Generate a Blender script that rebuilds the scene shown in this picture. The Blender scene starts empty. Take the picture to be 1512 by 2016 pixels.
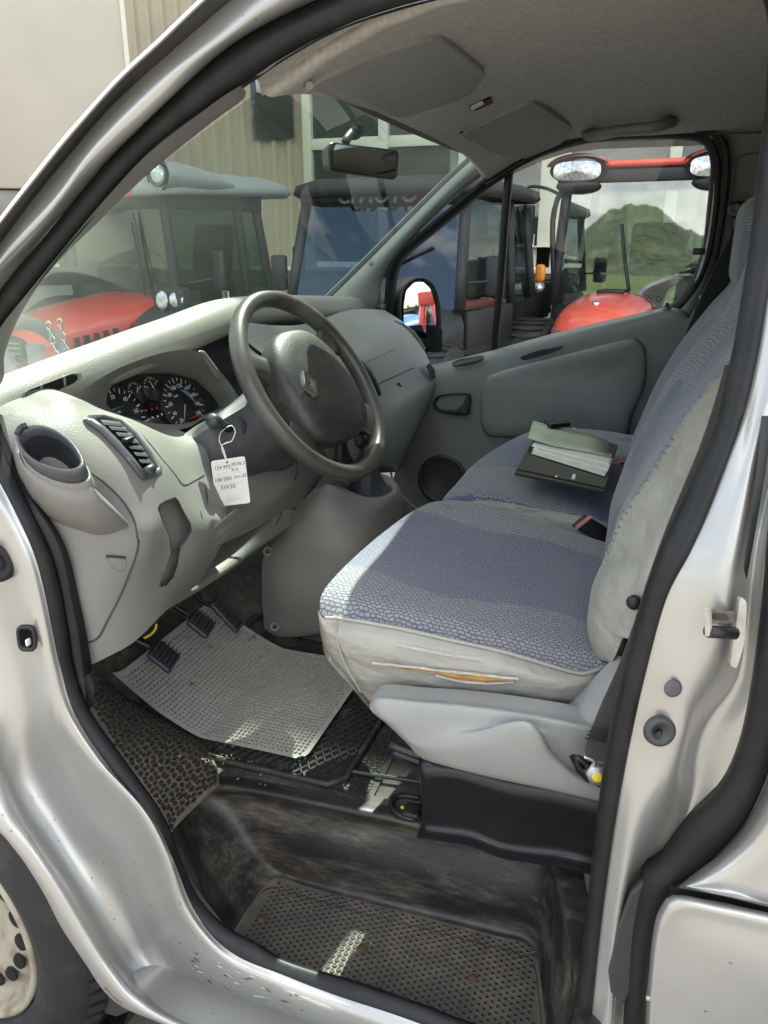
import bpy, bmesh, math, random
from mathutils import Vector, Matrix, geometry
random.seed(7)
rad = math.radians
S = bpy.context.scene
# ---------------------------------------------------------------- camera
YAW, PITCH, FPX = rad(18.5), rad(19.0), 1540.0
CAM = Vector((-1.6, 0.0, 1.45))
FW = Vector((math.cos(YAW)*math.cos(PITCH), math.sin(YAW)*math.cos(PITCH), -math.sin(PITCH)))
RT = Vector((math.sin(YAW), -math.cos(YAW), 0))
UP = RT.cross(FW)
cd = bpy.data.cameras.new('camera'); cam = bpy.data.objects.new('camera', cd)
S.collection.objects.link(cam)
cam.matrix_world = Matrix.Translation(CAM) @ Matrix((RT, UP, -FW)).transposed().to_4x4()
cd.sensor_fit = 'VERTICAL'; cd.sensor_height = 36.0; cd.lens = FPX/2016*36
cd.clip_start = 0.02; cd.clip_end = 3000
S.camera = cam
# ---------------------------------------------------------------- sky, sun, exposure
SUN_EL, SUN_AZ = rad(55.8), rad(14)            # azimuth measured from +X (across the van) towards +Y (its nose)
w = bpy.data.worlds.new('World'); S.world = w; w.use_nodes = True
nt = w.node_tree; nt.nodes.clear()
out = nt.nodes.new('ShaderNodeOutputWorld'); bg = nt.nodes.new('ShaderNodeBackground')
sky = nt.nodes.new('ShaderNodeTexSky'); sky.sky_type = 'NISHITA'; sky.sun_disc = False
sky.sun_elevation = SUN_EL; sky.sun_rotation = math.pi/2 - SUN_AZ
sky.air_density = 1.0; sky.dust_density = 1.5
tc = nt.nodes.new('ShaderNodeTexCoord'); mp = nt.nodes.new('ShaderNodeMapping'); mp.inputs['Scale'].default_value = (1, 1, 2.6)
ns = nt.nodes.new('ShaderNodeTexNoise'); ns.inputs['Scale'].default_value = 2.1; ns.inputs['Detail'].default_value = 8; ns.inputs['Roughness'].default_value = .6
cr = nt.nodes.new('ShaderNodeValToRGB'); cr.color_ramp.elements[0].position = .47; cr.color_ramp.elements[1].position = .62
mx = nt.nodes.new('ShaderNodeMix'); mx.data_type = 'RGBA'
nt.links.new(tc.outputs['Generated'], mp.inputs[0]); nt.links.new(mp.outputs[0], ns.inputs['Vector'])
nt.links.new(ns.outputs['Fac'], cr.inputs[0]); nt.links.new(cr.outputs['Color'], mx.inputs['Factor'])
nt.links.new(sky.outputs[0], mx.inputs['A']); mx.inputs['B'].default_value = (14.5, 14, 13.2, 1)
nt.links.new(mx.outputs['Result'], bg.inputs['Color']); bg.inputs['Strength'].default_value = 0.11
nt.links.new(bg.outputs[0], out.inputs[0])
sl = bpy.data.lights.new('sun', 'SUN'); sl.energy = 5.0; sl.angle = rad(.5); sl.color = (1, .95, .86)
so = bpy.data.objects.new('sun', sl); S.collection.objects.link(so)
SD = Vector((math.cos(SUN_EL)*math.cos(SUN_AZ), math.cos(SUN_EL)*math.sin(SUN_AZ), math.sin(SUN_EL)))
so.rotation_euler = SD.to_track_quat('Z', 'Y').to_euler(); so.location = SD*30
S.view_settings.view_transform = 'Standard'; S.view_settings.look = 'None'
S.view_settings.gamma = 1.0; S.view_settings.use_curve_mapping = False
S.view_settings.exposure = 1.62
S.render.engine = 'CYCLES'; S.cycles.use_denoising = True
S.cycles.max_bounces = 10; S.cycles.transparent_max_bounces = 24; S.cycles.caustics_reflective = False; S.cycles.caustics_refractive = False
S.cycles.sample_clamp_indirect = 8
# ---------------------------------------------------------------- geometry helpers
def at(px, py, x=None, y=None, z=None):
    d = FW + RT*((px-756)/FPX) + UP*((1008-py)/FPX)
    t = (x-CAM.x)/d.x if x is not None else (y-CAM.y)/d.y if y is not None else (z-CAM.z)/d.z
    return CAM + d*t
def xs(z): return -.86 + max(0, z-1.15)*.27          # the near side of the van leans in above the waist
def near(px, py, off=0):
    x = -.85
    for _ in range(8): x = xs(at(px, py, x=x).z) + off
    return at(px, py, x=x)
def xf(z): return .80 - max(0, z-1.1)*.26            # far side
def far(px, py, off=0):
    x = .75
    for _ in range(8): x = xf(at(px, py, x=x).z) + off
    return at(px, py, x=x)
def solve(px, py, fn, lo=.3, hi=4.5):                # first hit of the ray on z = fn(x, y) seen from below
    d = FW + RT*((px-756)/FPX) + UP*((1008-py)/FPX)
    t = lo
    while t < hi:
        p = CAM + d*t
        if abs(p.x) < .78 and p.z > fn(p.x, p.y): break
        t += .002
    return CAM + d*t
def P(l, x=None, y=None, z=None):
    return [at(q[0], q[1], x=(q[2] if len(q) > 2 else x) if y is None and z is None else None, y=y, z=z) for q in l]
def N(l, off=0): return [near(q[0], q[1], q[2] if len(q) > 2 else off) for q in l]
def cat(a, b, c, d, t):
    return .5*((2*b) + (c-a)*t + (2*a-5*b+4*c-d)*t*t + (3*b-a-3*c+d)*t**3)
def dense(p, k=8, closed=False):
    n = len(p); o = []
    if n == 2 and not closed: return [p[0].lerp(p[1], i/k) for i in range(k+1)]
    for i in range(n if closed else n-1):
        if closed: a, b, c, d = p[i-1], p[i], p[(i+1) % n], p[(i+2) % n]
        else:
            b, c = p[i], p[i+1]; a = p[i-1] if i else b*2-c; d = p[i+2] if i+2 < n else c*2-b
        o += [cat(a, b, c, d, j/k) for j in range(k)]
    if not closed: o.append(p[-1].copy())
    return o
def resample(p, n, closed=False):
    q = dense([Vector(v) for v in p], 8, closed)
    if closed: q.append(q[0].copy())
    L = [0]
    for a, b in zip(q, q[1:]): L.append(L[-1]+(b-a).length)
    o = []; j = 0; m = n if closed else n-1
    for i in range(n):
        s = L[-1]*i/m
        while j < len(L)-2 and L[j+1] < s: j += 1
        e = L[j+1]-L[j]
        o.append(q[j].lerp(q[j+1], (s-L[j])/e if e > 1e-9 else 0))
    return o
C = S.collection
INV = {}
def par(o, p):
    if p is not None:
        o.parent = p
        if p.name in INV: o.matrix_parent_inverse = INV[p.name]
    return o
def obj(name, vs, fs, m, parent=None, smooth=True):
    me = bpy.data.meshes.new(name); me.from_pydata([tuple(v) for v in vs], [], fs); me.update()
    if m is not None: me.materials.append(m)
    if smooth:
        me.polygons.foreach_set('use_smooth', [True]*len(me.polygons))
    o = bpy.data.objects.new(name, me); C.objects.link(o)
    return par(o, parent)
def bmobj(name, bm, m, parent=None, smooth=True):
    bmesh.ops.recalc_face_normals(bm, faces=bm.faces[:])
    me = bpy.data.meshes.new(name); bm.to_mesh(me); bm.free()
    if m is not None: me.materials.append(m)
    if smooth: me.polygons.foreach_set('use_smooth', [True]*len(me.polygons))
    o = bpy.data.objects.new(name, me); C.objects.link(o)
    return par(o, parent)
def edgesplit(o, a=35):
    m = o.modifiers.new('edges', 'EDGE_SPLIT'); m.split_angle = rad(a); return o
def solid(o, t, off=-1):
    m = o.modifiers.new('thickness', 'SOLIDIFY'); m.thickness = t; m.offset = off; return o
def bevel(o, wd, seg=2, a=30):
    m = o.modifiers.new('bevel', 'BEVEL'); m.width = wd; m.segments = seg; m.limit_method = 'ANGLE'; m.angle_limit = rad(a)
    m.harden_normals = False
    return o
def sub(o, l=2):
    m = o.modifiers.new('smooth', 'SUBSURF'); m.levels = l; m.render_levels = l; return o
def grid(name, rows, m, parent=None, cu=False, cv=False, smooth=True):
    r, c = len(rows), len(rows[0]); vs = [v for q in rows for v in q]; fs = []
    for i in range(r if cu else r-1):
        for j in range(c if cv else c-1):
            i2, j2 = (i+1) % r, (j+1) % c
            fs.append((i*c+j, i*c+j2, i2*c+j2, i2*c+j))
    return obj(name, vs, fs, m, parent, smooth)
def loft(name, lines, m, parent=None, n=40, k=4, closed=False, smooth=True):
    if len({len(l) for l in lines}) == 1 and not closed and len(lines[0]) > 2:
        kk = max(2, round(n/(len(lines[0])-1))); L = [dense([Vector(v) for v in l], kk) for l in lines]; n = len(L[0])
    else: L = [resample(l, n, closed) for l in lines]
    rows = []
    cols = [dense([l[i] for l in L], k) for i in range(n)]
    rows = [[c[j] for c in cols] for j in range(len(cols[0]))]
    return grid(name, rows, m, parent, cv=closed, smooth=smooth)
def strip(name, A, B, m, parent=None, n=60, bulge=(-1, 0, 0), h=.5, seg=7, closed=False, back=True, match=False):
    a, b = resample(A, n, closed), resample(B, n, closed)
    if match:                                            # pair every outer point with the nearest inner one
        bd_ = dense([Vector(v) for v in B], 24, closed); b = [min(bd_, key=lambda v: (v-p).length_squared) for p in a]
    bv = Vector(bulge).normalized(); rows = []
    for p, q in zip(a, b):
        w_ = (q-p).length; r = []
        for i in range(seg+1):
            t = math.pi*i/seg
            r.append(p.lerp(q, .5-.5*math.cos(t)) + bv*math.sin(t)*w_*h)
        if back: r += [q - bv*w_*.3, p - bv*w_*.3]
        rows.append(r)
    return grid(name, rows, m, parent, cu=closed, cv=back)
def frame(d, up=None):
    d = Vector(d).normalized(); u = Vector(up or (0, 0, 1))
    if abs(d.dot(u)) > .98: u = Vector((0, 1, 0))
    s = d.cross(u).normalized(); return s, s.cross(d)
def tube(name, pts, r, m, parent=None, seg=8, n=None, closed=False, flat=1.0, up=None):
    p = resample(pts, n or max(6, len(pts)*5), closed) if n != 0 else [Vector(v) for v in pts]
    rows = []; N_ = len(p)
    for i in range(N_):
        a = p[i-1] if (i or closed) else p[0]; b = p[(i+1) % N_] if (i < N_-1 or closed) else p[-1]
        s, u = frame(b-a, up)
        rr = r if not callable(r) else r(i/(N_-1))
        rows.append([p[i] + s*math.cos(2*math.pi*j/seg)*rr + u*math.sin(2*math.pi*j/seg)*rr*flat for j in range(seg)])
    o = grid(name, rows, m, parent, cu=closed, cv=True)
    if not closed:
        bm = bmesh.new(); bm.from_mesh(o.data); bm.verts.ensure_lookup_table()
        bm.faces.new([bm.verts[j] for j in range(seg)][::-1]); bm.faces.new([bm.verts[(N_-1)*seg+j] for j in range(seg)])
        bm.to_mesh(o.data); bm.free()
    return o
def lathe(name, prof, org, axis, m, parent=None, seg=32, up=None, cap=True):
    d = Vector(axis).normalized(); s, u = frame(d, up); org = Vector(org)
    rows = [[org + d*h + (s*math.cos(2*math.pi*j/seg)+u*math.sin(2*math.pi*j/seg))*r for j in range(seg)] for r, h in prof]
    return grid(name, rows, m, parent, cv=True)
def rbox(name, c, size, m, parent=None, bev=.004, rot=None, seg=2):
    bm = bmesh.new(); bmesh.ops.create_cube(bm, size=1)
    M = (Matrix.Translation(Vector(c)) @ (rot.to_4x4() if rot else Matrix()) )
    for v in bm.verts: v.co = Vector((v.co.x*size[0], v.co.y*size[1], v.co.z*size[2]))
    if bev: bmesh.ops.bevel(bm, geom=bm.edges[:], offset=min(bev, min(size)*.48), segments=seg, affect='EDGES', profile=.5)
    bmesh.ops.transform(bm, matrix=M, verts=bm.verts)
    return edgesplit(bmobj(name, bm, m, parent), 40)
def hull4(name, a, b, m, parent=None, bev=0):          # prism between two equal outlines
    n = len(a); vs = list(a)+list(b)
    fs = [tuple(range(n))[::-1], tuple(range(n, 2*n))]+[(i, (i+1) % n, n+(i+1) % n, n+i) for i in range(n)]
    o = obj(name, vs, fs, m, parent, smooth=False)
    bm = bmesh.new(); bm.from_mesh(o.data); bmesh.ops.recalc_face_normals(bm, faces=bm.faces[:]); bm.to_mesh(o.data); bm.free()
    if bev: bevel(o, bev)
    return o
def prism(name, pts, vec, m, parent=None, bev=0):
    v = Vector(vec); return hull4(name, [Vector(p) for p in pts], [Vector(p)+v for p in pts], m, parent, bev)
def roundpoly(pts, r, seg=4):                           # rounds the corners of a 3D polygon
    o = []; n = len(pts)
    for i in range(n):
        a, b, c = Vector(pts[i-1]), Vector(pts[i]), Vector(pts[(i+1) % n])
        u, v = (a-b), (c-b); q = min(r, u.length*.48, v.length*.48)
        p0, p1 = b+u.normalized()*q, b+v.normalized()*q
        for k in range(seg+1):
            t = k/seg; o.append(p0*(1-t)**2 + b*2*t*(1-t) + p1*t*t)
    return o
def text(name, s, size, M, m, parent=None, ext=.0008, align='CENTER', shear=0, bold=0):
    cu = bpy.data.curves.new(name, 'FONT'); cu.body = s; cu.size = size; cu.extrude = ext; cu.align_x = align; cu.align_y = 'CENTER'
    cu.shear = shear; cu.offset = bold; cu.resolution_u = 3
    if m is not None: cu.materials.append(m)
    o = bpy.data.objects.new(name, cu); C.objects.link(o); o.matrix_world = M
    if parent is not None:
        o.parent = parent; o.matrix_parent_inverse = INV.get(parent.name, Matrix())
    return o
def facing(o, xdir, ydir):                              # matrix whose x and y axes run along the given directions
    x = Vector(xdir).normalized(); z = x.cross(Vector(ydir)).normalized(); y = z.cross(x)
    return Matrix.Translation(Vector(o)) @ Matrix((x, y, z)).transposed().to_4x4()
def thing(name, label, cat_, loc=(0, 0, 0), rz=0, group=None, world=False):
    o = bpy.data.objects.new(name, None); C.objects.link(o); o.location = loc; o.rotation_euler = (0, 0, rz)
    o.empty_display_size = .1; o['label'] = label; o['category'] = cat_
    if group: o['group'] = group
    if world: INV[o.name] = (Matrix.Translation(Vector(loc)) @ Matrix.Rotation(rz, 4, 'Z')).inverted()
    return o
def tag(o, label=None, cat_=None, group=None, kind=None):
    if label: o['label'] = label
    if cat_: o['category'] = cat_
    if group: o['group'] = group
    if kind: o['kind'] = kind
    return o
from mathutils.bvhtree import BVHTree
TREES = {}
def hit(o, px, py, d=0):                                  # point of a built surface under a pixel, lifted by d along its normal
    if o.name not in TREES: TREES[o.name] = BVHTree.FromPolygons([v.co.copy() for v in o.data.vertices], [tuple(p.vertices) for p in o.data.polygons])
    dr = (FW+RT*((px-756)/FPX)+UP*((1008-py)/FPX)).normalized(); loc, nor, i, t = TREES[o.name].ray_cast(CAM, dr)
    if loc is None: return None
    if nor.dot(dr) > 0: nor = -nor
    return loc+nor*d
def twin(o, parent, M=None):
    c = o.copy(); C.objects.link(c); par(c, parent)
    if M is not None: c.matrix_basis = M
    return c
def cutout(o, cutters):                                 # real openings: subtract, then keep only the result
    for c in cutters:
        m = o.modifiers.new('cut', 'BOOLEAN'); m.operation = 'DIFFERENCE'; m.object = c; m.solver = 'EXACT'
    bpy.context.view_layer.update()
    dg = bpy.context.evaluated_depsgraph_get(); me = bpy.data.meshes.new_from_object(o.evaluated_get(dg))
    o.modifiers.clear(); old = o.data; o.data = me; bpy.data.meshes.remove(old)
    for c in cutters: bpy.data.objects.remove(c, do_unlink=True)
    return o
# ---------------------------------------------------------------- materials
def nodes(name):
    m = bpy.data.materials.new(name); m.use_nodes = True; n = m.node_tree
    return m, n, n.nodes['Principled BSDF'], n.nodes['Material Output']
def tex(n, kind, scale, detail=3, coord='Object', **kw):
    t = n.nodes.new('ShaderNodeTex'+kind)
    t.inputs['Scale'].default_value = scale
    if 'Detail' in t.inputs: t.inputs['Detail'].default_value = detail
    c = n.nodes.new('ShaderNodeTexCoord'); mp_ = n.nodes.new('ShaderNodeMapping')
    mp_.inputs['Scale'].default_value = kw.get('stretch', (1, 1, 1)); mp_.inputs['Rotation'].default_value = kw.get('rot', (0, 0, 0))
    n.links.new(c.outputs[coord], mp_.inputs[0]); n.links.new(mp_.outputs[0], t.inputs['Vector'])
    return t
def ramp(n, src, stops):
    r = n.nodes.new('ShaderNodeValToRGB'); e = r.color_ramp.elements
    while len(e) < len(stops): e.new(.5)
    for i, (p, c) in enumerate(stops):
        e[i].position = p; e[i].color = (*c, 1) if len(c) == 3 else c
    n.links.new(src, r.inputs[0]); return r.outputs['Color']
def mix(n, fac, a, b, mode='MIX'):
    m = n.nodes.new('ShaderNodeMix'); m.data_type = 'RGBA'; m.blend_type = mode
    for s, v in (('Factor', fac), ('A', a), ('B', b)):
        if isinstance(v, (int, float)): m.inputs[s].default_value = v
        elif isinstance(v, tuple): m.inputs[s].default_value = (*v, 1)
        else: n.links.new(v, m.inputs[s])
    return m.outputs['Result']
def bump(n, b, src, strength, dist=.002):
    k = n.nodes.new('ShaderNodeBump'); k.inputs['Strength'].default_value = strength; k.inputs['Distance'].default_value = dist
    n.links.new(src, k.inputs['Height']); n.links.new(k.outputs[0], b.inputs['Normal']); return k
def mat(name, col, rough=.5, metal=0, var=.12, vs=8, grain=0, gs=600, coat=0, dirt=None, spec=.5):
    m, n, b, o = nodes(name)
    t = tex(n, 'Noise', vs, 5); k = 1-var
    c = ramp(n, t.outputs['Fac'], [(.3, tuple(q*k for q in col)), (.7, tuple(min(1, q*(1+var)) for q in col))])
    if dirt:                                            # (colour, scale, threshold, amount)
        d = tex(n, 'Noise', dirt[1], 9); d.inputs['Roughness'].default_value = .65
        f = ramp(n, d.outputs['Fac'], [(dirt[2], (0, 0, 0)), (min(1, dirt[2]+.18), (dirt[3],)*3)])
        c = mix(n, f, c, dirt[0])
    n.links.new(c, b.inputs['Base Color']); b.inputs['Roughness'].default_value = rough; b.inputs['Metallic'].default_value = metal
    b.inputs['Coat Weight'].default_value = coat; b.inputs['Coat Roughness'].default_value = .08; b.inputs['Specular IOR Level'].default_value = spec
    if grain:
        g = tex(n, 'Noise', gs, 2); bump(n, b, g.outputs['Fac'], grain, .001)
    return m
def glassmat(name, tint, refl=.08, dust=0.0, dcol=(.7, .72, .66)):
    m = bpy.data.materials.new(name); m.use_nodes = True; n = m.node_tree; n.nodes.clear()
    o = n.nodes.new('ShaderNodeOutputMaterial'); tr = n.nodes.new('ShaderNodeBsdfTransparent'); tr.inputs[0].default_value = (*tint, 1)
    gl = n.nodes.new('ShaderNodeBsdfGlossy'); gl.inputs['Roughness'].default_value = .02
    lw = n.nodes.new('ShaderNodeLayerWeight'); pw = n.nodes.new('ShaderNodeMath'); pw.operation = 'POWER'; pw.inputs[1].default_value = 5
    n.links.new(lw.outputs['Facing'], pw.inputs[0])
    mu = n.nodes.new('ShaderNodeMath'); mu.operation = 'MULTIPLY_ADD'; mu.inputs[1].default_value = .9; mu.inputs[2].default_value = .05+refl
    n.links.new(pw.outputs[0], mu.inputs[0])
    a = n.nodes.new('ShaderNodeMixShader'); n.links.new(mu.outputs[0], a.inputs[0]); n.links.new(tr.outputs[0], a.inputs[1]); n.links.new(gl.outputs[0], a.inputs[2])
    res = a.outputs[0]
    if dust:
        df = n.nodes.new('ShaderNodeBsdfDiffuse'); df.inputs[0].default_value = (*dcol, 1)
        tlu = n.nodes.new('ShaderNodeBsdfTranslucent'); tlu.inputs[0].default_value = (*dcol, 1)
        ad = n.nodes.new('ShaderNodeMixShader'); n.links.new(df.outputs[0], ad.inputs[1]); n.links.new(tlu.outputs[0], ad.inputs[2])
        t = tex(n, 'Noise', 6, 8); sp = tex(n, 'Noise', 260, 2)
        f = n.nodes.new('ShaderNodeMapRange'); f.inputs[1].default_value = .3; f.inputs[2].default_value = .8; f.inputs[3].default_value = dust*.4; f.inputs[4].default_value = dust*1.6
        n.links.new(t.outputs['Fac'], f.inputs[0])
        f2 = n.nodes.new('ShaderNodeMapRange'); f2.inputs[1].default_value = .72; f2.inputs[2].default_value = .8; f2.inputs[3].default_value = 0; f2.inputs[4].default_value = .5
        n.links.new(sp.outputs['Fac'], f2.inputs[0])
        s_ = n.nodes.new('ShaderNodeMath'); s_.operation = 'ADD'; n.links.new(f.outputs[0], s_.inputs[0]); n.links.new(f2.outputs[0], s_.inputs[1])
        b = n.nodes.new('ShaderNodeMixShader'); n.links.new(s_.outputs[0], b.inputs[0]); n.links.new(res, b.inputs[1]); n.links.new(ad.outputs[0], b.inputs[2]); res = b.outputs[0]
    n.links.new(res, o.inputs[0]); return m
def fabric(name, axes, blue=(.078, .098, .172), light=(.34, .315, .295), centre=None):
    m, n, b, o = nodes(name)
    c = n.nodes.new('ShaderNodeTexCoord'); sp = n.nodes.new('ShaderNodeSeparateXYZ'); cb = n.nodes.new('ShaderNodeCombineXYZ')
    n.links.new(c.outputs['Object'], sp.inputs[0])
    n.links.new(sp.outputs[axes[0]], cb.inputs[0]); n.links.new(sp.outputs[axes[1]], cb.inputs[1])
    wv = n.nodes.new('ShaderNodeTexNoise'); wv.inputs['Scale'].default_value = 26; wv.inputs['Detail'].default_value = 2
    n.links.new(cb.outputs[0], wv.inputs['Vector'])
    vm = n.nodes.new('ShaderNodeVectorMath'); vm.operation = 'MULTIPLY_ADD'; vm.inputs[1].default_value = (.010, .016, 0)
    w2 = n.nodes.new('ShaderNodeTexNoise'); w2.inputs['Scale'].default_value = 95; w2.inputs['Detail'].default_value = 1
    n.links.new(cb.outputs[0], w2.inputs['Vector']); v2 = n.nodes.new('ShaderNodeVectorMath'); v2.operation = 'MULTIPLY_ADD'; v2.inputs[1].default_value = (.006, .006, 0)
    n.links.new(w2.outputs['Color'], v2.inputs[0]); n.links.new(cb.outputs[0], v2.inputs[2])
    n.links.new(wv.outputs['Color'], vm.inputs[0]); n.links.new(v2.outputs[0], vm.inputs[2])
    def bricks(w_, h_, mort):
        k = n.nodes.new('ShaderNodeTexBrick'); k.inputs['Scale'].default_value = 1
        k.inputs['Brick Width'].default_value = w_; k.inputs['Row Height'].default_value = h_; k.inputs['Mortar Size'].default_value = mort
        k.inputs['Mortar Smooth'].default_value = .3
        k.inputs['Color1'].default_value = (*light, 1); k.inputs['Color2'].default_value = (*[q*.86 for q in light], 1); k.inputs['Mortar'].default_value = (*blue, 1)
        n.links.new(vm.outputs[0], k.inputs['Vector']); return k
    k1 = bricks(.0088, .0057, .0012); k2 = bricks(.013, .0044, .0019)
    z = tex(n, 'Noise', 5.5, 2); zone = ramp(n, z.outputs['Fac'], [(.47, (0, 0, 0)), (.5, (1, 1, 1))])
    if centre is not None:                               # plainer weave down the middle of the cushion, bold cells along its edges
        ab = n.nodes.new('ShaderNodeMath'); ab.operation = 'SUBTRACT'; ab.inputs[1].default_value = centre; n.links.new(sp.outputs[0], ab.inputs[0])
        aa = n.nodes.new('ShaderNodeMath'); aa.operation = 'ABSOLUTE'; n.links.new(ab.outputs[0], aa.inputs[0])
        sm = n.nodes.new('ShaderNodeMath'); sm.operation = 'MULTIPLY_ADD'; sm.inputs[1].default_value = .12; n.links.new(z.outputs['Fac'], sm.inputs[0]); n.links.new(aa.outputs[0], sm.inputs[2])
        zone = ramp(n, sm.outputs[0], [(.185, (1, 1, 1)), (.195, (0, 0, 0))])
    col = mix(n, zone, k1.outputs['Color'], k2.outputs['Color'])
    v = n.nodes.new('ShaderNodeTexVoronoi'); v.inputs['Scale'].default_value = 9; n.links.new(vm.outputs[0], v.inputs['Vector'])
    leaf = ramp(n, v.outputs['Color'], [(.16, (1, 1, 1)), (.17, (0, 0, 0))])
    col = mix(n, leaf, col, tuple(q*1.1 for q in blue))
    st = tex(n, 'Noise', 4, 6); col = mix(n, .3, col, mix(n, ramp(n, st.outputs['Fac'], [(.35, (0, 0, 0)), (.7, (1, 1, 1))]), col, (.20, .20, .22)))
    n.links.new(col, b.inputs['Base Color']); b.inputs['Roughness'].default_value = .9
    b.inputs['Sheen Weight'].default_value = .25; b.inputs['Sheen Roughness'].default_value = .4
    g = tex(n, 'Noise', 900, 2); bump(n, b, g.outputs['Fac'], .4, .001)
    return m
def vin(name):                                           # worn, stained seat vinyl
    m, n, b, o = nodes(name)
    t = tex(n, 'Noise', 5, 7, stretch=(1, 1, 2.5)); c = ramp(n, t.outputs['Fac'], [(.3, (.29, .28, .25)), (.55, (.345, .335, .30)), (.8, (.38, .37, .335))])
    t2 = tex(n, 'Noise', 3, 4); f = ramp(n, t2.outputs['Fac'], [(.54, (0, 0, 0)), (.72, (.6, .6, .6))]); c = mix(n, f, c, (.25, .21, .14))
    n.links.new(c, b.inputs['Base Color']); b.inputs['Roughness'].default_value = .48
    g = tex(n, 'Noise', 9, 4, stretch=(1, 1, 2)); bump(n, b, g.outputs['Fac'], .6, .03)
    return m
def dirty(name, base, dust, lo=.45, hi=.75, amt=.7, rough=.6, scale=9, stretch=(1, 1, 1), grain=.2, gs=300):
    m, n, b, o = nodes(name)
    t = tex(n, 'Noise', scale, 10, stretch=stretch); t.inputs['Roughness'].default_value = .7
    f = ramp(n, t.outputs['Fac'], [(lo, (0, 0, 0)), (hi, (amt, amt, amt))])
    t2 = tex(n, 'Noise', scale*7, 6, stretch=stretch); f2 = ramp(n, t2.outputs['Fac'], [(.4, (.35, .35, .35)), (.7, (1, 1, 1))])
    c = mix(n, mix(n, 1.0, f, f2, 'MULTIPLY'), base, dust)
    n.links.new(c, b.inputs['Base Color']); b.inputs['Roughness'].default_value = rough
    g = tex(n, 'Noise', gs, 3); bump(n, b, g.outputs['Fac'], grain, .002)
    return m
M = {}
def silverpaint():
    m, n, b, o = nodes('silver_paint')
    t = tex(n, 'Noise', 4, 6); c = ramp(n, t.outputs['Fac'], [(.3, (.41, .406, .39)), (.7, (.49, .485, .465))])
    g = tex(n, 'Noise', 3.2, 10); g.inputs['Roughness'].default_value = .7
    f = ramp(n, g.outputs['Fac'], [(.56, (0, 0, 0)), (.72, (.35, .35, .35))]); c = mix(n, f, c, (.27, .25, .21))
    k = tex(n, 'Noise', 120, 3); f2 = ramp(n, k.outputs['Fac'], [(.735, (0, 0, 0)), (.76, (.8, .8, .8))]); c = mix(n, f2, c, (.10, .085, .07))
    st = tex(n, 'Noise', 30, 4, stretch=(.12, 1.6, .25), rot=(.6, 0, 0)); f3 = ramp(n, st.outputs['Fac'], [(.70, (0, 0, 0)), (.76, (.35, .35, .35))]); c = mix(n, f3, c, (.75, .75, .73))
    n.links.new(c, b.inputs['Base Color']); b.inputs['Metallic'].default_value = .60; b.inputs['Coat Weight'].default_value = .4; b.inputs['Coat Roughness'].default_value = .06
    r = ramp(n, g.outputs['Fac'], [(.45, (.31, .31, .31)), (.75, (.5, .5, .5))]); n.links.new(r, b.inputs['Roughness'])
    w_ = tex(n, 'Noise', 7, 3); bump(n, b, w_.outputs['Fac'], .10, .02)
    return m
M['silver'] = silverpaint()
M['gutter'] = mat('gutter_rubber', (.045, .04, .038), .38, 0, .15)
M['chrome'] = mat('bright_metal', (.8, .8, .8), .15, 1, .03)
M['zinc'] = mat('zinc_plated_steel', (.46, .46, .45), .38, .85, .2, 60, dirt=((.22, .17, .12), 90, .6, .5))
M['seal'] = mat('door_seal_rubber', (.013, .0135, .015), .45, 0, .25, 30, dirt=((.07, .065, .055), 25, .6, .5), spec=.3)
M['grey'] = mat('grey_dash_plastic', (.20, .196, .183), .50, 0, .08, 6, grain=.45, gs=420, dirt=((.16, .14, .105), 5, .56, .55))
M['grey2'] = mat('cool_grey_plastic', (.24, .243, .235), .48, 0, .08, 6, grain=.45, gs=420)
M['ridge'] = mat('grained_dash_top', (.23, .222, .20), .55, 0, .08, 10, grain=.9, gs=500)
M['door'] = mat('grey_door_plastic', (.205, .213, .203), .42, 0, .08, 6, grain=.45, gs=420)
M['liner'] = mat('felt_headliner', (.45, .43, .40), .95, 0, .16, 120, grain=.5, gs=500)
M['liner2'] = mat('visor_vinyl', (.30, .295, .285), .8, 0, .05, 40)
M['dark'] = mat('charcoal_plastic', (.04, .041, .046), .42, 0, .12, 20, grain=.2)
M['shroud'] = mat('dark_column_plastic', (.075, .077, .087), .45, 0, .08, 20, grain=.25)
M['black'] = mat('black_plastic', (.012, .012, .013), .45, 0, .1)
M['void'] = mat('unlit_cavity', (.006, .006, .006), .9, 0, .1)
M['gloss'] = mat('gloss_black', (.008, .008, .009), .12, 0, .1)
M['wheelrim'] = mat('worn_wheel_rim', (.055, .052, .048), .36, 0, .35, 9, grain=.2, gs=500, dirt=((.20, .185, .145), 11, .54, .6))
M['airbag'] = dirty('worn_airbag_cover', (.030, .029, .030), (.15, .135, .10), .46, .78, .7, .45, 22, grain=.4, gs=500)
M['lens'] = glassmat('clear_cluster_lens', (.95, .95, .97), .02)
M['white'] = mat('white_paint', (.75, .75, .73), .5, 0, .05)
M['mark'] = mat('pale_dial_marks', (.75, .76, .72), .6, 0, .02)
M['red'] = mat('red_print', (.6, .03, .03), .5, 0, .05)
M['vinyl'] = vin('worn_seat_vinyl')
M['skirt'] = mat('pale_seat_skirt', (.30, .305, .30), .42, 0, .07, 7, grain=.45, gs=420, dirt=((.33, .30, .24), 6, .6, .35))
M['cushion'] = fabric('woven_seat_fabric_driver', (1, 0), centre=-.40); M['cushion2'] = fabric('woven_seat_fabric_passenger', (1, 0), light=(.29, .275, .26), centre=.3); M['back'] = fabric('woven_seat_fabric_upright', (0, 2), light=(.30, .28, .265))
M['foam'] = mat('exposed_seat_foam', (.40, .23, .075), .95, 0, .25, 60, grain=.8, gs=200)
M['belt'] = mat('seat_belt_webbing', (.017, .017, .018), .8, 0, .2, 300, grain=.6, gs=900)
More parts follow.
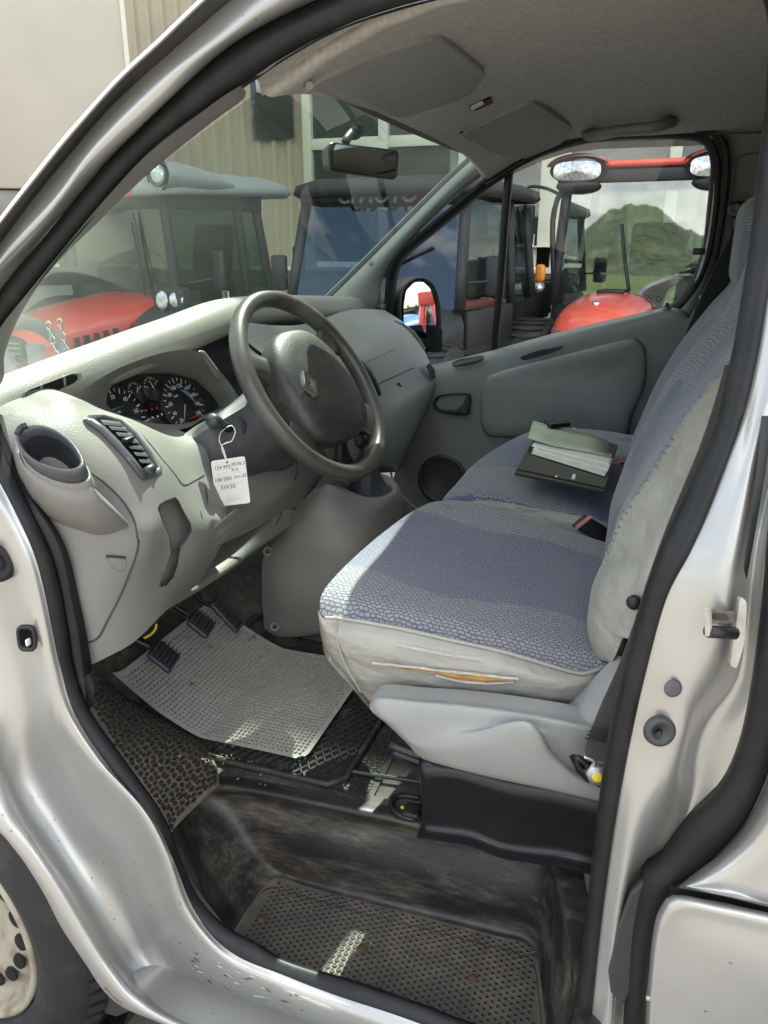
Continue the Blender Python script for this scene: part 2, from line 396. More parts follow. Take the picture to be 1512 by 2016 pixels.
M['belt2'] = mat('brown_black_webbing', (.05, .045, .043), .85, 0, .2, 200, grain=.6, gs=900)
M['floor'] = dirty('rubber_floor', (.028, .027, .026), (.20, .175, .135), .36, .66, .9, .6, 8)
M['straw'] = mat('dry_straw', (.42, .36, .20), .8, 0, .1)
M['step'] = dirty('scuffed_step_plastic', (.016, .016, .016), (.20, .175, .14), .45, .66, .75, .42, 13, stretch=(1.0, .38, 1.5), grain=.25)
M['tread'] = dirty('dusty_step_tread', (.075, .071, .064), (.22, .19, .15), .36, .66, .9, .6, 6)
M['pebble'] = dirty('rubber_pebbles', (.018, .018, .018), (.12, .10, .07), .5, .8, .6, .5, 20)
M['dust'] = dirty('dusty_mat_grooves', (.13, .11, .08), (.30, .25, .18), .35, .65, .95, .9, 10)
M['hole'] = mat('tread_pit_shade', (.012, .011, .010), .7, 0, .2)  # shade inside the tread pits put into a dark colour
M['rusty'] = mat('rusty_screw', (.10, .065, .04), .7, .2, .4, 80)
M['greymat'] = dirty('grey_rubber_mat', (.42, .42, .39), (.26, .225, .17), .5, .75, .6, .7, 7)
M['blackmat'] = mat('black_rubber_mat', (.03, .03, .03), .6, 0, .2, 20, dirt=((.16, .15, .12), 18, .58, .6))
M['base'] = mat('black_seat_base', (.014, .014, .016), .28, 0, .2, 8, grain=.15, gs=200)
M['wind'] = glassmat('green_tinted_windscreen', (.74, .87, .78), -.02, .004)
M['side'] = glassmat('clear_side_glass', (.92, .96, .93), .0, .004)
M['mirror'] = mat('mirror_silvering', (.92, .92, .92), .01, 1, .0)
M['paper'] = mat('white_paper', (.78, .77, .73), .8, 0, .04, 30)
M['greendoc'] = mat('pale_green_document', (.42, .46, .36), .7, 0, .08, 30)
M['leather'] = mat('black_leatherette', (.02, .02, .022), .4, 0, .1, 60, grain=.4, gs=500)
M['pink'] = mat('faded_red_button', (.75, .33, .33), .4, 0, .05)
M['ink'] = mat('ballpoint_ink', (.04, .05, .12), .8, 0, 0)
M['print'] = mat('grey_print', (.42, .43, .46), .8, 0, 0)
M['yellow'] = mat('yellow_paint_mark', (.75, .62, .03), .5, 0, .1)
M['tyre'] = mat('tyre_rubber', (.018, .018, .019), .7, 0, .2, 20, grain=.3, gs=150, dirt=((.07, .065, .055), 12, .55, .5))
M['steelrim'] = mat('rust_stained_wheel', (.40, .375, .30), .45, .1, .12, 10, dirt=((.20, .10, .04), 14, .50, .85))
M['torn'] = mat('torn_vinyl_backing', (.50, .48, .43), .9, 0, .15, 90, grain=.5, gs=300)
M['primer'] = mat('bare_primer', (.52, .52, .50), .7, 0, .1, 60)
M['scrape'] = mat('bare_scrape', (.62, .62, .61), .35, .6, .1, 60)
M['grime'] = mat('road_grime', (.12, .105, .085), .9, 0, .2, 60)
M['rust'] = mat('rust', (.26, .10, .03), .9, 0, .3, 40)
# ================================================================ THE VAN
van = thing('delivery_van', 'silver delivery van with its driver door open onto a grey two-seat cab', 'van', (0, 0, 0), world=True)
# ---- weather seal all round the door opening: outboard and inboard edges
SO = [(632, -2, .0), (488, 69), (373, 157), (280, 250), (214, 317), (78, 480), (0, 572), (-70, 670), (-85, 780), (-40, 880), (0, 947), (37, 1019), (69, 1091), (89, 1163), (106, 1249), (121, 1320), (151, 1411), (226, 1522), (302, 1614), (342, 1695), (378, 1785), (420, 1842), (470, 1880), (543, 1912), (657, 1955), (776, 1994), (880, 2032), (1000, 2075), (1085, 2095), (1140, 2080), (1160, 2030), (1164, 2010), (1181, 1846), (1199, 1706), (1218, 1581), (1241, 1461), (1269, 1335), (1311, 1182), (1358, 1090), (1393, 1014), (1429, 919), (1465, 816), (1493, 697), (1512, 585), (1540, 430), (1565, 250), (1575, 60), (1540, -90), (1400, -180), (1050, -150), (800, -70)]
SI = [(835, 0), (673, 51), (558, 111), (479, 164), (419, 204), (280, 313), (133, 480), (0, 646), (-35, 720), (-38, 790), (-15, 850), (0, 885), (34, 960), (64, 1020), (97, 1095), (116, 1165), (131, 1249), (143, 1320), (172, 1400), (245, 1505), (318, 1606), (352, 1690), (390, 1772), (442, 1828), (503, 1863), (568, 1897), (717, 1944), (836, 1985), (900, 2010), (1000, 2044), (1070, 2058), (1105, 2045), (1122, 2010), (1139, 1915), (1153, 1799), (1169, 1660), (1183, 1544), (1199, 1442), (1222, 1335), (1260, 1196), (1297, 1090), (1334, 1014), (1366, 940), (1409, 845), (1433, 736), (1449, 657), (1477, 478), (1497, 300), (1512, 150), (1505, 0), (1420, -100), (1150, -75), (950, -25)]
so_, si_ = N(SO, -.004), N(SI, .006)
def roof_z(z): return z
seal = strip('door_seal', so_, si_, M['seal'], van, n=340, h=.42, seg=9, closed=True, match=True)
strip('inner_sill_trim', N([(-12, 850), (0, 885), (34, 960), (64, 1020), (97, 1095), (116, 1165), (131, 1249), (145, 1330), (172, 1400)], .012), N([(-2, 835), (8, 868), (40, 944), (72, 1000), (104, 1050), (126, 1105), (141, 1177), (155, 1249), (168, 1330)], .02), M['seal'], van, n=40, h=.03)
seal['label'] = 'black rubber seal round the open driver doorway'
# ---- A pillar / roof rail: gutter, painted rail
G0 = [(-60, 530), (0, 443), (107, 307), (167, 236), (238, 157), (320, 81), (405, 0), (520, -100), (700, -190)]
G1 = [(-60, 560), (0, 476), (62, 392), (133, 307), (188, 240), (238, 190), (320, 117), (456, 0), (600, -110), (760, -190)]
Gm = [(-60, 640), (0, 515), (110, 395), (188, 290), (320, 160), (440, 70), (525, 0), (680, -90), (850, -170)]
G2 = [(-66, 660), (0, 545), (90, 445), (188, 330), (320, 205), (433, 100), (570, 12), (700, -50), (900, -130)]
loft('painted_roof_rail', [N(G1, -.045), N(Gm, -.05), N(G2, -.034), N(SO[:8][::-1][1:] + [(720, -40), (860, -90)], -.002)], M['silver'], van, n=60, k=5)
strip('roof_gutter', N(G0, -.07), N(G1, -.045), M['gutter'], van, n=60, h=.35)
tube('gutter_moulding', N([(q[0]-3, q[1]-3) for q in G0], -.075), .0028, M['chrome'], van, seg=6, n=60)
# ---- front doorway pressing down to the wheel arch and the sill
E0 = SO[9:29]
S1 = [(-75, 900), (-30, 985), (5, 1050), (38, 1110), (58, 1165), (75, 1225), (92, 1310), (113, 1395), (172, 1490), (266, 1590), (318, 1685), (350, 1785), (398, 1858), (455, 1908), (535, 1945), (650, 1992), (770, 2040), (880, 2082), (1000, 2120), (1110, 2140)]
M1 = [(-170, 980), (-120, 1070), (-70, 1140), (-25, 1200), (5, 1265), (35, 1330), (55, 1400), (75, 1480), (130, 1570), (215, 1670), (262, 1770), (300, 1850), (350, 1915), (420, 1962), (510, 2000), (620, 2045), (750, 2095), (870, 2140), (1000, 2180), (1110, 2210)]
M2 = [(-230, 1080), (-190, 1170), (-140, 1250), (-90, 1310), (-50, 1370), (-15, 1430), (10, 1500), (40, 1570), (100, 1660), (170, 1760), (225, 1850), (265, 1915), (320, 1965), (400, 2010), (490, 2045), (600, 2090), (730, 2140), (850, 2185), (980, 2230), (1100, 2260)]
S2 = [(-280, 1350), (-220, 1400), (-160, 1450), (-110, 1495), (-60, 1540), (0, 1588), (30, 1620), (60, 1655), (95, 1705), (125, 1753), (176, 1840), (215, 1900), (262, 1955), (330, 2000), (440, 2045), (560, 2092), (700, 2142), (830, 2190), (970, 2240), (1100, 2275)]
S3 = [(-280, 1400), (-220, 1450), (-160, 1500), (-110, 1545), (-60, 1590), (0, 1638), (26, 1668), (52, 1702), (88, 1760), (122, 1825), (170, 1898), (205, 1950), (246, 1985), (315, 2014), (430, 2062), (550, 2110), (690, 2160), (820, 2210), (960, 2260), (1090, 2295)]
front = loft('doorway_pressing', [N(E0, -.006), N(S1, -.016), N(M1, .012), N(M2, -.02), N(S2, -.075), N(S3, -.083), [p+Vector((.02, .015, -.004)) for p in N(S3, -.083)], [p+Vector((.10, .05, -.02)) for p in N(S3, -.083)]], M['silver'], van, n=90, k=6)
front['label'] = 'dented silver door jamb sweeping down to the wheel arch and sill'
# rust at the arch corner, stone chips and scratches on the sill
def patch(name, outline, m, o, d=.0005):
    q = [hit(o, px, py, d) for px, py in outline]; q = [p for p in q if p is not None]
    if len(q) > 2:
        c = sum(q, Vector())/len(q); vs = q+[c]; return obj(name, vs, [(i, (i+1) % len(q), len(q)) for i in range(len(q))], m, o, smooth=False)
patch('rust_patch', [(203, 1944), (209, 1944), (214, 1954), (222, 1962), (230, 1970), (243, 1978), (238, 1983), (226, 1979), (216, 1970), (208, 1956)], M['rust'], front)
random.seed(3)
for i in range(46):                                       # scrapes on the sill where feet catch it
    px = random.uniform(372, 600); py = 1893+(px-380)*.40+random.gauss(0, 13)
    L_ = random.uniform(6, 26); a_ = random.gauss(.42, .25); w_ = random.uniform(.7, 2.4)
    dx, dy = math.cos(a_)*L_, math.sin(a_)*L_
    patch('paint_scrape', [(px, py), (px+dx*.4, py+dy*.4-w_), (px+dx, py+dy), (px+dx*.5+random.uniform(-1, 1), py+dy*.5+w_)], M[random.choice(['primer', 'primer', 'scrape', 'grime'])], front)
for i in range(70):                                       # stone chips along the arch and the jamb
    t = random.random(); px = 10+t*330+random.uniform(-20, 60); py = 1600+t*330+random.uniform(-130, 40); r = random.uniform(.6, 1.7)
    patch('stone_chip', [(px+r*math.cos(k)*random.uniform(.7, 1.2), py+r*math.sin(k)*random.uniform(.7, 1.2)) for k in (0, 1, 2, 3, 4, 5)], M[random.choice(['grime', 'rust', 'primer'])], front)
# check-strap grommet and door-switch hole in the jamb
c0 = near(-6, 1105, -.012)
lathe('check_strap_grommet', [(.0, .004), (.012, .003), (.014, .012), (.023, .014), (.027, .006), (.028, -.004)], c0, (-1, -.5, .1), M['seal'], van, seg=28)
c1 = near(53, 1256, -.02); s_, u_ = Vector((.25, -.95, -.1)), Vector((-.1, .05, 1))
ax = Vector((-1, -.35, .1)).normalized(); sx = ax.cross(Vector((0, 0, 1))).normalized(); uy = sx.cross(ax)
def ringplate(name, c, a, b, wd, d, m, parent, ax=ax, sx=sx, uy=uy, n=28, p=3.5, skew=0):
    def pt(k, s): 
        t = 2*math.pi*k/n; cc, ss = math.cos(t), math.sin(t)
        x_ = abs(cc)**(2/p)*(1 if cc > 0 else -1)*a*s; y_ = abs(ss)**(2/p)*(1 if ss > 0 else -1)*b*s
        return c + sx*(x_+y_*skew) + uy*y_
    rows = []
    for s, h in ((1.0, -d*.4), (1.0, d*.6), (1-wd*.4, d), (1-wd, d*.7), (1-wd*1.15, -d*.8)):
        rows.append([pt(k, s)+ax*h for k in range(n)])
    return grid(name, rows, m, parent, cv=True)
sw = ringplate('switch_surround', c1, .0125, .0185, .3, .004, M['black'], van)
grid('switch_cavity', [[c1 + ax*.001 + sx*(.0095*math.cos(t)) + uy*(.014*math.sin(t)) for t in [2*math.pi*k/16 for k in range(16)]], [c1-ax*.012 + sx*.006*math.cos(t)+uy*.01*math.sin(t) for t in [2*math.pi*k/16 for k in range(16)]], [c1-ax*.012 for k in range(16)]], M['void'], sw, cv=True)
rbox('switch_tongue', c1 - sx*.002 - uy*.005 + ax*.002, (.008, .004, .010), M['white'], sw, .002)
# ---- B pillar
B0 = SO[31:47]
B1 = [(1200, 2030), (1205, 1990), (1212, 1850), (1232, 1730), (1262, 1610), (1310, 1530), (1340, 1440), (1352, 1370), (1398, 1275), (1425, 1190), (1443, 1100), (1462, 1010), (1490, 880), (1530, 760), (1570, 600), (1600, 400), (1610, 200)]
B2 = [(1203, 2040), (1208, 1990), (1222, 1850), (1250, 1740), (1300, 1680), (1352, 1590), (1372, 1480), (1395, 1420), (1450, 1340), (1470, 1220), (1482, 1110), (1500, 1010), (1530, 880), (1570, 760), (1600, 600), (1625, 400), (1640, 200)]
B3 = [(1228, 2030), (1236, 1940), (1246, 1850), (1275, 1720), (1320, 1680), (1380, 1605), (1430, 1540), (1462, 1465), (1486, 1370), (1500, 1220), (1510, 1100), (1530, 1000), (1560, 880), (1590, 760), (1620, 600), (1640, 400), (1650, 200)]
bp = loft('b_pillar', [N(B0, -.006), N(B1, -.018), N(B2, .012), N(B3, -.004), N(B3, .03)], M['silver'], van, n=90, k=6)
bp['label'] = 'silver door pillar carrying the latch striker and rubber plugs'
bp.name = 'door_pillar'
T0 = [(1225, 2040), (1232, 1938), (1241, 1822), (1264, 1722), (1301, 1690), (1357, 1618), (1417, 1553), (1454, 1474), (1478, 1368), (1500, 1200), (1520, 1000), (1570, 760), (1620, 500)]
T1 = [(1271, 2040), (1278, 1915), (1301, 1804), (1338, 1739), (1413, 1676), (1468, 1614), (1505, 1540), (1530, 1460), (1550, 1350), (1565, 1200), (1590, 1000), (1640, 760), (1690, 500)]
strip('sliding_door_seal', N(T0, -.012), N(T1, -.018), M['seal'], van, n=80, h=.4)
# rubber flap at the foot of the pillar
fl = N([(1280, 1722), (1240, 1760), (1213, 1832), (1197, 1915), (1201, 1955), (1228, 1982), (1250, 1940), (1262, 1830), (1290, 1760)], -.02)
prism('rubber_flap', fl, (.012, 0, 0), M['dark'], van, .003)
# sliding door: upper skin, gap, lower skin with body line
U = [N([(1338, 1741), (1380, 1706), (1420, 1676), (1468, 1620), (1508, 1545), (1533, 1462), (1556, 1350), (1570, 1200), (1600, 1000)], -.022),
     N([(1345, 1744), (1395, 1722), (1445, 1690), (1495, 1640), (1540, 1560), (1565, 1480), (1590, 1350), (1605, 1200), (1640, 1000)], -.075),
     N([(1360, 1747), (1430, 1755), (1500, 1765), (1580, 1700), (1640, 1600), (1680, 1500), (1700, 1350), (1710, 1200), (1750, 1000)], -.082),
     N([(1400, 1758), (1560, 1790), (1700, 1820), (1850, 1800), (1900, 1650), (1950, 1500), (1980, 1350), (2000, 1200), (2050, 1000)], -.09)]
sd = loft('sliding_door', U, M['silver'], van, n=60, k=5); sd['label'] = 'silver sliding side door edge behind the pillar'
Lw = [N([(1271, 2060), (1276, 1940), (1287, 1826), (1304, 1780), (1320, 1765), (1350, 1763), (1420, 1777), (1512, 1797), (1700, 1838)], -.03),
      N([(1274, 2060), (1279, 1942), (1290, 1830), (1307, 1785), (1323, 1770), (1352, 1768), (1421, 1782), (1513, 1801), (1700, 1842)], -.095),
      N([(1290, 2060), (1300, 1970), (1316, 1880), (1330, 1840), (1350, 1820), (1385, 1815), (1450, 1830), (1530, 1850), (1720, 1890)], -.102),
      N([(1330, 2080), (1370, 2030), (1400, 1960), (1420, 1940), (1450, 1930), (1490, 1935), (1540, 1950), (1600, 1970), (1760, 2010)], -.104),
      N([(1400, 2120), (1450, 2090), (1500, 2060), (1530, 2050), (1560, 2050), (1600, 2060), (1650, 2080), (1700, 2100), (1850, 2140)], -.10)]
loft('door_lower_skin', Lw, M['silver'], sd, n=60, k=5)
tube('body_crease', N([(1272, 1964), (1340, 1975), (1430, 1992), (1512, 2010), (1600, 2030)], -.098), .003, M['silver'], sd, seg=6)
strip('door_gap', N([(1318, 1748), (1420, 1766), (1512, 1788), (1700, 1830)], -.06), N([(1318, 1760), (1420, 1776), (1512, 1799), (1700, 1842)], -.06), M['void'], sd, n=16, h=.02)
# latch striker
st = near(1432, 1245, -.016); sA = Vector((-.75, -.66, 0)).normalized()
def pil(px, py, off): return near(px, py, off)
pl = roundpoly([near(1452, 1170, -.02), near(1466, 1180, -.02), near(1462, 1260, -.02), near(1446, 1312, -.02), near(1432, 1308, -.02), near(1440, 1250, -.02)], .006)
sk = prism('latch_striker', pl, (-.004, -.002, 0), M['zinc'], van, .0012)
a0 = near(1436, 1218, -.03); dv = Vector((-.030, .018, .003))
bx_ = [near(1385, 1198, -.05), near(1395, 1197, -.05), near(1397, 1253, -.05), near(1387, 1254, -.05)]
prism('striker_end', bx_, (.002, -.003, 0), M['zinc'], sk, .0008)
tube('striker_bar', [near(1394, 1243, -.047), near(1446, 1247, -.024)], .0058, M['black'], sk, seg=12, n=2)
prism('striker_bridge', [near(1394, 1201, -.048), near(1442, 1206, -.026), near(1446, 1228, -.022), near(1394, 1229, -.045)], (.003, -.002, 0), M['zinc'], sk, .001)
prism('striker_slot', [near(1406, 1210, -.0445), near(1432, 1213, -.033), near(1432, 1222, -.031), near(1406, 1221, -.043)], (.001, -.001, 0), M['rusty'], sk)
# plugs
bax = Vector((-.9, -.35, .2)).normalized()
lathe('pillar_plug', [(0, .002), (.006, .0022), (.0085, .0015), (.0092, 0)], near(1325, 1355, -.021), bax, M['shroud'], van, seg=24)
pg = lathe('door_stop_plug', [(0, .0005), (.006, .001), (.0075, .003), (.0125, .0045), (.0152, .003), (.0162, -.002)], near(1299, 1439, -.022), bax, M['dark'], van, seg=28)
tube('plug_pin', [near(1299, 1440, -.024), near(1298, 1447, -.034)], .003, M['black'], pg, seg=8, n=2)
strip('pillar_slot', N([(1500, 820), (1492, 900), (1478, 1010), (1464, 1120)], -.024), N([(1520, 820), (1508, 920), (1490, 1030), (1470, 1142)], -.020), M['black'], van, n=16, h=.05)
# ---- front wheel with rusty steel rim, mud flap
WC = Vector((-.815, 1.097, .315)); wa = Vector((-1, .1, 0)).normalized(); wu = Vector((0, 0, 1)); wsd = wa.cross(wu).normalized()
whl = lathe('front_wheel', [(.222, -.012), (.232, .006), (.262, .016), (.296, .008), (.314, -.008), (.324, -.026), (.334, -.05), (.336, -.12), (.32, -.18), (.25, -.2)], WC, wa, M['tyre'], van, seg=96)
whl.name = 'front_wheel'
for k in range(72):                                     # tread lugs
    t = 2*math.pi*(k+.5)/72
    if not (-1.4 < ((t+math.pi) % (2*math.pi))-math.pi < 9): continue
rr = lathe('rim', [(.223, -.012), (.226, .004), (.219, .009), (.212, .002), (.208, -.03), (.196, -.042), (.185, -.034), (.165, -.024), (.13, -.028), (.10, -.045), (.075, -.02), (.06, -.015), (.03, -.012), (0, -.012)], WC, wa, M['steelrim'], whl, seg=72)
for k in range(20):
    t = 2*math.pi*(k+.35)/20
    d = wsd*math.cos(t)+wu*math.sin(t); c = WC+d*.165+wa*-.0225; tt = wa.cross(d)
    rows = [[c+(tt*math.cos(q)*.0165+d*math.sin(q)*.0125)*s+wa*h for q in [2*math.pi*j/16 for j in range(16)]] for s, h in ((1.12, .0), (1.05, .003), (1.0, .0035), (.6, .0035))]
    rows.append([c + wa*.0035 for _ in range(16)])
    o = grid('vent_hole_shade', rows, M['void'], whl, cv=True)  # dark disc laid on the rim, the hole's shade in its colour
vs, fs = [], []
for k in range(64):                                     # shoulder blocks of the tread
    t = 2*math.pi*k/64; d = wsd*math.cos(t)+wu*math.sin(t); t2 = t+.062; d2 = wsd*math.cos(t2)+wu*math.sin(t2); sk_ = .05
    d3 = wsd*math.cos(t+sk_)+wu*math.sin(t+sk_); d4 = wsd*math.cos(t2+sk_)+wu*math.sin(t2+sk_)
    b = len(vs)
    vs += [WC+d*.322-wa*.018, WC+d2*.322-wa*.018, WC+d2*.337-wa*.04, WC+d*.337-wa*.04, WC+d4*.3405-wa*.11, WC+d3*.3405-wa*.11]
    fs += [(b, b+1, b+2, b+3), (b+3, b+2, b+4, b+5)]
solid(obj('tread_block', vs, fs, M['tyre'], whl, smooth=False), .006, 0)['kind'] = 'stuff'
text('sidewall_lettering', 'Continental', .042, facing(WC+wsd*-.0+Vector((0, -.20, .18)) + wa*.018, (0, -.70, -.71), (0, .0, 1)), M['tyre'], whl, .0015)
prism('mud_flap', P([(187, 1905), (205, 1940), (240, 1985), (262, 1990), (228, 2003), (205, 1995), (192, 1960)], x=-.80), (.10, .004, 0), M['dark'], van, .003)
lathe('wheel_arch_liner', [(.40, .0), (.395, -.13)], WC + Vector((.04, 0, .03)), wa, M['void'], van, seg=48)
# ================================================================ CAB SHELL
def zr(x, y):
    t = min(1.3, max(0, (y-.18)/.28)); return 1.75 - .05*(abs(x)/.7)**4 - .086*t*t
ys = [.46, .40, .33, .26, .18, .05, -.15, -.4, -.7, -1.05]
rows = []
for y in ys:
    rows.append([Vector((x, y, zr(x, y))) for x in [-.655+1.375*i/36 for i in range(37)]])
rows = [[p+Vector((0, .012, -.012)) for p in rows[0]], [p+Vector((0, .004, -.020)) for p in rows[0]]][::1] + rows if False else rows
lip = [[p+Vector((0, .006, .010)) for p in rows[0]], [p+Vector((0, .008, .002)) for p in rows[0]]]
hl = grid('headliner', lip+rows, M['liner'], van); solid(hl, .012, 1)
rst = [near(498, 152, .012)] + N([(515, 141), (558, 113), (673, 53), (835, 2), (1000, -22), (1150, -60), (1400, -80)], .0)
rsb = [Vector((-.645, y, zr(-.645, y)-.002)) for y in (.475, .455, .40, .33, .24, .12, -.02, -.2)]
rse = loft('roof_side_trim', [rst, [a.lerp(b, .45)+Vector((0, -.002, .004)) for a, b in zip(rst, rsb)], rsb], M['liner'], van, n=50, k=5)
def roofpt(px, py, d=0): 
    p = solve(px, py, lambda x, y: zr(x, y)); p.z -= d; return p
def visor(name, outline, m, th=.015, r=.035, lab=None):
    pts = roundpoly([roofpt(*q, d=.004) for q in outline], r, 5)
    o = hull4(name, pts, [p-Vector((0, 0, th)) for p in pts], m, van); bevel(o, .0065, 4)
    if lab: o['label'] = lab
    return o
visor('sun_visor', [(600, 140), (735, 80), (862, 40), (958, 118), (930, 165), (790, 212), (690, 178)], M['liner2'], lab='grey sun visor folded up above the driver')
visor('sun_visor', [(905, 248), (955, 225), (1050, 180), (1128, 235), (1115, 262), (1055, 300), (985, 292)], M['liner2'], lab='grey sun visor folded up above the passenger')
tube('visor_clip', [roofpt(600, 138, .0), roofpt(604, 137, .02), roofpt(608, 128, .022)], .005, M['liner2'], van, seg=8)
tube('visor_clip', [roofpt(903, 243, .0), roofpt(906, 246, .012), roofpt(912, 243, .014)], .004, M['dark'], van, seg=8)
dl = hull4('dome_light', roundpoly([roofpt(*q, d=.0) for q in [(903, 195), (972, 160), (993, 174), (985, 186), (932, 210), (918, 208)]], .008), roundpoly([roofpt(*q, d=.012) for q in [(906, 196), (970, 164), (988, 174), (982, 184), (932, 206), (920, 206)]], .008), M['liner2'], van)
bevel(dl, .003)
hull4('light_lens', roundpoly([roofpt(*q, d=.010) for q in [(922, 192), (966, 172), (974, 184), (938, 201), (926, 200)]], .006), roundpoly([roofpt(*q, d=.017) for q in [(924, 192), (966, 174), (972, 184), (938, 199), (928, 198)]], .006), M['gloss'], dl)
hull4('lens_window', roundpoly([roofpt(*q, d=.0172) for q in [(926, 190), (950, 178), (954, 184), (930, 197)]], .004), roundpoly([roofpt(*q, d=.0185) for q in [(926, 190), (950, 178), (954, 184), (930, 197)]], .004), M['white'], dl)
# grab handle over the passenger door
hp = [roofpt(*q, d=dd) for q, dd in [((1160, 252), .0), ((1161, 246), .022), ((1182, 226), .042), ((1225, 213), .046), ((1270, 208), .046), ((1302, 207), .042), ((1320, 218), .026), ((1322, 236), .0)]]
gh = tube('grab_handle', hp, lambda t: .0155+.006*abs(t-.5), M['door'], van, seg=10, n=30, flat=.8)
for q in ((1166, 250), (1316, 232)):
    rbox('handle_foot', roofpt(q[0], q[1], .006), (.04, .03, .014), M['door'], gh, .005)
# ---- windscreen and rear-view mirror
def wpt(u, v):                                          # u across -1..1, v 0 top .. 1 base
    xt, xb = .60, .80; x = u*(xt+(xb-xt)*v); k = 1-u*u
    y = (.44+.045*k) + v*((.98+.20*k)-(.44+.045*k)) - .02*math.sin(math.pi*v)
    z = 1.672 - .012*u*u + v*(1.205-1.66) + .045*math.sin(math.pi*v)
    return Vector((x, y, z))
ws = grid('windscreen', [[wpt(-1+2*i/32, j/16) for i in range(33)] for j in range(17)], M['wind'], van)
ws['label'] = 'dusty green tinted windscreen'
grid('windscreen_border', [[wpt(-1+2*i/32, v)-Vector((0, .004, .004)) for i in range(33)] for v in (-.02, .03)], M['dark'], ws)
mc = at(715, 312, x=-.02)
mrot = Matrix.Rotation(rad(-20), 3, 'Z') @ Matrix.Rotation(rad(8), 3, 'Y')
mdir = (CAM-mc).normalized()
mx_ = (Vector((.93, -.34, 0))).normalized(); mz = Vector((-.02, .05, 1)); my = mz.cross(mx_).normalized(); mz = mx_.cross(my)
mR = Matrix((mx_, my, mz)).transposed()
# the mirror is seen from its driver side: its face looks back into the cab
pc = [at(645, 279, x=-.12), at(784, 296, x=.10), at(780, 355, x=.09), at(648, 337, x=-.12)]
pr_ = roundpoly(pc, .016, 5); fn = (pc[1]-pc[0]).cross(pc[3]-pc[0]).normalized()
if fn.dot(CAM-pc[0]) < 0: fn = -fn
cen = sum(pc, Vector())/4
rm = hull4('rear_view_mirror', pr_, [cen+(p-cen)*.8-fn*.035 for p in pr_], M['dark'], van); bevel(rm, .004, 3)
hull4('mirror_frame', [p+fn*.0005 for p in pr_], [cen+(p-cen)*.985+fn*.003 for p in pr_], M['black'], rm)
hull4('mirror_glass', [cen+(p-cen)*.89+fn*.0032 for p in pr_], [cen+(p-cen)*.89+fn*.0045 for p in pr_], M['mirror'], rm)
tube('mirror_stalk', [cen-fn*.03+Vector((0, 0, .01)), at(680, 283, x=-.04), at(692, 262, x=-.01), at(699, 252, x=.0)], .0085, M['black'], rm, seg=10)
lathe('mirror_foot', [(0, .012), (.016, .01), (.02, 0)], at(698, 256, x=.01), (-.3, -.6, -.6), M['black'], rm, seg=16)
# ---- left pillar trim between seal and windscreen
TI = [(-45, 800), (-12, 770), (5, 740), (10, 690), (45, 610), (107, 522), (190, 439), (255, 374), (320, 316), (400, 252), (440, 222), (476, 196), (484, 180)]
TA = [(-60, 790), (-40, 760), (-35, 720), (0, 646), (60, 570), (133, 480), (200, 400), (280, 313), (340, 264), (390, 226), (430, 196), (455, 180), (474, 168)]
loft('pillar_trim', [N(TA, .0), N(TI, .04), N(TI, .06), [p+Vector((.012, .01, -.0)) for p in N(TI, .065)]], M['grey'], van, n=50, k=4)
# ---- right pillar trim
RA = [(630, 600), (645, 590), (720, 517), (800, 437), (880, 358), (945, 300), (985, 270)]
RB = [(735, 615), (745, 590), (754, 545), (800, 482), (880, 402), (960, 337), (1003, 318), (1030, 300)]
def FR(l, off): return [far(q[0], q[1], off) for q in l]
rp = loft('pillar_trim', [FR([(q[0]-10, q[1]-4) for q in RA], .04), FR(RA, .0), FR([((a[0]+b[0])/2, (a[1]+b[1])/2) for a, b in zip(RA, RB)], -.022), FR(RB, -.0), FR(RB, .04)], M['grey2'], van, n=40, k=6)
rp['label'] = 'smooth grey windscreen pillar trim on the passenger side'
strip('glass_edge_trim', FR([(q[0]-8, q[1]-4) for q in RA], .012), FR([(q[0]+1, q[1]) for q in RA], -.002), M['black'], van, n=30, h=.1)
lathe('trim_clip', [(0, .002), (.008, .002), (.009, 0)], far(731, 517, -.016), (-.9, -.3, .2), M['ridge'], rp, seg=16)
# ---- passenger door: frame, window, panel
WO = [(866, 716), (960, 694), (1100, 655), (1240, 622), (1318, 600), (1352, 565), (1378, 510), (1393, 430), (1399, 350), (1396, 305), (1378, 281), (1330, 274), (1250, 274), (1160, 281), (1075, 305), (1000, 341), (930, 397), (860, 455), (805, 500), (785, 530), (778, 570), (778, 650), (800, 712)]
cx_, cy_ = 1110, 480
def grow(l, d): 
    o = []
    n_ = len(l)
    for i in range(n_):
        a, b = Vector(l[i-1]), Vector(l[(i+1) % n_]); t = (b-a).normalized(); o.append((l[i][0]-t.y*-d*-1*-1, l[i][1]+t.x*d*-1*-1)) 
    return o
def growc(l, d):
    o = []; n_ = len(l)
    for i in range(n_):
        a, b = Vector(l[i-1]), Vector(l[(i+1) % n_]); t = (b-a).normalized(); nn = Vector((t.y, -t.x)); m_ = Vector(l[i])-Vector((cx_, cy_))
        if nn.dot(m_) < 0: nn = -nn
        o.append((l[i][0]+nn.x*d, l[i][1]+nn.y*d))
    return o
pd = strip('passenger_door', FR(growc(WO, 20), -.002), FR(WO, .012), M['seal'], van, n=160, h=.3, closed=True)
pd['label'] = 'closed passenger door with grey inner panel and clear window'
wg = FR(growc(WO, 3), .03)
gl = obj('window_glass', wg, [tuple(range(len(wg)))], M['side'], pd, smooth=False); gl['label'] = 'clear passenger side window'
tube('window_divider', [far(1004, 330, .018), far(995, 420, .018), far(985, 560, .018), far(972, 700, .018)], .012, M['black'], pd, seg=8, n=12, flat=1)
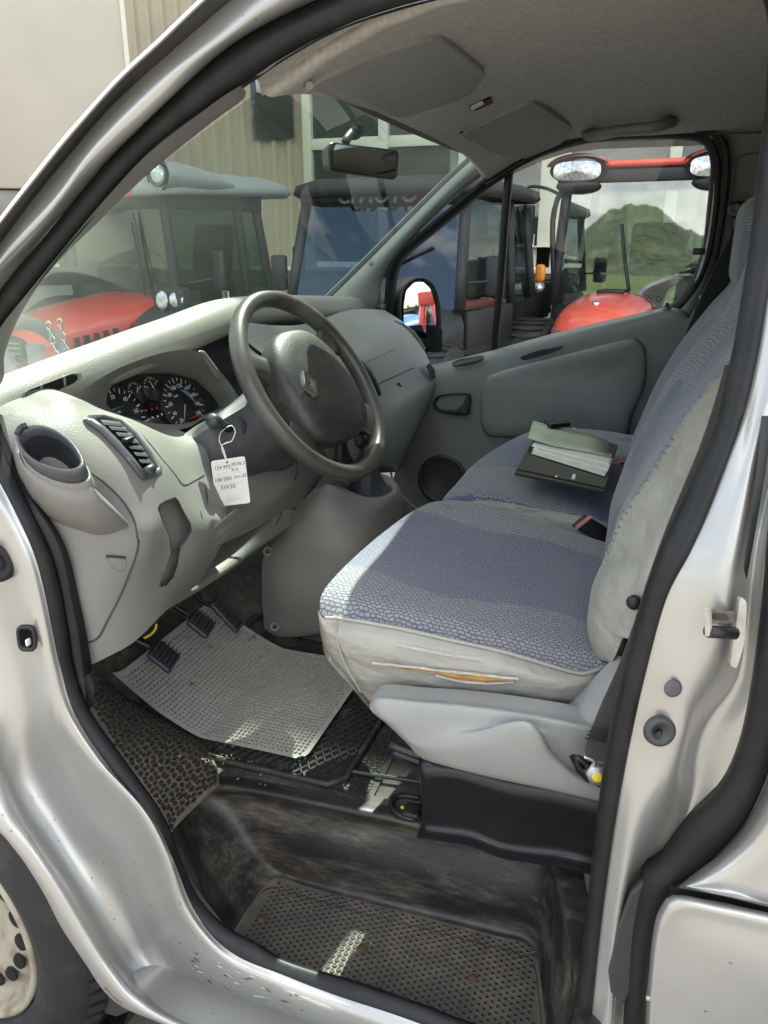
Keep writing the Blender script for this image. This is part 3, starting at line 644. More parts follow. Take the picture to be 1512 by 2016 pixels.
# painted frame edge behind the window and black outer seal
F0 = [(1346, 640), (1375, 575), (1400, 490), (1412, 400), (1420, 300), (1400, 268)]
F1 = [(1360, 645), (1392, 570), (1412, 490), (1424, 400), (1428, 310), (1412, 268)]
strip('painted_frame_edge', FR([(1328, 622), (1365, 560), (1390, 480), (1402, 400), (1407, 330), (1403, 300)], -.004), FR([(1352, 640), (1388, 555), (1404, 480), (1415, 400), (1420, 320), (1412, 285)], .0), M['silver'], pd, n=30, h=.15)
strip('frame_seal', FR([(1366, 640), (1390, 560), (1406, 480), (1418, 400), (1424, 320), (1412, 278), (1380, 262), (1300, 258), (1200, 266), (1110, 290), (1030, 325), (960, 372)], -.012), FR([(1382, 640), (1404, 560), (1420, 480), (1432, 400), (1438, 310), (1424, 268), (1385, 252), (1300, 248), (1200, 256), (1105, 281), (1025, 315), (955, 360)], -.014), M['seal'], van, n=60, h=.3)
# inner panel
D0 = [(820, 722), (866, 716), (960, 693), (1100, 655), (1240, 622), (1325, 605), (1358, 622)]
D1 = [(818, 740), (870, 733), (965, 708), (1100, 672), (1240, 638), (1322, 618), (1356, 632)]
D2 = [(815, 780), (870, 775), (960, 760), (1090, 730), (1230, 700), (1320, 690), (1350, 690)]
D3 = [(800, 860), (870, 860), (960, 850), (1090, 830), (1230, 800), (1310, 790), (1335, 790)]
D4 = [(770, 960), (850, 970), (950, 970), (1090, 950), (1230, 900), (1300, 890), (1330, 890)]
D5 = [(760, 1040), (850, 1060), (950, 1060), (1090, 1050), (1230, 1000), (1300, 990), (1330, 990)]
panel = loft('door_panel', [FR(D0, .02), FR(D0, -.004), FR(D1, -.035), FR(D2, -.045), FR(D3, -.03), FR(D4, -.03), FR(D5, -.03)], M['door'], pd, n=50, k=5)
panel['label'] = 'grey plastic inner panel of the passenger door'
# raised armrest area
Q0 = [(944, 790), (948, 755), (975, 733), (1100, 700), (1230, 668), (1262, 672), (1274, 700), (1270, 760), (1245, 815), (1210, 870), (1000, 862), (952, 850)]
def qring(k_, off): q_ = FR([(1105+(q[0]-1105)*k_, 778+(q[1]-778)*k_) for q in Q0], off); return q_+[q_[0]]
arm = loft('armrest_bulge', [qring(1.0, -.030), qring(.985, -.052), qring(.94, -.062), qring(.8, -.068), qring(.5, -.070), qring(.2, -.071), qring(.01, -.071)], M['door'], pd, n=64, k=3)
prism('pull_recess_shade', roundpoly(FR([(1022, 704), (1060, 690), (1112, 681), (1100, 690), (1060, 703), (1030, 710)], -.072), .008), (-.002, 0, .001), M['dark'], pd, .0008)  # dark patch on the armrest stands in for a shaded recess
# window switch plate, door handle cup, speaker
swp = roundpoly([far(888, 716, -.042), far(905, 709, -.042), far(952, 701, -.042), (far(953, 708, -.05)), far(935, 717, -.052), far(893, 724, -.052)], .01)
prism('switch_plate', swp, (-.003, 0, .004), M['dark'], pd, .001)
hc = [(852, 795), (862, 780), (890, 774), (922, 774), (928, 782), (926, 806), (920, 817), (890, 816), (862, 808)]
hr = FR(hc, -.045); hcen = sum(hr, Vector())/len(hr)
hd = loft('door_handle', [hr+[hr[0]], [p+Vector((-.006, 0, 0)) for p in hr]+[hr[0]+Vector((-.006, 0, 0))], [hcen+(p-hcen)*.86+Vector((-.006, 0, 0)) for p in hr+[hr[0]]], [hcen+(p-hcen)*.8+Vector((.02, 0, 0)) for p in hr+[hr[0]]], [hcen+Vector((.022, 0, 0)) for p in hr+[hr[0]]]], M['black'], pd, n=48, k=2)
prism('handle_lever', FR([(868, 806), (900, 806), (912, 795), (918, 780), (922, 782), (920, 806), (912, 813), (880, 812)], -.05), (-.008, 0, 0), M['dark'], hd, .003)
sc = far(871, 944, -.036); sa = Vector((-1, -.03, .1)).normalized(); ss_, su_ = frame(sa)
spk = lathe('speaker_grille', [(0, .0), (.066, .0), (.070, .007), (.078, .006), (.082, -.002)], sc, sa, M['dark'], pd, seg=40)
hexv, hexf = [], []
for i in range(-9, 10):
    for j in range(-9, 10):
        a_ = i*.0078+(j % 2)*.0039; b_ = j*.0068
        if a_*a_+b_*b_ > .062**2: continue
        b0 = len(hexv); cc = sc+sa*.0006+ss_*a_+su_*b_
        for rr_, hh in ((.0041, 0), (.0033, .0016)):
            hexv += [cc+sa*hh+(ss_*math.cos(rad(60*k+30))+su_*math.sin(rad(60*k+30)))*rr_ for k in range(6)]
        hexf += [(b0+k, b0+(k+1) % 6, b0+6+(k+1) % 6, b0+6+k) for k in range(6)]
obj('grille_honeycomb', hexv, hexf, M['door'], pd, smooth=False)['kind'] = 'stuff'
# door pull-knob at the rear of the sill, seat-belt guide on the frame
lathe('lock_knob', [(0, .014), (.005, .013), (.007, .004), (.012, 0)], far(1313, 606, -.02), (0, 0, 1), M['black'], pd, seg=14)
rbox('frame_clip', far(1376, 495, -.006), (.012, .03, .018), M['black'], pd, .004)
# small print on the window
fgx, fgz = Vector((0, -1, 0)), Vector((-.2, 0, 1))
ring_ = far(1297, 588, .028)
tube('recycling_mark', [ring_+fgx*(.0075*math.cos(2*math.pi*k/6))+fgz*(.0075*math.sin(2*math.pi*k/6)) for k in range(6)], .0017, M['black'], pd, seg=4, n=7, closed=True)
for i in range(5):
    rbox('window_print', far(1278-(i % 2)*3, 582+i*3.2, .028), (.0004, .022-.004*(i % 3), .0018), M['black'], pd, 0)
# ---- door mirror outside
MO = [(786, 640), (785, 600), (790, 568), (808, 548), (832, 544), (852, 557), (864, 590), (868, 630), (866, 672), (852, 697), (815, 693), (794, 670)]
mpn = Vector((-.46, -.885, .075)).normalized(); mp0 = far(826, 600, .10)
mo = []
for q in MO:
    dr = FW+RT*((q[0]-756)/FPX)+UP*((1008-q[1])/FPX); mo.append(CAM+dr*((mp0-CAM).dot(mpn)/dr.dot(mpn)))
mcn = sum(mo, Vector())/len(mo); back = -mpn*.11; mo.append(mo[0])
dm = loft('wing_mirror', [[mcn+(p-mcn)*.90-mpn*.004 for p in mo], [mcn+(p-mcn)*.95+mpn*.006 for p in mo], [p-mpn*.002 for p in mo], [p+back*.3 for p in mo], [mcn+(p-mcn)*.8+back for p in mo], [mcn+(p-mcn)*.05+back*1.15 for p in mo]], M['black'], van, n=60, k=4)
dm['label'] = 'black passenger wing mirror outside the window'
mpn = Vector((-.46, -.885, .075)).normalized(); mp0 = far(826, 600, .10)
def onmp(px, py, d=0):
    dr = FW+RT*((px-756)/FPX)+UP*((1008-py)/FPX); t = (mp0-CAM).dot(mpn)/dr.dot(mpn); return CAM+dr*t+mpn*d
gm = roundpoly([onmp(*q) for q in [(794, 636), (794, 600), (799, 572), (815, 556), (832, 555), (846, 568), (855, 598), (858, 630), (856, 652), (835, 655), (805, 648)]], .008, 3)
hull4('mirror_glass', gm, [p+mpn*.002 for p in gm], M['mirror'], dm)
gm2 = roundpoly([onmp(*q) for q in [(806, 662), (835, 666), (855, 662), (850, 680), (836, 690), (812, 684)]], .008, 3)
hull4('lower_mirror_glass', gm2, [p+mpn*.002 for p in gm2], M['mirror'], dm)
prism('mirror_arm', [far(862, 640, .06), far(872, 650, .05), far(872, 690, .05), far(862, 696, .06)], (.03, .05, 0), M['black'], dm, .004)
# ---- passenger-side rear trim, belt, added rear wall, floor
loft('side_trim', [[Vector((.80, -.10, .5)), Vector((.80, -.12, 1.2)), Vector((.775, -.11, 1.4)), Vector((.70, -.10, 1.62)), Vector((.66, -.09, 1.72))], [Vector((.78, -.35, .5)), Vector((.78, -.35, 1.2)), Vector((.75, -.35, 1.4)), Vector((.70, -.35, 1.62)), Vector((.66, -.35, 1.74))], [Vector((.78, -1.05, .5)), Vector((.78, -1.05, 1.2)), Vector((.75, -1.05, 1.4)), Vector((.70, -1.05, 1.62)), Vector((.66, -1.05, 1.74))]], M['grey2'], van, n=24, k=5)
tube('trim_joint', [far(1400, 262, -.02), far(1440, 262, -.035), far(1512, 260, -.05)], .0025, M['dark'], van, seg=6)
tube('belt_cover_outline', [far(1441, 460, -.04), far(1438, 400, -.04), far(1450, 318, -.045), far(1475, 302, -.05), far(1512, 306, -.06)], .002, M['dark'], van, seg=6)
lathe('belt_guide', [(.0, .0), (.012, .004), (.02, .002), (.022, -.004)], far(1448, 412, -.05), (-.8, .5, .1), M['black'], van, seg=18)
rbox('light_block_wall', (0, -.98, 1.15), (1.56, .03, 1.3), M['door'], van, .004)  # unseen wall added to block light from behind the seats
bel = strip('passenger_seat_belt', P([(1462, 395, .68), (1449, 440, .67), (1390, 562, .62), (1334, 697, .56), (1300, 800, .52)]), P([(1500, 400, .68), (1475, 450, .67), (1418, 600, .62), (1365, 700, .56), (1330, 800, .52)]), M['belt'], van, n=30, h=.04)
# left rear inside wall so that the cab is closed behind the pillar
loft('inner_side_wall', [[Vector((-.80, -.06, .4)), Vector((-.80, -.12, 1.1)), Vector((-.72, -.16, 1.5)), Vector((-.66, -.12, 1.75))], [Vector((-.80, -1.05, .4)), Vector((-.80, -1.05, 1.1)), Vector((-.72, -1.05, 1.5)), Vector((-.66, -1.05, 1.75))]], M['grey2'], van, n=16, k=3)
# outer roof, bonnet and nose, mostly out of sight
grid('roof_skin', [[Vector((x, y, zr(x*.92, min(y, .44))+.045)) for x in [-.76+1.52*i/20 for i in range(21)]] for y in [.47, .3, 0, -.6, -1.3, -2.2, -3.2]], M['silver'], van)
loft('bonnet', [[Vector((-.9, 1.0, 1.13)), Vector((-.5, 1.19, 1.17)), Vector((0, 1.26, 1.18)), Vector((.5, 1.19, 1.17)), Vector((.9, 1.0, 1.13))], [Vector((-.9, 1.35, 1.03)), Vector((-.45, 1.5, 1.07)), Vector((0, 1.55, 1.08)), Vector((.45, 1.5, 1.07)), Vector((.9, 1.35, 1.03))], [Vector((-.86, 1.65, .85)), Vector((-.4, 1.82, .88)), Vector((0, 1.86, .88)), Vector((.4, 1.82, .88)), Vector((.86, 1.65, .85))], [Vector((-.85, 1.72, .4)), Vector((-.4, 1.9, .4)), Vector((0, 1.93, .4)), Vector((.4, 1.9, .4)), Vector((.85, 1.72, .4))]], M['silver'], van, n=30, k=5)
# ================================================================ DASHBOARD
rows = [
 [(6, 818, -.80), (70, 800, -.76), (140, 782, -.71), (205, 808, -.60), (300, 845, -.50), (365, 852, -.46)],
 [(22, 880, -.82), (90, 850, -.79), (165, 830, -.735), (262, 832, -.63), (345, 868, -.53), (402, 880, -.47)],
 [(45, 960, -.83), (130, 925, -.80), (210, 905, -.75), (312, 905, -.655), (372, 930, -.57), (425, 950, -.49)],
 [(70, 1035, -.83), (165, 1015, -.81), (258, 1000, -.755), (330, 985, -.685), (385, 990, -.61), (440, 1000, -.50)],
 [(97, 1110, -.83), (180, 1090, -.81), (278, 1070, -.765), (332, 1050, -.705), (395, 1045, -.63), (450, 1030, -.52)],
 [(125, 1200, -.83), (195, 1180, -.81), (270, 1155, -.765), (326, 1120, -.71), (385, 1105, -.64), (430, 1085, -.54)],
 [(160, 1318, -.82), (212, 1293, -.80), (266, 1262, -.765), (322, 1207, -.705), (352, 1180, -.63), (390, 1150, -.55)]]
g = [P(r) for r in rows]
cols = [dense([g[i][j] for i in range(7)], 6) for j in range(6)]
full = [dense([c[i] for c in cols], 6) for i in range(len(cols[0]))]
R_, Cc = len(full), len(full[0])
vs = [v for r in full for v in r]
bk = Vector((.10, .16, 0)); vs += [v+bk for r in full for v in r]; nn_ = R_*Cc; fs = []
for i in range(R_-1):
    for j in range(Cc-1):
        a = i*Cc+j; fs.append((a, a+1, a+Cc+1, a+Cc)); fs.append((nn_+a, nn_+a+Cc, nn_+a+Cc+1, nn_+a+1))
for i in range(R_-1):
    a, b = i*Cc, (i+1)*Cc; fs.append((a, b, nn_+b, nn_+a)); a, b = i*Cc+Cc-1, (i+1)*Cc+Cc-1; fs.append((b, a, nn_+a, nn_+b))
for j in range(Cc-1):
    a, b = j, j+1; fs.append((b, a, nn_+a, nn_+b)); a, b = (R_-1)*Cc+j, (R_-1)*Cc+j+1; fs.append((a, b, nn_+b, nn_+a))
dash = obj('dashboard', vs, fs, M['grey'], van)
bm = bmesh.new(); bm.from_mesh(dash.data); bmesh.ops.recalc_face_normals(bm, faces=bm.faces[:]); bm.to_mesh(dash.data); bm.free()
dash['label'] = 'moulded grey plastic dashboard end beside the driver doorway'
def onface(px, py, d=0):                                 # point on the moulded face under a pixel, lifted towards the viewer by d
    best = None
    for i in range(0, R_-1):
        for j in range(Cc-1):
            for tri in ((full[i][j], full[i][j+1], full[i+1][j+1]), (full[i][j], full[i+1][j+1], full[i+1][j])):
                h = geometry.intersect_ray_tri(*tri, FW+RT*((px-756)/FPX)+UP*((1008-py)/FPX), CAM, True)
                if h and (best is None or (h-CAM).length < (best-CAM).length): best = h
    if best is None: best = at(px, py, x=-.825 if px < 200 else -.7)
    return best + (CAM-best).normalized()*d
def cutter(outline, deep, front=.02, shrink=.92):
    a = [onface(*q, d=front) for q in outline]; b = [onface(*q, d=-deep) for q in outline]; c = sum(b, Vector())/len(b)
    o = hull4('cut', a, [c+(p-c)*shrink for p in b], None); return o
ventO = [(163, 825), (175, 817), (205, 816), (240, 826), (270, 850), (300, 890), (318, 918), (320, 928), (308, 938), (285, 946), (276, 942), (255, 915), (225, 880), (195, 850), (172, 834)]
pkt = [(308, 1000), (312, 990), (325, 982), (345, 975), (352, 982), (366, 1010), (378, 1030), (380, 1048), (368, 1068), (352, 1088), (340, 1100), (334, 1082), (332, 1062), (320, 1035)]
pkt2 = [(336, 1085), (350, 1072), (358, 1070), (352, 1110), (342, 1140), (326, 1158), (315, 1160), (311, 1155), (322, 1130), (330, 1105)]
cutout(dash, [cutter(ventO, .05), cutter(pkt, .045, shrink=.8), cutter(pkt2, .035, shrink=.75)])
dash.data.polygons.foreach_set('use_smooth', [True]*len(dash.data.polygons)); edgesplit(dash, 32)
# fuse-box lid joint, pull notch
tube('lid_joint', [onface(*q, d=.0002) for q in [(168, 925), (205, 950), (240, 985), (262, 1020), (270, 1055), (272, 1075), (262, 1110), (240, 1165), (215, 1215), (196, 1252), (182, 1262), (160, 1268)]], .0016, M['dark'], dash, seg=6, n=60)
nt_ = [onface(*q, d=.001) for q in [(209, 1096), (228, 1097), (247, 1099), (249, 1108), (247, 1118), (240, 1124), (230, 1124), (218, 1115)]]
ncen = sum(nt_, Vector())/len(nt_); inw = (ncen-CAM).normalized()
grid('lid_notch', [[p for p in nt_], [ncen+(p-ncen)*.93+inw*.004 for p in nt_], [ncen+(p-ncen)*.3+inw*.006+Vector((0, 0, -.002)) for p in nt_], [ncen+inw*.006 for p in nt_]], M['grey'], dash, cv=True)
tube('notch_edge', [onface(209, 1095, .002), onface(228, 1096, .002), onface(247, 1098, .002)], .0016, M['black'], dash, seg=6)
tube('panel_joint', [onface(*q, d=.0002) for q in [(255, 830), (290, 868), (320, 905), (345, 935), (362, 955)]] + [onface(385, 945, .0002), onface(402, 935, .0002)], .0011, M['dark'], dash, seg=5, n=40)
# air vent: frame, slats, thumb wheel
vo = [onface(*q, d=.003) for q in ventO]; vc = sum(vo, Vector())/len(vo); vin_ = (vc-CAM).normalized()
def inset(l, s): 
    c = sum(l, Vector())/len(l); return [c+(p-c)*s for p in l]
def insetd(l, d):
    o = []; n_ = len(l); c = sum(l, Vector())/n_
    for i in range(n_):
        t = (l[(i+1) % n_]-l[i-1]).normalized(); q = t.cross(vin_).normalized()
        if q.dot(c-l[i]) < 0: q = -q
        o.append(l[i]+q*d)
    return o
vent = grid('air_vent', [vo, [p-vin_*.003 for p in insetd(vo, .003)], [p-vin_*.0005 for p in insetd(vo, .009)], [p+vin_*.03 for p in insetd(vo, .011)], [vc+vin_*.035 for p in vo]], M['shroud'], dash, cv=True)
vent['label'] = 'slatted air vent beside the instrument cluster'
A_ = [(192, 826), (212, 838), (232, 856), (248, 872), (264, 892), (278, 912)]
B_ = [(232, 828), (248, 842), (264, 858), (278, 876), (290, 894), (300, 912)]
for k in range(7):
    t = (k+.6)/7; 
    def lerpl(L): 
        f = t*(len(L)-1); i = min(int(f), len(L)-2); return (L[i][0]+(L[i+1][0]-L[i][0])*(f-i), L[i][1]+(L[i+1][1]-L[i][1])*(f-i))
    a, b = onface(*lerpl(A_), d=-.002), onface(*lerpl(B_), d=-.002)
    dn = (onface(*B_[-1])-onface(*B_[0])).normalized()
    hull4('slat', [a, b, b+dn*.0055, a+dn*.0055], [a+vin_*.012-dn*.006, b+vin_*.012-dn*.006, b+vin_*.012-dn*.004, a+vin_*.012-dn*.004], M['dark'], vent, .0008)
tk = onface(252, 866, .001); rbox('vent_slider', tk, (.020, .010, .008), M['black'], vent, .003)
lathe('thumb_wheel', [(0, -.010), (.006, -.010), (.0065, 0), (.006, .010), (0, .010)], onface(292, 926, -.002), (.75, -.4, .3), M['dark'], vent, seg=18)
# cup holder pod on the dash end
pod0 = [(22, 885), (30, 862), (70, 850), (120, 870), (160, 900), (172, 930), (168, 980), (205, 1010), (262, 1030), (230, 1055), (190, 1058), (130, 1040), (90, 1020), (58, 985), (32, 940)]
pn = Vector((-.50, -.22, .84)).normalized(); pc0 = onface(103, 893, .058)
def onpod(px, py, d=0):
    dr = FW+RT*((px-756)/FPX)+UP*((1008-py)/FPX); return CAM+dr*((pc0-CAM).dot(pn)/dr.dot(pn))+pn*d
RC = [(38, 872), (44, 858), (62, 849), (90, 849), (118, 860), (144, 880), (162, 905), (167, 924), (156, 934), (132, 937), (100, 930), (68, 914), (46, 893)]
rc3 = [onpod(*q) for q in RC]; rcc = sum(rc3, Vector())/len(rc3); rc3 = resample(rc3, 40, True); RCp = []
def ell(s_, h): return [rcc+(p-rcc)*s_+pn*h for p in rc3]
def prj(p): v = p-CAM; w_ = v.dot(FW); return (756+FPX*v.dot(RT)/w_, 1008-FPX*v.dot(UP)/w_)
# pod body: from the dash face out to the collar under the ring, matched by bearing round the cup
cb = ell(1.10, -.022); pcx, pcy = 103, 905
def polyhit(poly, a):
    d = Vector((math.cos(a), math.sin(a))); best = None
    for i in range(len(poly)):
        q = geometry.intersect_line_line_2d(Vector((pcx, pcy)), Vector((pcx, pcy))+d*600, Vector(poly[i-1]), Vector(poly[i]))
        if q is not None and (best is None or (q-Vector((pcx, pcy))).length > (best-Vector((pcx, pcy))).length): best = q
    return best
l0, l1, l2, l3 = [], [], [], []
for p in cb:
    u, v = prj(p); a = math.atan2(v-pcy, u-pcx); q = polyhit(pod0, a) or Vector((u, v))
    base = onface(q.x, q.y, -.006); tow = (CAM-p).normalized()
    if (Vector((u, v))-Vector((pcx, pcy))).length > (q-Vector((pcx, pcy))).length: base = p-tow*.05
    l0.append(base); l1.append(base.lerp(p, .30)+tow*.016); l2.append(base.lerp(p, .72)+tow*.014); l3.append(p)
pod = loft('cup_holder', [l0+[l0[0]], l1+[l1[0]], l2+[l2[0]], l3+[l3[0]]], M['grey'], van, n=41, k=5)
pod['label'] = 'grey cup holder pod with a dark rim on the dash end'
grid('pod_collar', [ell(1.13, -.030), ell(1.10, -.014), ell(1.04, -.012), ell(1.0, -.022)], M['grey'], pod, cv=True)
grid('cup_ring', [ell(.98, -.020), ell(1.03, -.008), ell(1.06, .002), ell(1.04, .009), ell(.97, .011), ell(.90, .007), ell(.88, -.004)], M['shroud'], pod, cv=True)
grid('cup_well', [ell(.885, -.002), ell(.85, -.03), ell(.78, -.075), ell(0.0, -.078)], M['dark'], pod, cv=True)
tube('ring_clip', [onpod(40, 868, .012), onpod(48, 856, .013), onpod(58, 851, .012)], .004, M['dark'], pod, seg=8)
# ---- grained top ridge with the demister slot, running the whole width
RY = [(-25, 812, -.80), (10, 788, -.745), (80, 762, -.68), (150, 733, -.60), (230, 702, -.51), (300, 675, -.43), (380, 645, -.32), (460, 613, -.16)]
rdg = P(RY) + [at(520, 601, y=.86), at(580, 597, y=.86), at(660, 597, y=.855), at(720, 598, y=.84), at(757, 602, y=.82)]
def ro(dy, dz): return [p+Vector((0, dy, dz)) for p in rdg]
rid = loft('dash_top', [ro(.16, -.05), ro(.07, .012), ro(.03, .018), ro(.006, .008), ro(-.006, -.018), ro(.0, -.040), ro(.03, -.045), ro(.14, -.03), ro(.22, -.06)], M['ridge'], van, n=80, k=5)
rid['label'] = 'pale grained ridge along the top of the dashboard'
loft('dash_cowl', [[p+Vector((0, .15, -.045)) for p in rdg], [Vector((p.x*1.02, 1.10, 1.19)) for p in rdg], [Vector((p.x*1.04, 1.28-.2*(p.x/.8)**2, 1.17)) for p in rdg]], M['ridge'], rid, n=50, k=3)
def ridpt(px, py, s): return at(px, py, x=s)
def slot(t0, t1, r0, r1):
    q = resample(rdg, 200); return q[int(t0*199)], q[int(t1*199)]
so2 = [(50, 776), (58, 768), (100, 752), (140, 737), (152, 737), (154, 746), (146, 754), (105, 772), (66, 788), (54, 786)]
def ons(px, py, d=0):
    x = -.60-(150-px)*.00095*.95; p = at(px, py, x=x); return p+(CAM-p).normalized()*d
sl0 = [ons(*q, d=.030) for q in so2]; slc = sum(sl0, Vector())/len(sl0); sv = (slc-CAM).normalized()
dms = grid('demister_slot', [inset(sl0, 1.16), [p-sv*.003 for p in inset(sl0, 1.08)], sl0, [p+sv*.006 for p in inset(sl0, .97)]], M['ridge'], rid, cv=True)
obj('slot_cavity', [p+sv*.006 for p in inset(sl0, .99)], [tuple(range(len(sl0)))], M['void'], dms, smooth=False)
for q in ((82, 757, 80, 779), (126, 740, 128, 761)):
    tube('slot_vane', [ons(q[0], q[1], .028), ons(q[2], q[3], .028)], .0022, M['ridge'], dms, seg=6, n=3)
# ---- instrument binnacle: hood bowl, cluster, dials
bowl = [(150, 780), (185, 752), (240, 722), (300, 700), (345, 690), (385, 690), (415, 715), (445, 745), (470, 790), (440, 812), (400, 825), (370, 842), (320, 848), (260, 836), (205, 815), (170, 800)]
bx = [-.69, -.63, -.56, -.49, -.44, -.38, -.31, -.27, -.27, -.33, -.38, -.42, -.47, -.53, -.60, -.66]
bo = [at(q[0], q[1], x=x) for q, x in zip(bowl, bx)]
clu = [(200, 800), (204, 775), (225, 752), (262, 739), (300, 735), (345, 737), (385, 748), (415, 775), (432, 800), (420, 810), (400, 818), (375, 832), (340, 839), (300, 838), (260, 830), (220, 818)]
CP = at(315, 790, x=-.40); cn = (Vector((-.1, -1, .42))).normalized()
def onplane(px, py, p0, n_, d=0):
    dr = FW+RT*((px-756)/FPX)+UP*((1008-py)/FPX); t = (p0-CAM).dot(n_)/dr.dot(n_); return CAM+dr*t+n_*d
cl = [onplane(*q, CP, cn) for q in clu]
bin_ = loft('instrument_binnacle', [bo+[bo[0]], [a.lerp(b, .5)+cn*.004 for a, b in zip(bo+[bo[0]], cl+[cl[0]])], [b+cn*.012 for b in cl+[cl[0]]], [b-cn*.004 for b in cl+[cl[0]]]], M['grey'], van, n=64, k=4)
clo = obj('instrument_cluster', cl, [tuple(range(len(cl)))], M['gloss'], van, smooth=False)
clo['label'] = 'black instrument cluster with speedometer and rev counter'
def pxlen(p): return (p-CAM).dot(FW)/FPX
ux_ = (onplane(420, 800, CP, cn)-onplane(210, 790, CP, cn)).normalized(); uy_ = cn.cross(ux_).normalized()
ux_ = Vector((1, 0, 0)); ux_ = (ux_-cn*ux_.dot(cn)).normalized(); uy_ = cn.cross(ux_)
def dial(cxp, r, a0, a1, n_, labels, lr, size, needle, sw_=True):
    c = onplane(*cxp, CP, cn, .0015)
    lathe('dial_face', [(0, .0002), (r*1.12, .0002), (r*1.14, -.001)], c-cn*.001, cn, M['black'], clo, seg=36)
    vs, fs = [], []
    for k in range(n_+1):
        a = rad(a0+(a1-a0)*k/n_); d = ux_*math.cos(a)+uy_*math.sin(a); t = ux_*-math.sin(a)+uy_*math.cos(a)
        w_, l_ = (.0007, .88) if k % 2 else (.0010, .82); b = len(vs)
        vs += [c+d*r+t*w_, c+d*r-t*w_, c+d*r*l_-t*w_, c+d*r*l_+t*w_]; fs.append((b, b+1, b+2, b+3))
    o = obj('dial_scale', vs, fs, M['mark'], clo, smooth=False); o['kind'] = 'stuff'
    for k, s in enumerate(labels):
        a = rad(a0+(a1-a0)*k/(len(labels)-1)); p = c+(ux_*math.cos(a)+uy_*math.sin(a))*r*lr
        text('dial_number', s, size, facing(p, ux_, uy_), M['mark'], clo, .0002)
    a = rad(needle); d = ux_*math.cos(a)+uy_*math.sin(a); t = ux_*-math.sin(a)+uy_*math.cos(a)
    obj('needle', [c+t*.0012+cn*.002, c-t*.0012+cn*.002, c+d*r*.85+cn*.002], [(0, 1, 2)], M['mark'], clo, smooth=False)
dial((362, 797), .052, 225, -40, 20, ['20', '40', '60', '80', '100', '120', '140', '160', '180', '200'], .70, .0105, 232)
dial((240, 822), .052, 225, -40, 20, ['5', '10', '20', '30', '40', '50', '55'], .70, .011, 228)
dial((300, 765), .021, 160, 30, 6, ['F', '½', 'E'], .6, .006, 100)
dial((268, 774), .019, 160, 30, 6, ['C', 'H'], .6, .006, 60)
text('dial_unit', 'km/h', .006, facing(onplane(345, 780, CP, cn, .0015), ux_, uy_), M['mark'], clo, .0002)
text('dial_unit', 'x100', .006, facing(onplane(232, 812, CP, cn, .0015), ux_, uy_), M['mark'], clo, .0002)
for q, m_ in (((287, 808), 'red'), ((298, 806), 'red'), ((308, 804), 'red'), ((300, 822), 'mark'), ((310, 820), 'mark'), ((318, 816), 'mark')):
    lathe('warning_light', [(0, .0004), (.0022, .0004), (.0024, 0)], onplane(*q, CP, cn, .001), cn, M[m_], clo, seg=8)
tube('needle_stop', [onplane(372, 825, CP, cn, .003), onplane(390, 818, CP, cn, .003)], .0016, M['red'], clo, seg=6)
obj('cluster_lens', [p+cn*.008 for p in cl], [tuple(range(len(cl)))], M['lens'], clo, smooth=False)
# tray behind the wheel and dark recess under the ridge
loft('dash_recess', [ro(.0, -.038), ro(.10, -.08), ro(.12, -.16), ro(.02, -.24)], M['shroud'], van, n=60, k=3)
hull4('tray_lip', P([(388, 690, -.36), (402, 690, -.34), (440, 742, -.27), (428, 752, -.28)]), P([(388, 690, -.30), (402, 690, -.28), (440, 742, -.21), (428, 752, -.22)]), M['grey'], bin_, .004)
# ---- lower dash: column surround, knee panel, cross beam
KP = [[(362, 855, -.47), (400, 830, -.42), (470, 800, -.33), (560, 800, -.20), (640, 800, -.05), (690, 800, .08)],
      [(395, 930, -.52), (430, 950, -.46), (520, 935, -.33), (580, 900, -.2), (650, 900, -.02), (710, 900, .10)],
      [(410, 985, -.56), (450, 985, -.47), (520, 965, -.35), (585, 940, -.22), (640, 940, -.05), (700, 945, .1)],
      [(400, 1050, -.60), (450, 1030, -.50), (520, 1000, -.37), (580, 960, -.24), (630, 960, -.08), (690, 960, .1)],
      [(365, 1120, -.63), (425, 1078, -.52), (503, 1040, -.38), (562, 1005, -.24), (620, 990, -.10), (680, 985, .08)]]
loft('knee_panel', [P(r) for r in KP], M['grey'], van, n=50, k=5)
tube('panel_joint', P([(362, 957, -.55), (380, 980, -.58), (395, 1010, -.61), (398, 1045, -.615), (385, 1085, -.63), (372, 1105, -.635)]), .0013, M['dark'], dash, seg=6)
cw = P([(388, 1085, -.622), (392, 1060, -.61), (425, 1030, -.565), (460, 1005, -.52), (468, 1000, -.50), (460, 1040, -.50), (440, 1065, -.53), (400, 1090, -.60)])
prism('access_cover', [p+(CAM-p).normalized()*.004 for p in roundpoly(cw, .012)], (-.003, -.005, .002), M['grey'], van, .0015)
lathe('cover_screw', [(0, .0015), (.003, .0015), (.0042, 0)], at(387, 1081, x=-.628)+Vector((-.004, -.006, .002)), (-.4, -.8, .3), M['dark'], van, seg=12)
BT = P([(330, 1150, -.66), (356, 1121, -.62), (425, 1078, -.51), (503, 1040, -.37), (562, 1006, -.24), (620, 985, -.1)])
BB = P([(318, 1210, -.67), (321, 1206, -.65), (387, 1167, -.53), (464, 1117, -.39), (518, 1075, -.28), (600, 1020, -.12)])
beam = loft('lower_dash_beam', [[p+Vector((.02, .06, .0)) for p in BT], [p+Vector((0, .10, -.02)) for p in BT], [p+Vector((-.01, .05, .028)) for p in BB], [p+Vector((-.012, -.0, .012)) for p in BB], [p+Vector((0, .015, -.006)) for p in BB], [p+Vector((.02, .08, -.004)) for p in BB]], M['grey'], van, n=40, k=5)
beam['label'] = 'rolled grey lower edge of the dashboard above the pedals'
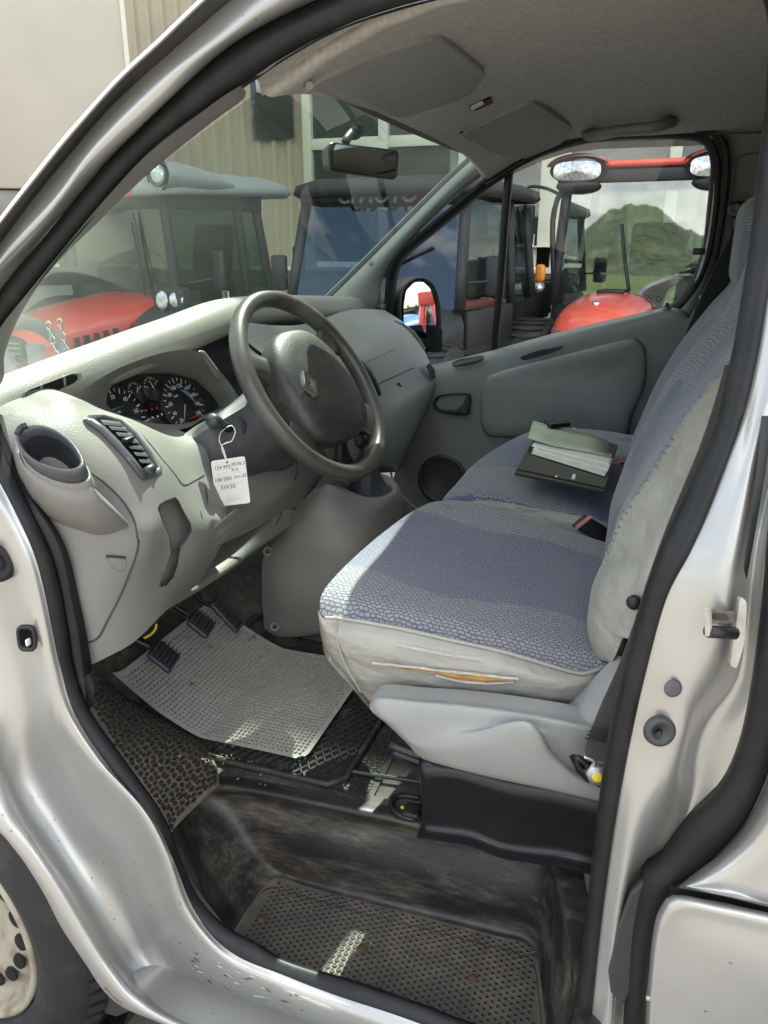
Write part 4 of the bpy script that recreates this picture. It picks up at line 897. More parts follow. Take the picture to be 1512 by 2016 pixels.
# ---- steering column, stalk, wheel
WCn = Vector((-.30, .569, 1.207)); th, az = .5846, -.1174
wn = Vector((math.sin(az)*math.cos(th), -math.cos(az)*math.cos(th), math.sin(th)))
wa1 = wn.cross(Vector((0, 0, 1))).normalized(); wb1 = wa1.cross(wn)   # wa1 to one side, wb1 up the wheel
if wb1.z < 0: wb1 = -wb1
def wp(a, b, h=0): return WCn + wa1*a + wb1*b + wn*h
SHR = [[(381, 862, -.47), (392, 838, -.44), (430, 815, -.39), (480, 790, -.32), (560, 800, -.2), (600, 860, -.17), (560, 925, -.24), (515, 940, -.30), (460, 955, -.38), (425, 948, -.43), (400, 928, -.46)]]
sh0 = P(SHR[0]); shc = sum(sh0, Vector())/len(sh0)
# shroud rings from the dash to the hub
ringA = [shc+(p-shc)*1.0-wn*.02 for p in sh0]
ringB = [shc+(p-shc)*.98+wn*.035 for p in sh0]
hubc = WCn-wn*.045
def hubring(r, h): 
    o = []
    for p in sh0:
        d = p-shc; d = d-wn*d.dot(wn); o.append(WCn+d.normalized()*r-wn*h)
    return o
shr = loft('column_shroud', [r+[r[0]] for r in (ringA, ringB, [a.lerp(b, .45) for a, b in zip(ringB, hubring(.075, .05))], hubring(.075, .05), hubring(.05, .042))], M['shroud'], van, n=60, k=4)
shr['label'] = 'dark plastic steering column shroud'
prism('column_top_cover', P([(430, 815, -.40), (484, 776, -.335), (497, 790, -.315), (500, 806, -.31), (470, 818, -.35), (446, 828, -.385)]), (.02, .02, -.02), M['ridge'], shr, .006)
ic = at(462, 842, x=-.425); lathe('ignition_surround', [(0, .002), (.018, .003), (.022, .0)], ic, (-.75, -.6, .1), M['dark'], shr, seg=24)
tube('stalk_lever', [at(466, 850, x=-.40), at(448, 842, x=-.44), at(430, 834, x=-.475)], .0085, M['black'], shr, seg=12, n=8)
lathe('stalk_knob', [(0, .020), (.009, .019), (.0125, .012), (.0125, -.004), (.0105, -.014), (.008, -.018)], at(424, 831, x=-.485), at(424, 831, x=-.485)-at(448, 842, x=-.44), M['dark'], shr, seg=20)
lathe('column_port', [(0, -.003), (.011, -.002), (.015, .001), (.0165, 0)], at(533, 886, x=-.325), (-.6, -.7, -.1), M['dark'], shr, seg=20)
# rim: fat oval section, worn
rows = []
for i in range(96):
    a = 2*math.pi*i/96; d = wa1*math.cos(a)+wb1*math.sin(a); rr_ = []
    for j in range(16):
        b = 2*math.pi*j/16; k_ = 1+.05*math.sin(a*3+1)
        rr_.append(WCn + d*(.176+.0150*math.cos(b)*k_) + wn*(.0165*math.sin(b)*k_))
    rows.append(rr_)
sw_ = grid('steering_wheel', rows, M['wheelrim'], van, cu=True, cv=True); sw_['label'] = 'worn dark grey four-spoke steering wheel'
# four spokes as flat webs, airbag pad, badge
for a, wd in ((28, .030), (152, .030), (-38, .036), (218, .036)):
    a = rad(a); d = wa1*math.cos(a)+wb1*math.sin(a); t = wn.cross(d)
    pr1 = []
    for s, wv, h, th_ in ((.055, wd*1.1, -.004, .016), (.095, wd*.95, -.012, .013), (.13, wd*.85, -.010, .011), (.168, wd*1.2, -.002, .010)):
        c = WCn+d*s+wn*h
        pr1.append([c+t*wv*math.cos(q)+wn*th_*math.sin(q) for q in [2*math.pi*k/14 for k in range(14)]])
    loft('spoke', [r+[r[0]] for r in pr1], M['wheelrim'], sw_, n=28, k=4)
po = []
for k in range(40):
    t = 2*math.pi*k/40; cs, sn = math.cos(t), math.sin(t)
    x_ = abs(cs)**.72*(1 if cs > 0 else -1)*.106; y_ = abs(sn)**.72*(1 if sn > 0 else -1)*.112
    x_ *= 1.02-.14*sn; y_ = y_-.006
    po.append((x_, y_))
def pring(s, h): return [wp(x_*s, -.012+(y_+.012)*s, h) for x_, y_ in po]
hub = grid('airbag_pad', [pring(.93, -.03), pring(1.0, -.012), pring(1.0, .006), pring(.965, .016), pring(.88, .023), pring(.7, .029), pring(.45, .033), pring(.2, .034), pring(0, .034)], M['airbag'], sw_, cv=True)
for sgn in (-1, 1):
    tube('pad_seam', [wp(sgn*.030+x_, y_, h) for x_, y_, h in ((.010*sgn, .080, .0215), (.004*sgn, .04, .0312), (0, -.01, .0335), (.004*sgn, -.06, .0300), (.010*sgn, -.100, .0200))], .0011, M['black'], sw_, seg=5)
bp0 = onplane(612, 753, WCn+wn*.044, wn)
dia = [bp0+wb1*.024, bp0+wa1*.018, bp0-wb1*.024, bp0-wa1*.018]; dc = sum(dia, Vector())/4
dn_ = [dc+(p-dc)*.55 for p in dia]
bd = obj('badge', [p for p in dia]+[p for p in dn_]+[p-wn*.010 for p in dia]+[p-wn*.010 for p in dn_], [(0, 1, 5, 4), (1, 2, 6, 5), (2, 3, 7, 6), (3, 0, 4, 7), (0, 8, 9, 1), (1, 9, 10, 2), (2, 10, 11, 3), (3, 11, 8, 0), (4, 5, 13, 12), (5, 6, 14, 13), (6, 7, 15, 14), (7, 4, 12, 15)], M['chrome'], sw_, smooth=False)
bd['label'] = 'chrome diamond badge'
text('airbag_lettering', 'AIRBAG', .012, facing(onplane(655, 748, WCn+wn*.0335, wn), wa1*.15-wb1, wa1), M['wheelrim'], sw_, .0006)
# ---- passenger half of the dash, glovebox, vents
PG = [[(585, 640, -.02), (690, 610, .42), (757, 610, .72)],
      [(640, 690, .0), (720, 640, .40), (800, 640, .72)],
      [(680, 720, .0), (750, 690, .40), (830, 680, .74)],
      [(705, 790, .02), (780, 760, .42), (855, 735, .76)],
      [(730, 850, .05), (800, 800, .42), (860, 760, .77)],
      [(745, 890, .08), (800, 860, .42), (845, 800, .77)],
      [(755, 920, .15), (790, 900, .45), (810, 870, .77)],
      [(770, 930, .3), (780, 930, .5), (790, 920, .77)]]
pdash = loft('passenger_dash', [[P(r)[0]+Vector((-.14, .10, .02))]+P(r) for r in PG], M['grey2'], van, n=40, k=6)
pdash['label'] = 'rounded grey passenger side of the dashboard with glovebox'
def pdp(px, py, x, d=.003):
    d += .012 
    p = at(px, py, x=x); return p+(CAM-p).normalized()*d
tube('glovebox_joint', [pdp(738, 760, .18, .004), pdp(775, 742, .35, .004), pdp(815, 724, .55, .004)], .0018, M['black'], pdash, seg=6)
tube('lid_joint', [pdp(710, 718, .1, .004), pdp(745, 703, .3, .004), pdp(782, 686, .48, .004)], .0010, M['dark'], pdash, seg=6)
gk = roundpoly([pdp(770, 760, .42, .004), pdp(785, 752, .46, .004), pdp(790, 760, .48, .004), pdp(786, 775, .47, .004), pdp(775, 782, .44, .004)], .006)
prism('glovebox_latch', gk, (-.002, -.003, 0), M['dark'], pdash, .001)
hull4('dash_grab_recess', [pdp(*q, .012) for q in [(838, 720, .68), (846, 714, .71), (856, 728, .74), (858, 745, .75), (850, 748, .72)]], [pdp(*q, .0) for q in [(838, 720, .68), (846, 714, .71), (856, 728, .74), (858, 745, .75), (850, 748, .72)]], M['dark'], pdash, .002)
def ventbar(name, pts, wv, lab):
    o = strip(name, [p+Vector(wv)*-1 for p in pts], [p+Vector(wv) for p in pts], M['black'], pdash, n=24, h=.25); o['label'] = lab
    q = resample(pts, 11)
    for p in q[1:-1]:
        rbox('slat', p+(CAM-p).normalized()*.006, (.034, .004, .010), M['shroud'], o, .0015)
    return o
ventbar('air_vent', [pdp(768, 632, .66, .004), pdp(790, 642, .70, .004), pdp(812, 662, .73, .004), pdp(828, 688, .75, .004)], (.012, -.012, 0), 'passenger air vent at the dash corner')
ventbar('air_vent', [pdp(690, 705, .02, .004), pdp(712, 725, .04, .004), pdp(728, 752, .06, .004), pdp(738, 780, .08, .004)], (.012, -.010, 0), 'centre air vent behind the steering wheel')
rbox('dash_end_clip', at(750, 604, x=.71), (.05, .02, .016), M['black'], pdash, .003)
# centre stack knobs seen through the wheel
lathe('heater_knob', [(0, .016), (.012, .015), (.016, .006), (.018, 0)], at(712, 840, x=-.02), (-.3, -.9, .3), M['black'], pdash, seg=20)
lathe('heater_knob', [(0, .016), (.012, .015), (.016, .006), (.018, 0)], at(708, 868, x=-.02), (-.3, -.9, .3), M['black'], pdash, seg=20)
rbox('centre_switch_panel', at(690, 850, x=.03), (.16, .02, .16), M['dark'], pdash, .006)
# ---- gear console
K0 = [(634, 951, -.10), (668, 945, -.06), (720, 938, .02), (770, 955, .09), (790, 985, .11), (786, 1015, .10)]
KC = [[(620, 960, -.16), (581, 1004, -.17), (540, 1068, -.18), (518, 1100, -.18), (516, 1180, -.17), (520, 1230, -.155), (521, 1249, -.15)],
      [(650, 955, -.16), (620, 1000, -.19), (580, 1060, -.205), (560, 1110, -.205), (556, 1180, -.20), (560, 1235, -.175), (562, 1254, -.16)],
      [(700, 985, -.13), (680, 1015, -.17), (650, 1070, -.20), (630, 1120, -.205), (610, 1180, -.20), (605, 1235, -.175), (600, 1252, -.16)],
      [(750, 1000, -.08), (735, 1030, -.12), (720, 1080, -.16), (700, 1130, -.175), (680, 1190, -.18), (660, 1240, -.165), (640, 1248, -.155)],
      [(788, 990, .04), (784, 1030, -.0), (775, 1080, -.04), (765, 1130, -.07), (760, 1190, -.10), (755, 1240, -.10), (750, 1255, -.10)],
      [(800, 985, .16), (800, 1030, .16), (800, 1080, .16), (800, 1130, .16), (800, 1190, .16), (800, 1240, .16), (800, 1255, .16)]]
con = loft('gear_console', [P(r) for r in KC], M['grey'], van, n=50, k=6); con['label'] = 'grey plastic gear lever console'
ktop = P([(620, 960, -.16), (650, 955, -.16), (700, 985, -.13), (750, 1000, -.08), (788, 990, .04), (786, 960, .09), (760, 935, .10), (700, 930, .04), (650, 930, -.04)])
kt = resample(ktop, 40, True); kc = sum(kt, Vector())/40; bc = at(728, 968, x=-.0)
bo_ = [bc+Vector((.062*math.cos(a), .052*math.sin(a), .0)) for a in [2*math.pi*k/40 for k in range(40)]]
# match the start of the boot ring to the outline
def ang(p, c): return math.atan2(p.y-c.y, p.x-c.x)
kt.sort(key=lambda p: ang(p, kc)); bo_.sort(key=lambda p: ang(p, bc))
grid('console_top', [kt, [a.lerp(b, .35)+Vector((0, 0, .010)) for a, b in zip(kt, bo_)], [b+Vector((0, 0, .006)) for b in bo_], [b+Vector((0, 0, -.004)) for b in bo_]], M['grey'], con, cv=True)
boot = grid('gear_boot', [[bc+(b-bc)*1.0+Vector((0, 0, -.006)) for b in bo_], [bc+(b-bc)*.78+Vector((.0, .004, .012)) for b in bo_], [bc+(b-bc)*(.46+.05*(i % 4 > 1))+Vector((.004, .006, .045)) for i, b in enumerate(bo_)], [bc+(b-bc)*(.30)+Vector((.008, .008, .09)) for b in bo_], [bc+(b-bc)*.16+Vector((.01, .01, .13)) for b in bo_]], M['dark'], con, cv=True)
tube('gear_lever', [bc+Vector((.01, .01, .11)), bc+Vector((.015, .012, .17))], .008, M['black'], con, seg=10, n=3)
lathe('gear_knob', [(0, .05), (.014, .048), (.022, .034), (.02, .012), (.012, 0)], bc+Vector((.015, .012, .165)), (.05, 0, 1), M['black'], con, seg=20)
for q in ((527, 1086, -.187), (541, 1234, -.172)):
    p = at(*q[:2], x=q[2]); a_ = (CAM-p).normalized()
    sr = lathe('screw_seat', [(0, -.001), (.006, -.001), (.0085, .0015), (.0105, .0012), (.0112, -.001)], p+a_*.003, (-.85, -.3, .2), M['grey'], con, seg=18)
    lathe('screw', [(0, .002), (.0045, .002), (.0055, 0)], p+a_*.003, (-.85, -.3, .2), M['dark'], con, seg=10)
tube('console_joint', P([(581, 895, -.26), (585, 925, -.24), (575, 960, -.23), (545, 1030, -.215), (520, 1075, -.20)]), .0012, M['dark'], con, seg=5)
tube('door_sill_wire', P([(765, 905, .55), (775, 950, .45), (800, 985, .4), (825, 1005, .35)]), .003, M['grey2'], van, seg=6)
# dark fire wall and toe board under the dash
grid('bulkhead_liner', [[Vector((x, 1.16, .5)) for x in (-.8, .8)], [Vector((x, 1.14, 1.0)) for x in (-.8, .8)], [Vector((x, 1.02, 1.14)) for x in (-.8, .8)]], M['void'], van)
# ================================================================ SEATS
FAR_ = P([(905, 990, -.19), (1001, 1008, -.155), (1095, 1038, -.14), (1190, 1072, -.14), (1260, 1095, -.14)])
c_rows = [
 P([(630, 1215, -.655), (700, 1222, -.655), (790, 1238, -.655), (900, 1263, -.655), (1001, 1286, -.655), (1095, 1314, -.655), (1150, 1326, -.655), (1230, 1342, -.655)]),
 P([(632, 1175, -.635), (700, 1178, -.625), (790, 1195, -.62), (900, 1220, -.62), (1001, 1245, -.62), (1095, 1270, -.62), (1150, 1284, -.62), (1230, 1300, -.62)]),
 P([(655, 1140, -.59), (720, 1140, -.57), (800, 1155, -.555), (900, 1180, -.55), (1001, 1202, -.55), (1095, 1225, -.55), (1150, 1238, -.55), (1230, 1255, -.55)]),
 P([(705, 1090, -.48), (770, 1092, -.46), (850, 1105, -.44), (930, 1125, -.43), (1015, 1145, -.43), (1100, 1165, -.43), (1160, 1178, -.43), (1235, 1195, -.43)]),
 P([(765, 1040, -.37), (820, 1042, -.345), (890, 1054, -.33), (960, 1072, -.32), (1030, 1090, -.32), (1105, 1110, -.32), (1165, 1125, -.32), (1240, 1142, -.32)]),
 P([(820, 1002, -.265), (870, 1000, -.24), (930, 1012, -.225), (990, 1028, -.22), (1050, 1045, -.22), (1115, 1062, -.22), (1175, 1080, -.22), (1250, 1098, -.22)]),
 P([(862, 988, -.20), (905, 986, -.185), (955, 996, -.165), (1010, 1010, -.16), (1060, 1026, -.155), (1120, 1045, -.15), (1185, 1066, -.15), (1255, 1085, -.15)])]
far_drop = [[p+Vector((.012, 0, -.04)) for p in c_rows[-1]], [p+Vector((.012, 0, -.20)) for p in c_rows[-1]]]
seat = loft('driver_seat', c_rows+far_drop, M['cushion'], van, n=50, k=5)
seat['label'] = 'blue patterned driver seat with torn grey vinyl side'
fr_ = [r[0] for r in c_rows]
# vinyl side with seam, wrinkles and the tear
V0 = [(626, 1200, -.655), (640, 1218, -.66), (700, 1224, -.662), (790, 1240, -.662), (900, 1265, -.662), (1001, 1288, -.662), (1095, 1316, -.662), (1146, 1328, -.66), (1185, 1318, -.65)]
V1 = [(629, 1228, -.66), (645, 1245, -.672), (705, 1255, -.678), (790, 1272, -.680), (900, 1296, -.680), (1001, 1318, -.680), (1085, 1342, -.678), (1138, 1350, -.67), (1178, 1340, -.65)]
V2 = [(640, 1275, -.652), (662, 1292, -.668), (715, 1305, -.676), (795, 1316, -.678), (900, 1334, -.678), (1001, 1350, -.678), (1080, 1368, -.674), (1126, 1372, -.665), (1160, 1362, -.65)]
V3 = [(690, 1335, -.645), (702, 1345, -.655), (735, 1352, -.662), (800, 1362, -.664), (900, 1375, -.664), (1001, 1385, -.664), (1075, 1395, -.660), (1110, 1396, -.655), (1140, 1388, -.645)]
V4 = [(728, 1382, -.62), (735, 1388, -.63), (755, 1395, -.64), (810, 1402, -.645), (900, 1410, -.645), (1001, 1418, -.645), (1070, 1424, -.64), (1100, 1424, -.635), (1125, 1418, -.63)]
vs_ = loft('cushion_side', [P(V0), P(V1), P(V2), P(V3), P(V4)], M['vinyl'], seat, n=70, k=6); vs_['label'] = 'worn grey vinyl cushion side with a long tear'
ved = [P(v)[0] for v in (V0, V1, V2, V3, V4)]
loft('cushion_front', [[a+(q-ved[0])+Vector((0, .001, -.004)) for a in ved] for i, q in enumerate(fr_)], M['vinyl'], seat, n=24, k=4)
tube('cushion_piping', P([(q[0], q[1]-2, q[2]-.002) for q in V0[1:]]), .0028, M['vinyl'], seat, seg=6, n=60)
def onside(px, py, d=0): p = at(px, py, x=-.681); return p+Vector((-d, 0, 0))
def tear(name, up, dn, m, d0=.001, d1=.0022):
    a, b = [onside(*q, d0) for q in up], [onside(*q, d0) for q in dn]
    return loft(name, [a, [(p+q)*.5+Vector((-d1, 0, 0)) for p, q in zip(a, b)], b], m, vs_, n=24, k=2)
def jag(l, a_): return [(x_+random.uniform(-2, 2), y_+random.uniform(-a_, a_)) for x_, y_ in l]
def seq(x0, y0, x1, y1, n_, sag=0): return [(x0+(x1-x0)*k/n_, y0+(y1-y0)*k/n_+sag*math.sin(math.pi*k/n_)) for k in range(n_+1)]
random.seed(9)
tear('torn_foam', seq(852, 1314, 1012, 1332, 10, -2), seq(855, 1322, 1008, 1337, 10, 10), M['foam'], .003, .0045)
tear('torn_edge', jag(seq(735, 1300, 1022, 1332, 22, 0), .8), jag(seq(735, 1302, 1022, 1334, 22, 0), .9), M['torn'], .0036, .0052)
tear('torn_edge', jag(seq(860, 1325, 1010, 1338, 12, 8), .5), jag(seq(862, 1327, 1012, 1340, 12, 8.5), .8), M['torn'], .0034, .0040)
tear('torn_edge', jag(seq(778, 1264, 950, 1294, 16, 2), .8), jag(seq(780, 1266, 952, 1296, 16, 3), 1.0), M['torn'], .0030, .0046)
tear('torn_slit_foam', seq(745, 1304, 853, 1318, 8, 1), seq(748, 1306, 856, 1322, 8, 2), M['foam'], .0028, .0034)  # thin strip of exposed foam along the slit
tube('side_seam', P([(661, 1212, -.668), (664, 1260, -.676), (680, 1310, -.676), (712, 1365, -.664)]), .0016, M['vinyl'], seat, seg=5)
# backrest: fabric facing forward, vinyl bolster facing the door
back_l = [(1195, 1090, -.16), (1203, 1038, -.14), (1207, 994, -.13), (1223, 943, -.12), (1251, 867, -.10), (1290, 796, -.09), (1334, 721, -.09), (1417, 629, -.1), (1461, 546, -.12), (1490, 470, -.15)]
back_m = [(1190, 1130, -.34), (1205, 1060, -.33), (1220, 1005, -.32), (1250, 940, -.31), (1290, 860, -.30), (1335, 790, -.30), (1385, 725, -.30), (1450, 650, -.31), (1490, 570, -.32), (1510, 500, -.34)]
back_s = [(1165, 1200, -.56), (1185, 1120, -.56), (1211, 1045, -.56), (1239, 994, -.555), (1286, 927, -.55), (1334, 844, -.55), (1382, 776, -.55), (1429, 725, -.55), (1480, 650, -.54), (1520, 580, -.52)]
bk = loft('backrest_fabric', [[p+Vector((.02, -.10, 0)) for p in P(back_l)], P(back_l), P(back_m), P(back_s)], M['back'], seat, n=50, k=6); bk['label'] = 'blue patterned driver backrest'
side_o = [(1250, 1260, -.70), (1278, 1170, -.70), (1325, 1075, -.70), (1362, 1000, -.69), (1410, 900, -.68), (1450, 810, -.67), (1480, 730, -.66), (1505, 660, -.65), (1540, 600, -.63), (1570, 530, -.60)]
side_m = [(1196, 1235, -.655), (1235, 1150, -.65), (1265, 1070, -.64), (1300, 1000, -.63), (1350, 910, -.62), (1392, 825, -.615), (1430, 762, -.61), (1468, 700, -.60), (1510, 625, -.59), (1545, 550, -.56)]
bol = loft('backrest_side', [P(back_s), P(side_m), P(side_o), [p+Vector((.02, -.12, 0)) for p in P(side_o)]], M['vinyl'], seat, n=50, k=5)
# rounded foot of the bolster
foot = loft('bolster_foot', [P([(1200, 1075, -.53), (1175, 1130, -.57), (1164, 1160, -.58), (1158, 1200, -.59), (1156, 1235, -.60), (1165, 1275, -.615), (1180, 1298, -.63), (1195, 1303, -.64)]), P([(1235, 1065, -.565), (1205, 1120, -.62), (1190, 1160, -.635), (1184, 1200, -.645), (1182, 1235, -.65), (1186, 1268, -.655), (1194, 1292, -.655), (1200, 1304, -.655)]), P([(1300, 1070, -.63), (1265, 1120, -.67), (1255, 1160, -.68), (1245, 1200, -.69), (1235, 1235, -.69), (1222, 1265, -.685), (1212, 1290, -.675), (1203, 1305, -.66)])], M['vinyl'], seat, n=30, k=6)
for i in range(46):                                      # blanket-stitched seam
    q = resample(P(back_s), 47)[i] if i == 0 else q_[i]
    if i == 0: q_ = resample(P(back_s), 47)
    tube('stitch', [q_[i]+Vector((-.004, .004, .0)), q_[i]+Vector((-.012, -.006, -.004))], .0012, M['cushion'], bol, seg=4, n=2)
# recliner/belt guide on the bolster
rg = lathe('backrest_lever', [(0, .012), (.007, .011), (.009, .008), (.009, .003), (.006, 0)], at(1252, 1184, x=-.70), (-.85, .35, .1), M['black'], seat, seg=20)
# headless top of passenger backrest and passenger seat
pr_rows = [
 P([(884, 990, -.05), (960, 1000, -.05), (1050, 1012, -.05), (1127, 1024, -.05), (1202, 1040, -.05), (1260, 1050, -.05)]),
 P([(882, 975, -.03), (960, 968, -.03), (1050, 985, -.025), (1127, 1000, -.02), (1202, 1018, -.02), (1260, 1030, -.02)]),
 P([(906, 948, .05), (980, 945, .06), (1060, 956, .08), (1130, 968, .09), (1200, 985, .1), (1260, 1000, .1)]),
 P([(940, 910, .20), (1010, 908, .21), (1080, 915, .23), (1140, 925, .24), (1205, 938, .25), (1260, 950, .25)]),
 P([(988, 876, .36), (1050, 875, .37), (1110, 880, .39), (1165, 888, .40), (1220, 898, .41), (1270, 908, .41)]),
 P([(1035, 853, .50), (1090, 850, .51), (1140, 853, .53), (1185, 858, .54), (1235, 866, .55), (1280, 874, .55)]),
 P([(1060, 848, .56), (1105, 844, .57), (1150, 846, .59), (1195, 850, .60), (1240, 857, .61), (1285, 864, .61)])]
ps = loft('passenger_seat', [[p+Vector((-.005, 0, -.2)) for p in pr_rows[0]], [p+Vector((-.012, 0, -.04)) for p in pr_rows[0]]]+pr_rows+[[p+Vector((.02, 0, -.05)) for p in pr_rows[-1]]], M['cushion2'], van, n=40, k=5)
ps['label'] = 'blue patterned passenger seat beyond the driver seat'
pf = [r[0] for r in pr_rows]
loft('cushion_front', [pf, [p+Vector((0, .012, -.03)) for p in pf], [p+Vector((0, -.02, -.2)) for p in pf]], M['cushion2'], ps, n=24, k=4)
pside = P([(884, 992, -.052), (960, 985, -.055), (1050, 1000, -.055), (1127, 1013, -.055), (1202, 1030, -.055)])
loft('cushion_side', [pside, [p+Vector((-.008, 0, -.05)) for p in pside], [p+Vector((0, 0, -.18)) for p in pside]], M['vinyl'], ps, n=24, k=3)
pb_l = [(1205, 960, .60), (1240, 880, .62), (1262, 830, .62), (1300, 745, .62), (1345, 670, .62), (1400, 600, .61), (1450, 540, .60), (1480, 420, .58), (1500, 330, .55)]
pb_r = [(1200, 1060, -.06), (1225, 980, -.05), (1255, 900, -.04), (1300, 810, -.03), (1350, 740, -.02), (1420, 650, -.02), (1480, 560, -.02), (1530, 440, -.02), (1560, 330, -.0)]
loft('backrest', [[p+Vector((.02, -.1, 0)) for p in P(pb_l)], P(pb_l), [a.lerp(b, .5)+Vector((0, .0, .0)) for a, b in zip(P(pb_l), P(pb_r))], P(pb_r)], M['back'], ps, n=40, k=5)
# driver head restraint edge seen against the pillar
hrp = [Vector((-.34+.0*i, -.30+.0*i, 1.52)) for i in range(1)]
hr_ = rbox('head_restraint', at(1500, 480, x=.30), (.28, .10, .2), M['back'], ps, .045, seg=5)
# seat skirt, base, runner
K_top = [(728, 1385, -.70), (745, 1369, -.71), (830, 1376, -.715), (913, 1382, -.715), (1010, 1394, -.715), (1102, 1409, -.715), (1158, 1423, -.71), (1200, 1432, -.70)]
K_a = [(728, 1392, -.72), (748, 1378, -.73), (830, 1386, -.735), (913, 1393, -.735), (1010, 1404, -.735), (1102, 1420, -.735), (1158, 1434, -.73), (1200, 1444, -.72)]
K_b = [(736, 1405, -.724), (760, 1412, -.735), (840, 1425, -.738), (920, 1434, -.738), (1000, 1430, -.742), (1095, 1442, -.735), (1150, 1462, -.725), (1200, 1480, -.715)]
K_c = [(760, 1424, -.72), (780, 1436, -.73), (820, 1458, -.735), (930, 1446, -.748), (1036, 1420, -.765), (1085, 1470, -.735), (1140, 1515, -.722), (1200, 1540, -.715)]
K_d = [(800, 1462, -.715), (815, 1472, -.725), (850, 1482, -.735), (940, 1478, -.75), (1040, 1462, -.765), (1090, 1500, -.752), (1140, 1535, -.74), (1200, 1560, -.73)]
K_e = [(826, 1488, -.70), (840, 1496, -.71), (870, 1506, -.72), (938, 1524, -.73), (1010, 1540, -.735), (1064, 1551, -.735), (1130, 1566, -.73), (1200, 1582, -.72)]
skt = loft('seat_skirt', [[p+Vector((.03, 0, 0)) for p in P(K_top)], P(K_top), P(K_a), P(K_b), P(K_c), P(K_d), P(K_e), [p+Vector((.03, 0, .01)) for p in P(K_e)]], M['skirt'], seat, n=70, k=5); skt['label'] = 'pale grey moulded skirt along the seat base'
rb_ = loft('seat_rear_shell', [P([(1100, 1405, -.66), (1140, 1365, -.66), (1185, 1318, -.66), (1215, 1290, -.66)]), P([(1130, 1422, -.70), (1170, 1390, -.70), (1215, 1340, -.70), (1250, 1300, -.70)]), P([(1180, 1440, -.72), (1220, 1420, -.72), (1260, 1380, -.72), (1290, 1340, -.72)])], M['skirt'], seat, n=24, k=4)
hol = [at(*q, x=-.755) for q in [(1120, 1488), (1130, 1484), (1146, 1494), (1165, 1500), (1200, 1520), (1200, 1560), (1178, 1549), (1155, 1540), (1135, 1520)]]
obj('anchor_recess', hol, [tuple(range(len(hol)))], M['void'], seat, smooth=False)
tube('anchor_loop', P([(1136, 1492, -.765), (1150, 1500, -.765), (1160, 1512, -.765), (1150, 1518, -.765), (1138, 1505, -.765)]), .004, M['black'], seat, seg=6, n=24, closed=True)
tube('anchor_clip', P([(1150, 1490, -.77), (1162, 1493, -.77), (1172, 1500, -.77), (1168, 1506, -.77)]), .0025, M['zinc'], seat, seg=6)
bolt = lathe('anchor_bolt', [(0, .014), (.009, .013), (.0105, .006), (.0145, .005), (.0145, 0)], at(1176, 1523, x=-.765), (-.92, -.1, .3), M['zinc'], seat, seg=6)
lathe('paint_mark', [(0, .0005), (.0055, .0004), (.006, 0)], at(1176, 1531, x=-.781), (-.92, -.1, .3), M['yellow'], seat, seg=10)
# driver belt
bl = strip('driver_seat_belt', P([(1428, 720, -.70), (1408, 790, -.71), (1378, 880, -.72), (1345, 960, -.725), (1310, 1045, -.73), (1276, 1140, -.74), (1246, 1235, -.75), (1215, 1320, -.758), (1180, 1400, -.766), (1152, 1475, -.772), (1155, 1490, -.772)]), P([(1462, 720, -.70), (1440, 790, -.71), (1412, 880, -.72), (1382, 960, -.725), (1348, 1045, -.73), (1316, 1140, -.74), (1288, 1235, -.75), (1262, 1320, -.758), (1240, 1400, -.766), (1205, 1490, -.772), (1190, 1500, -.772)]), M['belt2'], van, n=60, h=.03)
for i in range(4):
    a, b = at(1164-i*4+0, 1432+i*7, x=-.775), at(1222-i*4, 1442+i*7, x=-.775)
    tube('belt_stitching', [a, a.lerp(b, .5), b], .0012, M['belt'], bl, seg=5, n=4)
# black base under the skirt
B_t = [(826, 1480, -.66), (832, 1500, -.685), (900, 1512, -.69), (1000, 1535, -.69), (1100, 1555, -.69), (1220, 1580, -.69)]
B_m = [(828, 1560, -.655), (840, 1565, -.675), (905, 1572, -.67), (1000, 1600, -.68), (1100, 1625, -.675), (1220, 1660, -.68)]
B_b = [(828, 1618, -.63), (840, 1622, -.645), (925, 1634, -.65), (1001, 1660, -.655), (1119, 1677, -.66), (1220, 1705, -.66)]
bs = loft('seat_base', [[p+Vector((.1, .0, 0)) for p in P(B_t)], P(B_t), P(B_m), P(B_b), [p+Vector((-.02, 0, -.012)) for p in P(B_b)]], M['base'], van, n=50, k=5); bs['label'] = 'glossy black plastic base under the driver seat'
grid('base_front', [[P(B_t)[0]+Vector((d, 0, 0)) for d in (0, .2, .5)], [P(B_m)[0]+Vector((d, 0, 0)) for d in (0, .2, .5)], [P(B_b)[0]+Vector((d, 0, 0)) for d in (0, .2, .5)]], M['base'], bs)
for dz, m_ in ((0, 'base'), (.012, 'dark')):
    tube('seat_runner', [at(768, 1478, x=-.62)+Vector((0, 0, dz)), at(800, 1490, x=-.62)+Vector((0, 0, dz)), at(860, 1510, x=-.62)+Vector((0, 0, dz))], .007, M[m_], bs, seg=6, n=6)
hook = tube('tie_down_loop', [at(px, py, z=.60) for px, py in [(822, 1612), (800, 1610), (778, 1600), (770, 1585), (778, 1570), (800, 1567), (826, 1572)]], .005, M['black'], van, seg=8, n=30)
lathe('loop_cup', [(.03, .004), (.026, .0), (.012, -.004), (0, -.004)], at(802, 1590, z=.598), (0, 0, 1), M['step'], hook, seg=24)
rbox('loop_latch', at(812, 1596, z=.606), (.03, .026, .012), M['black'], hook, .004)
lathe('paint_mark', [(0, .001), (.003, .001), (.003, 0)], at(792, 1590, z=.602), (-.5, 0, 1), M['yellow'], hook, seg=8)
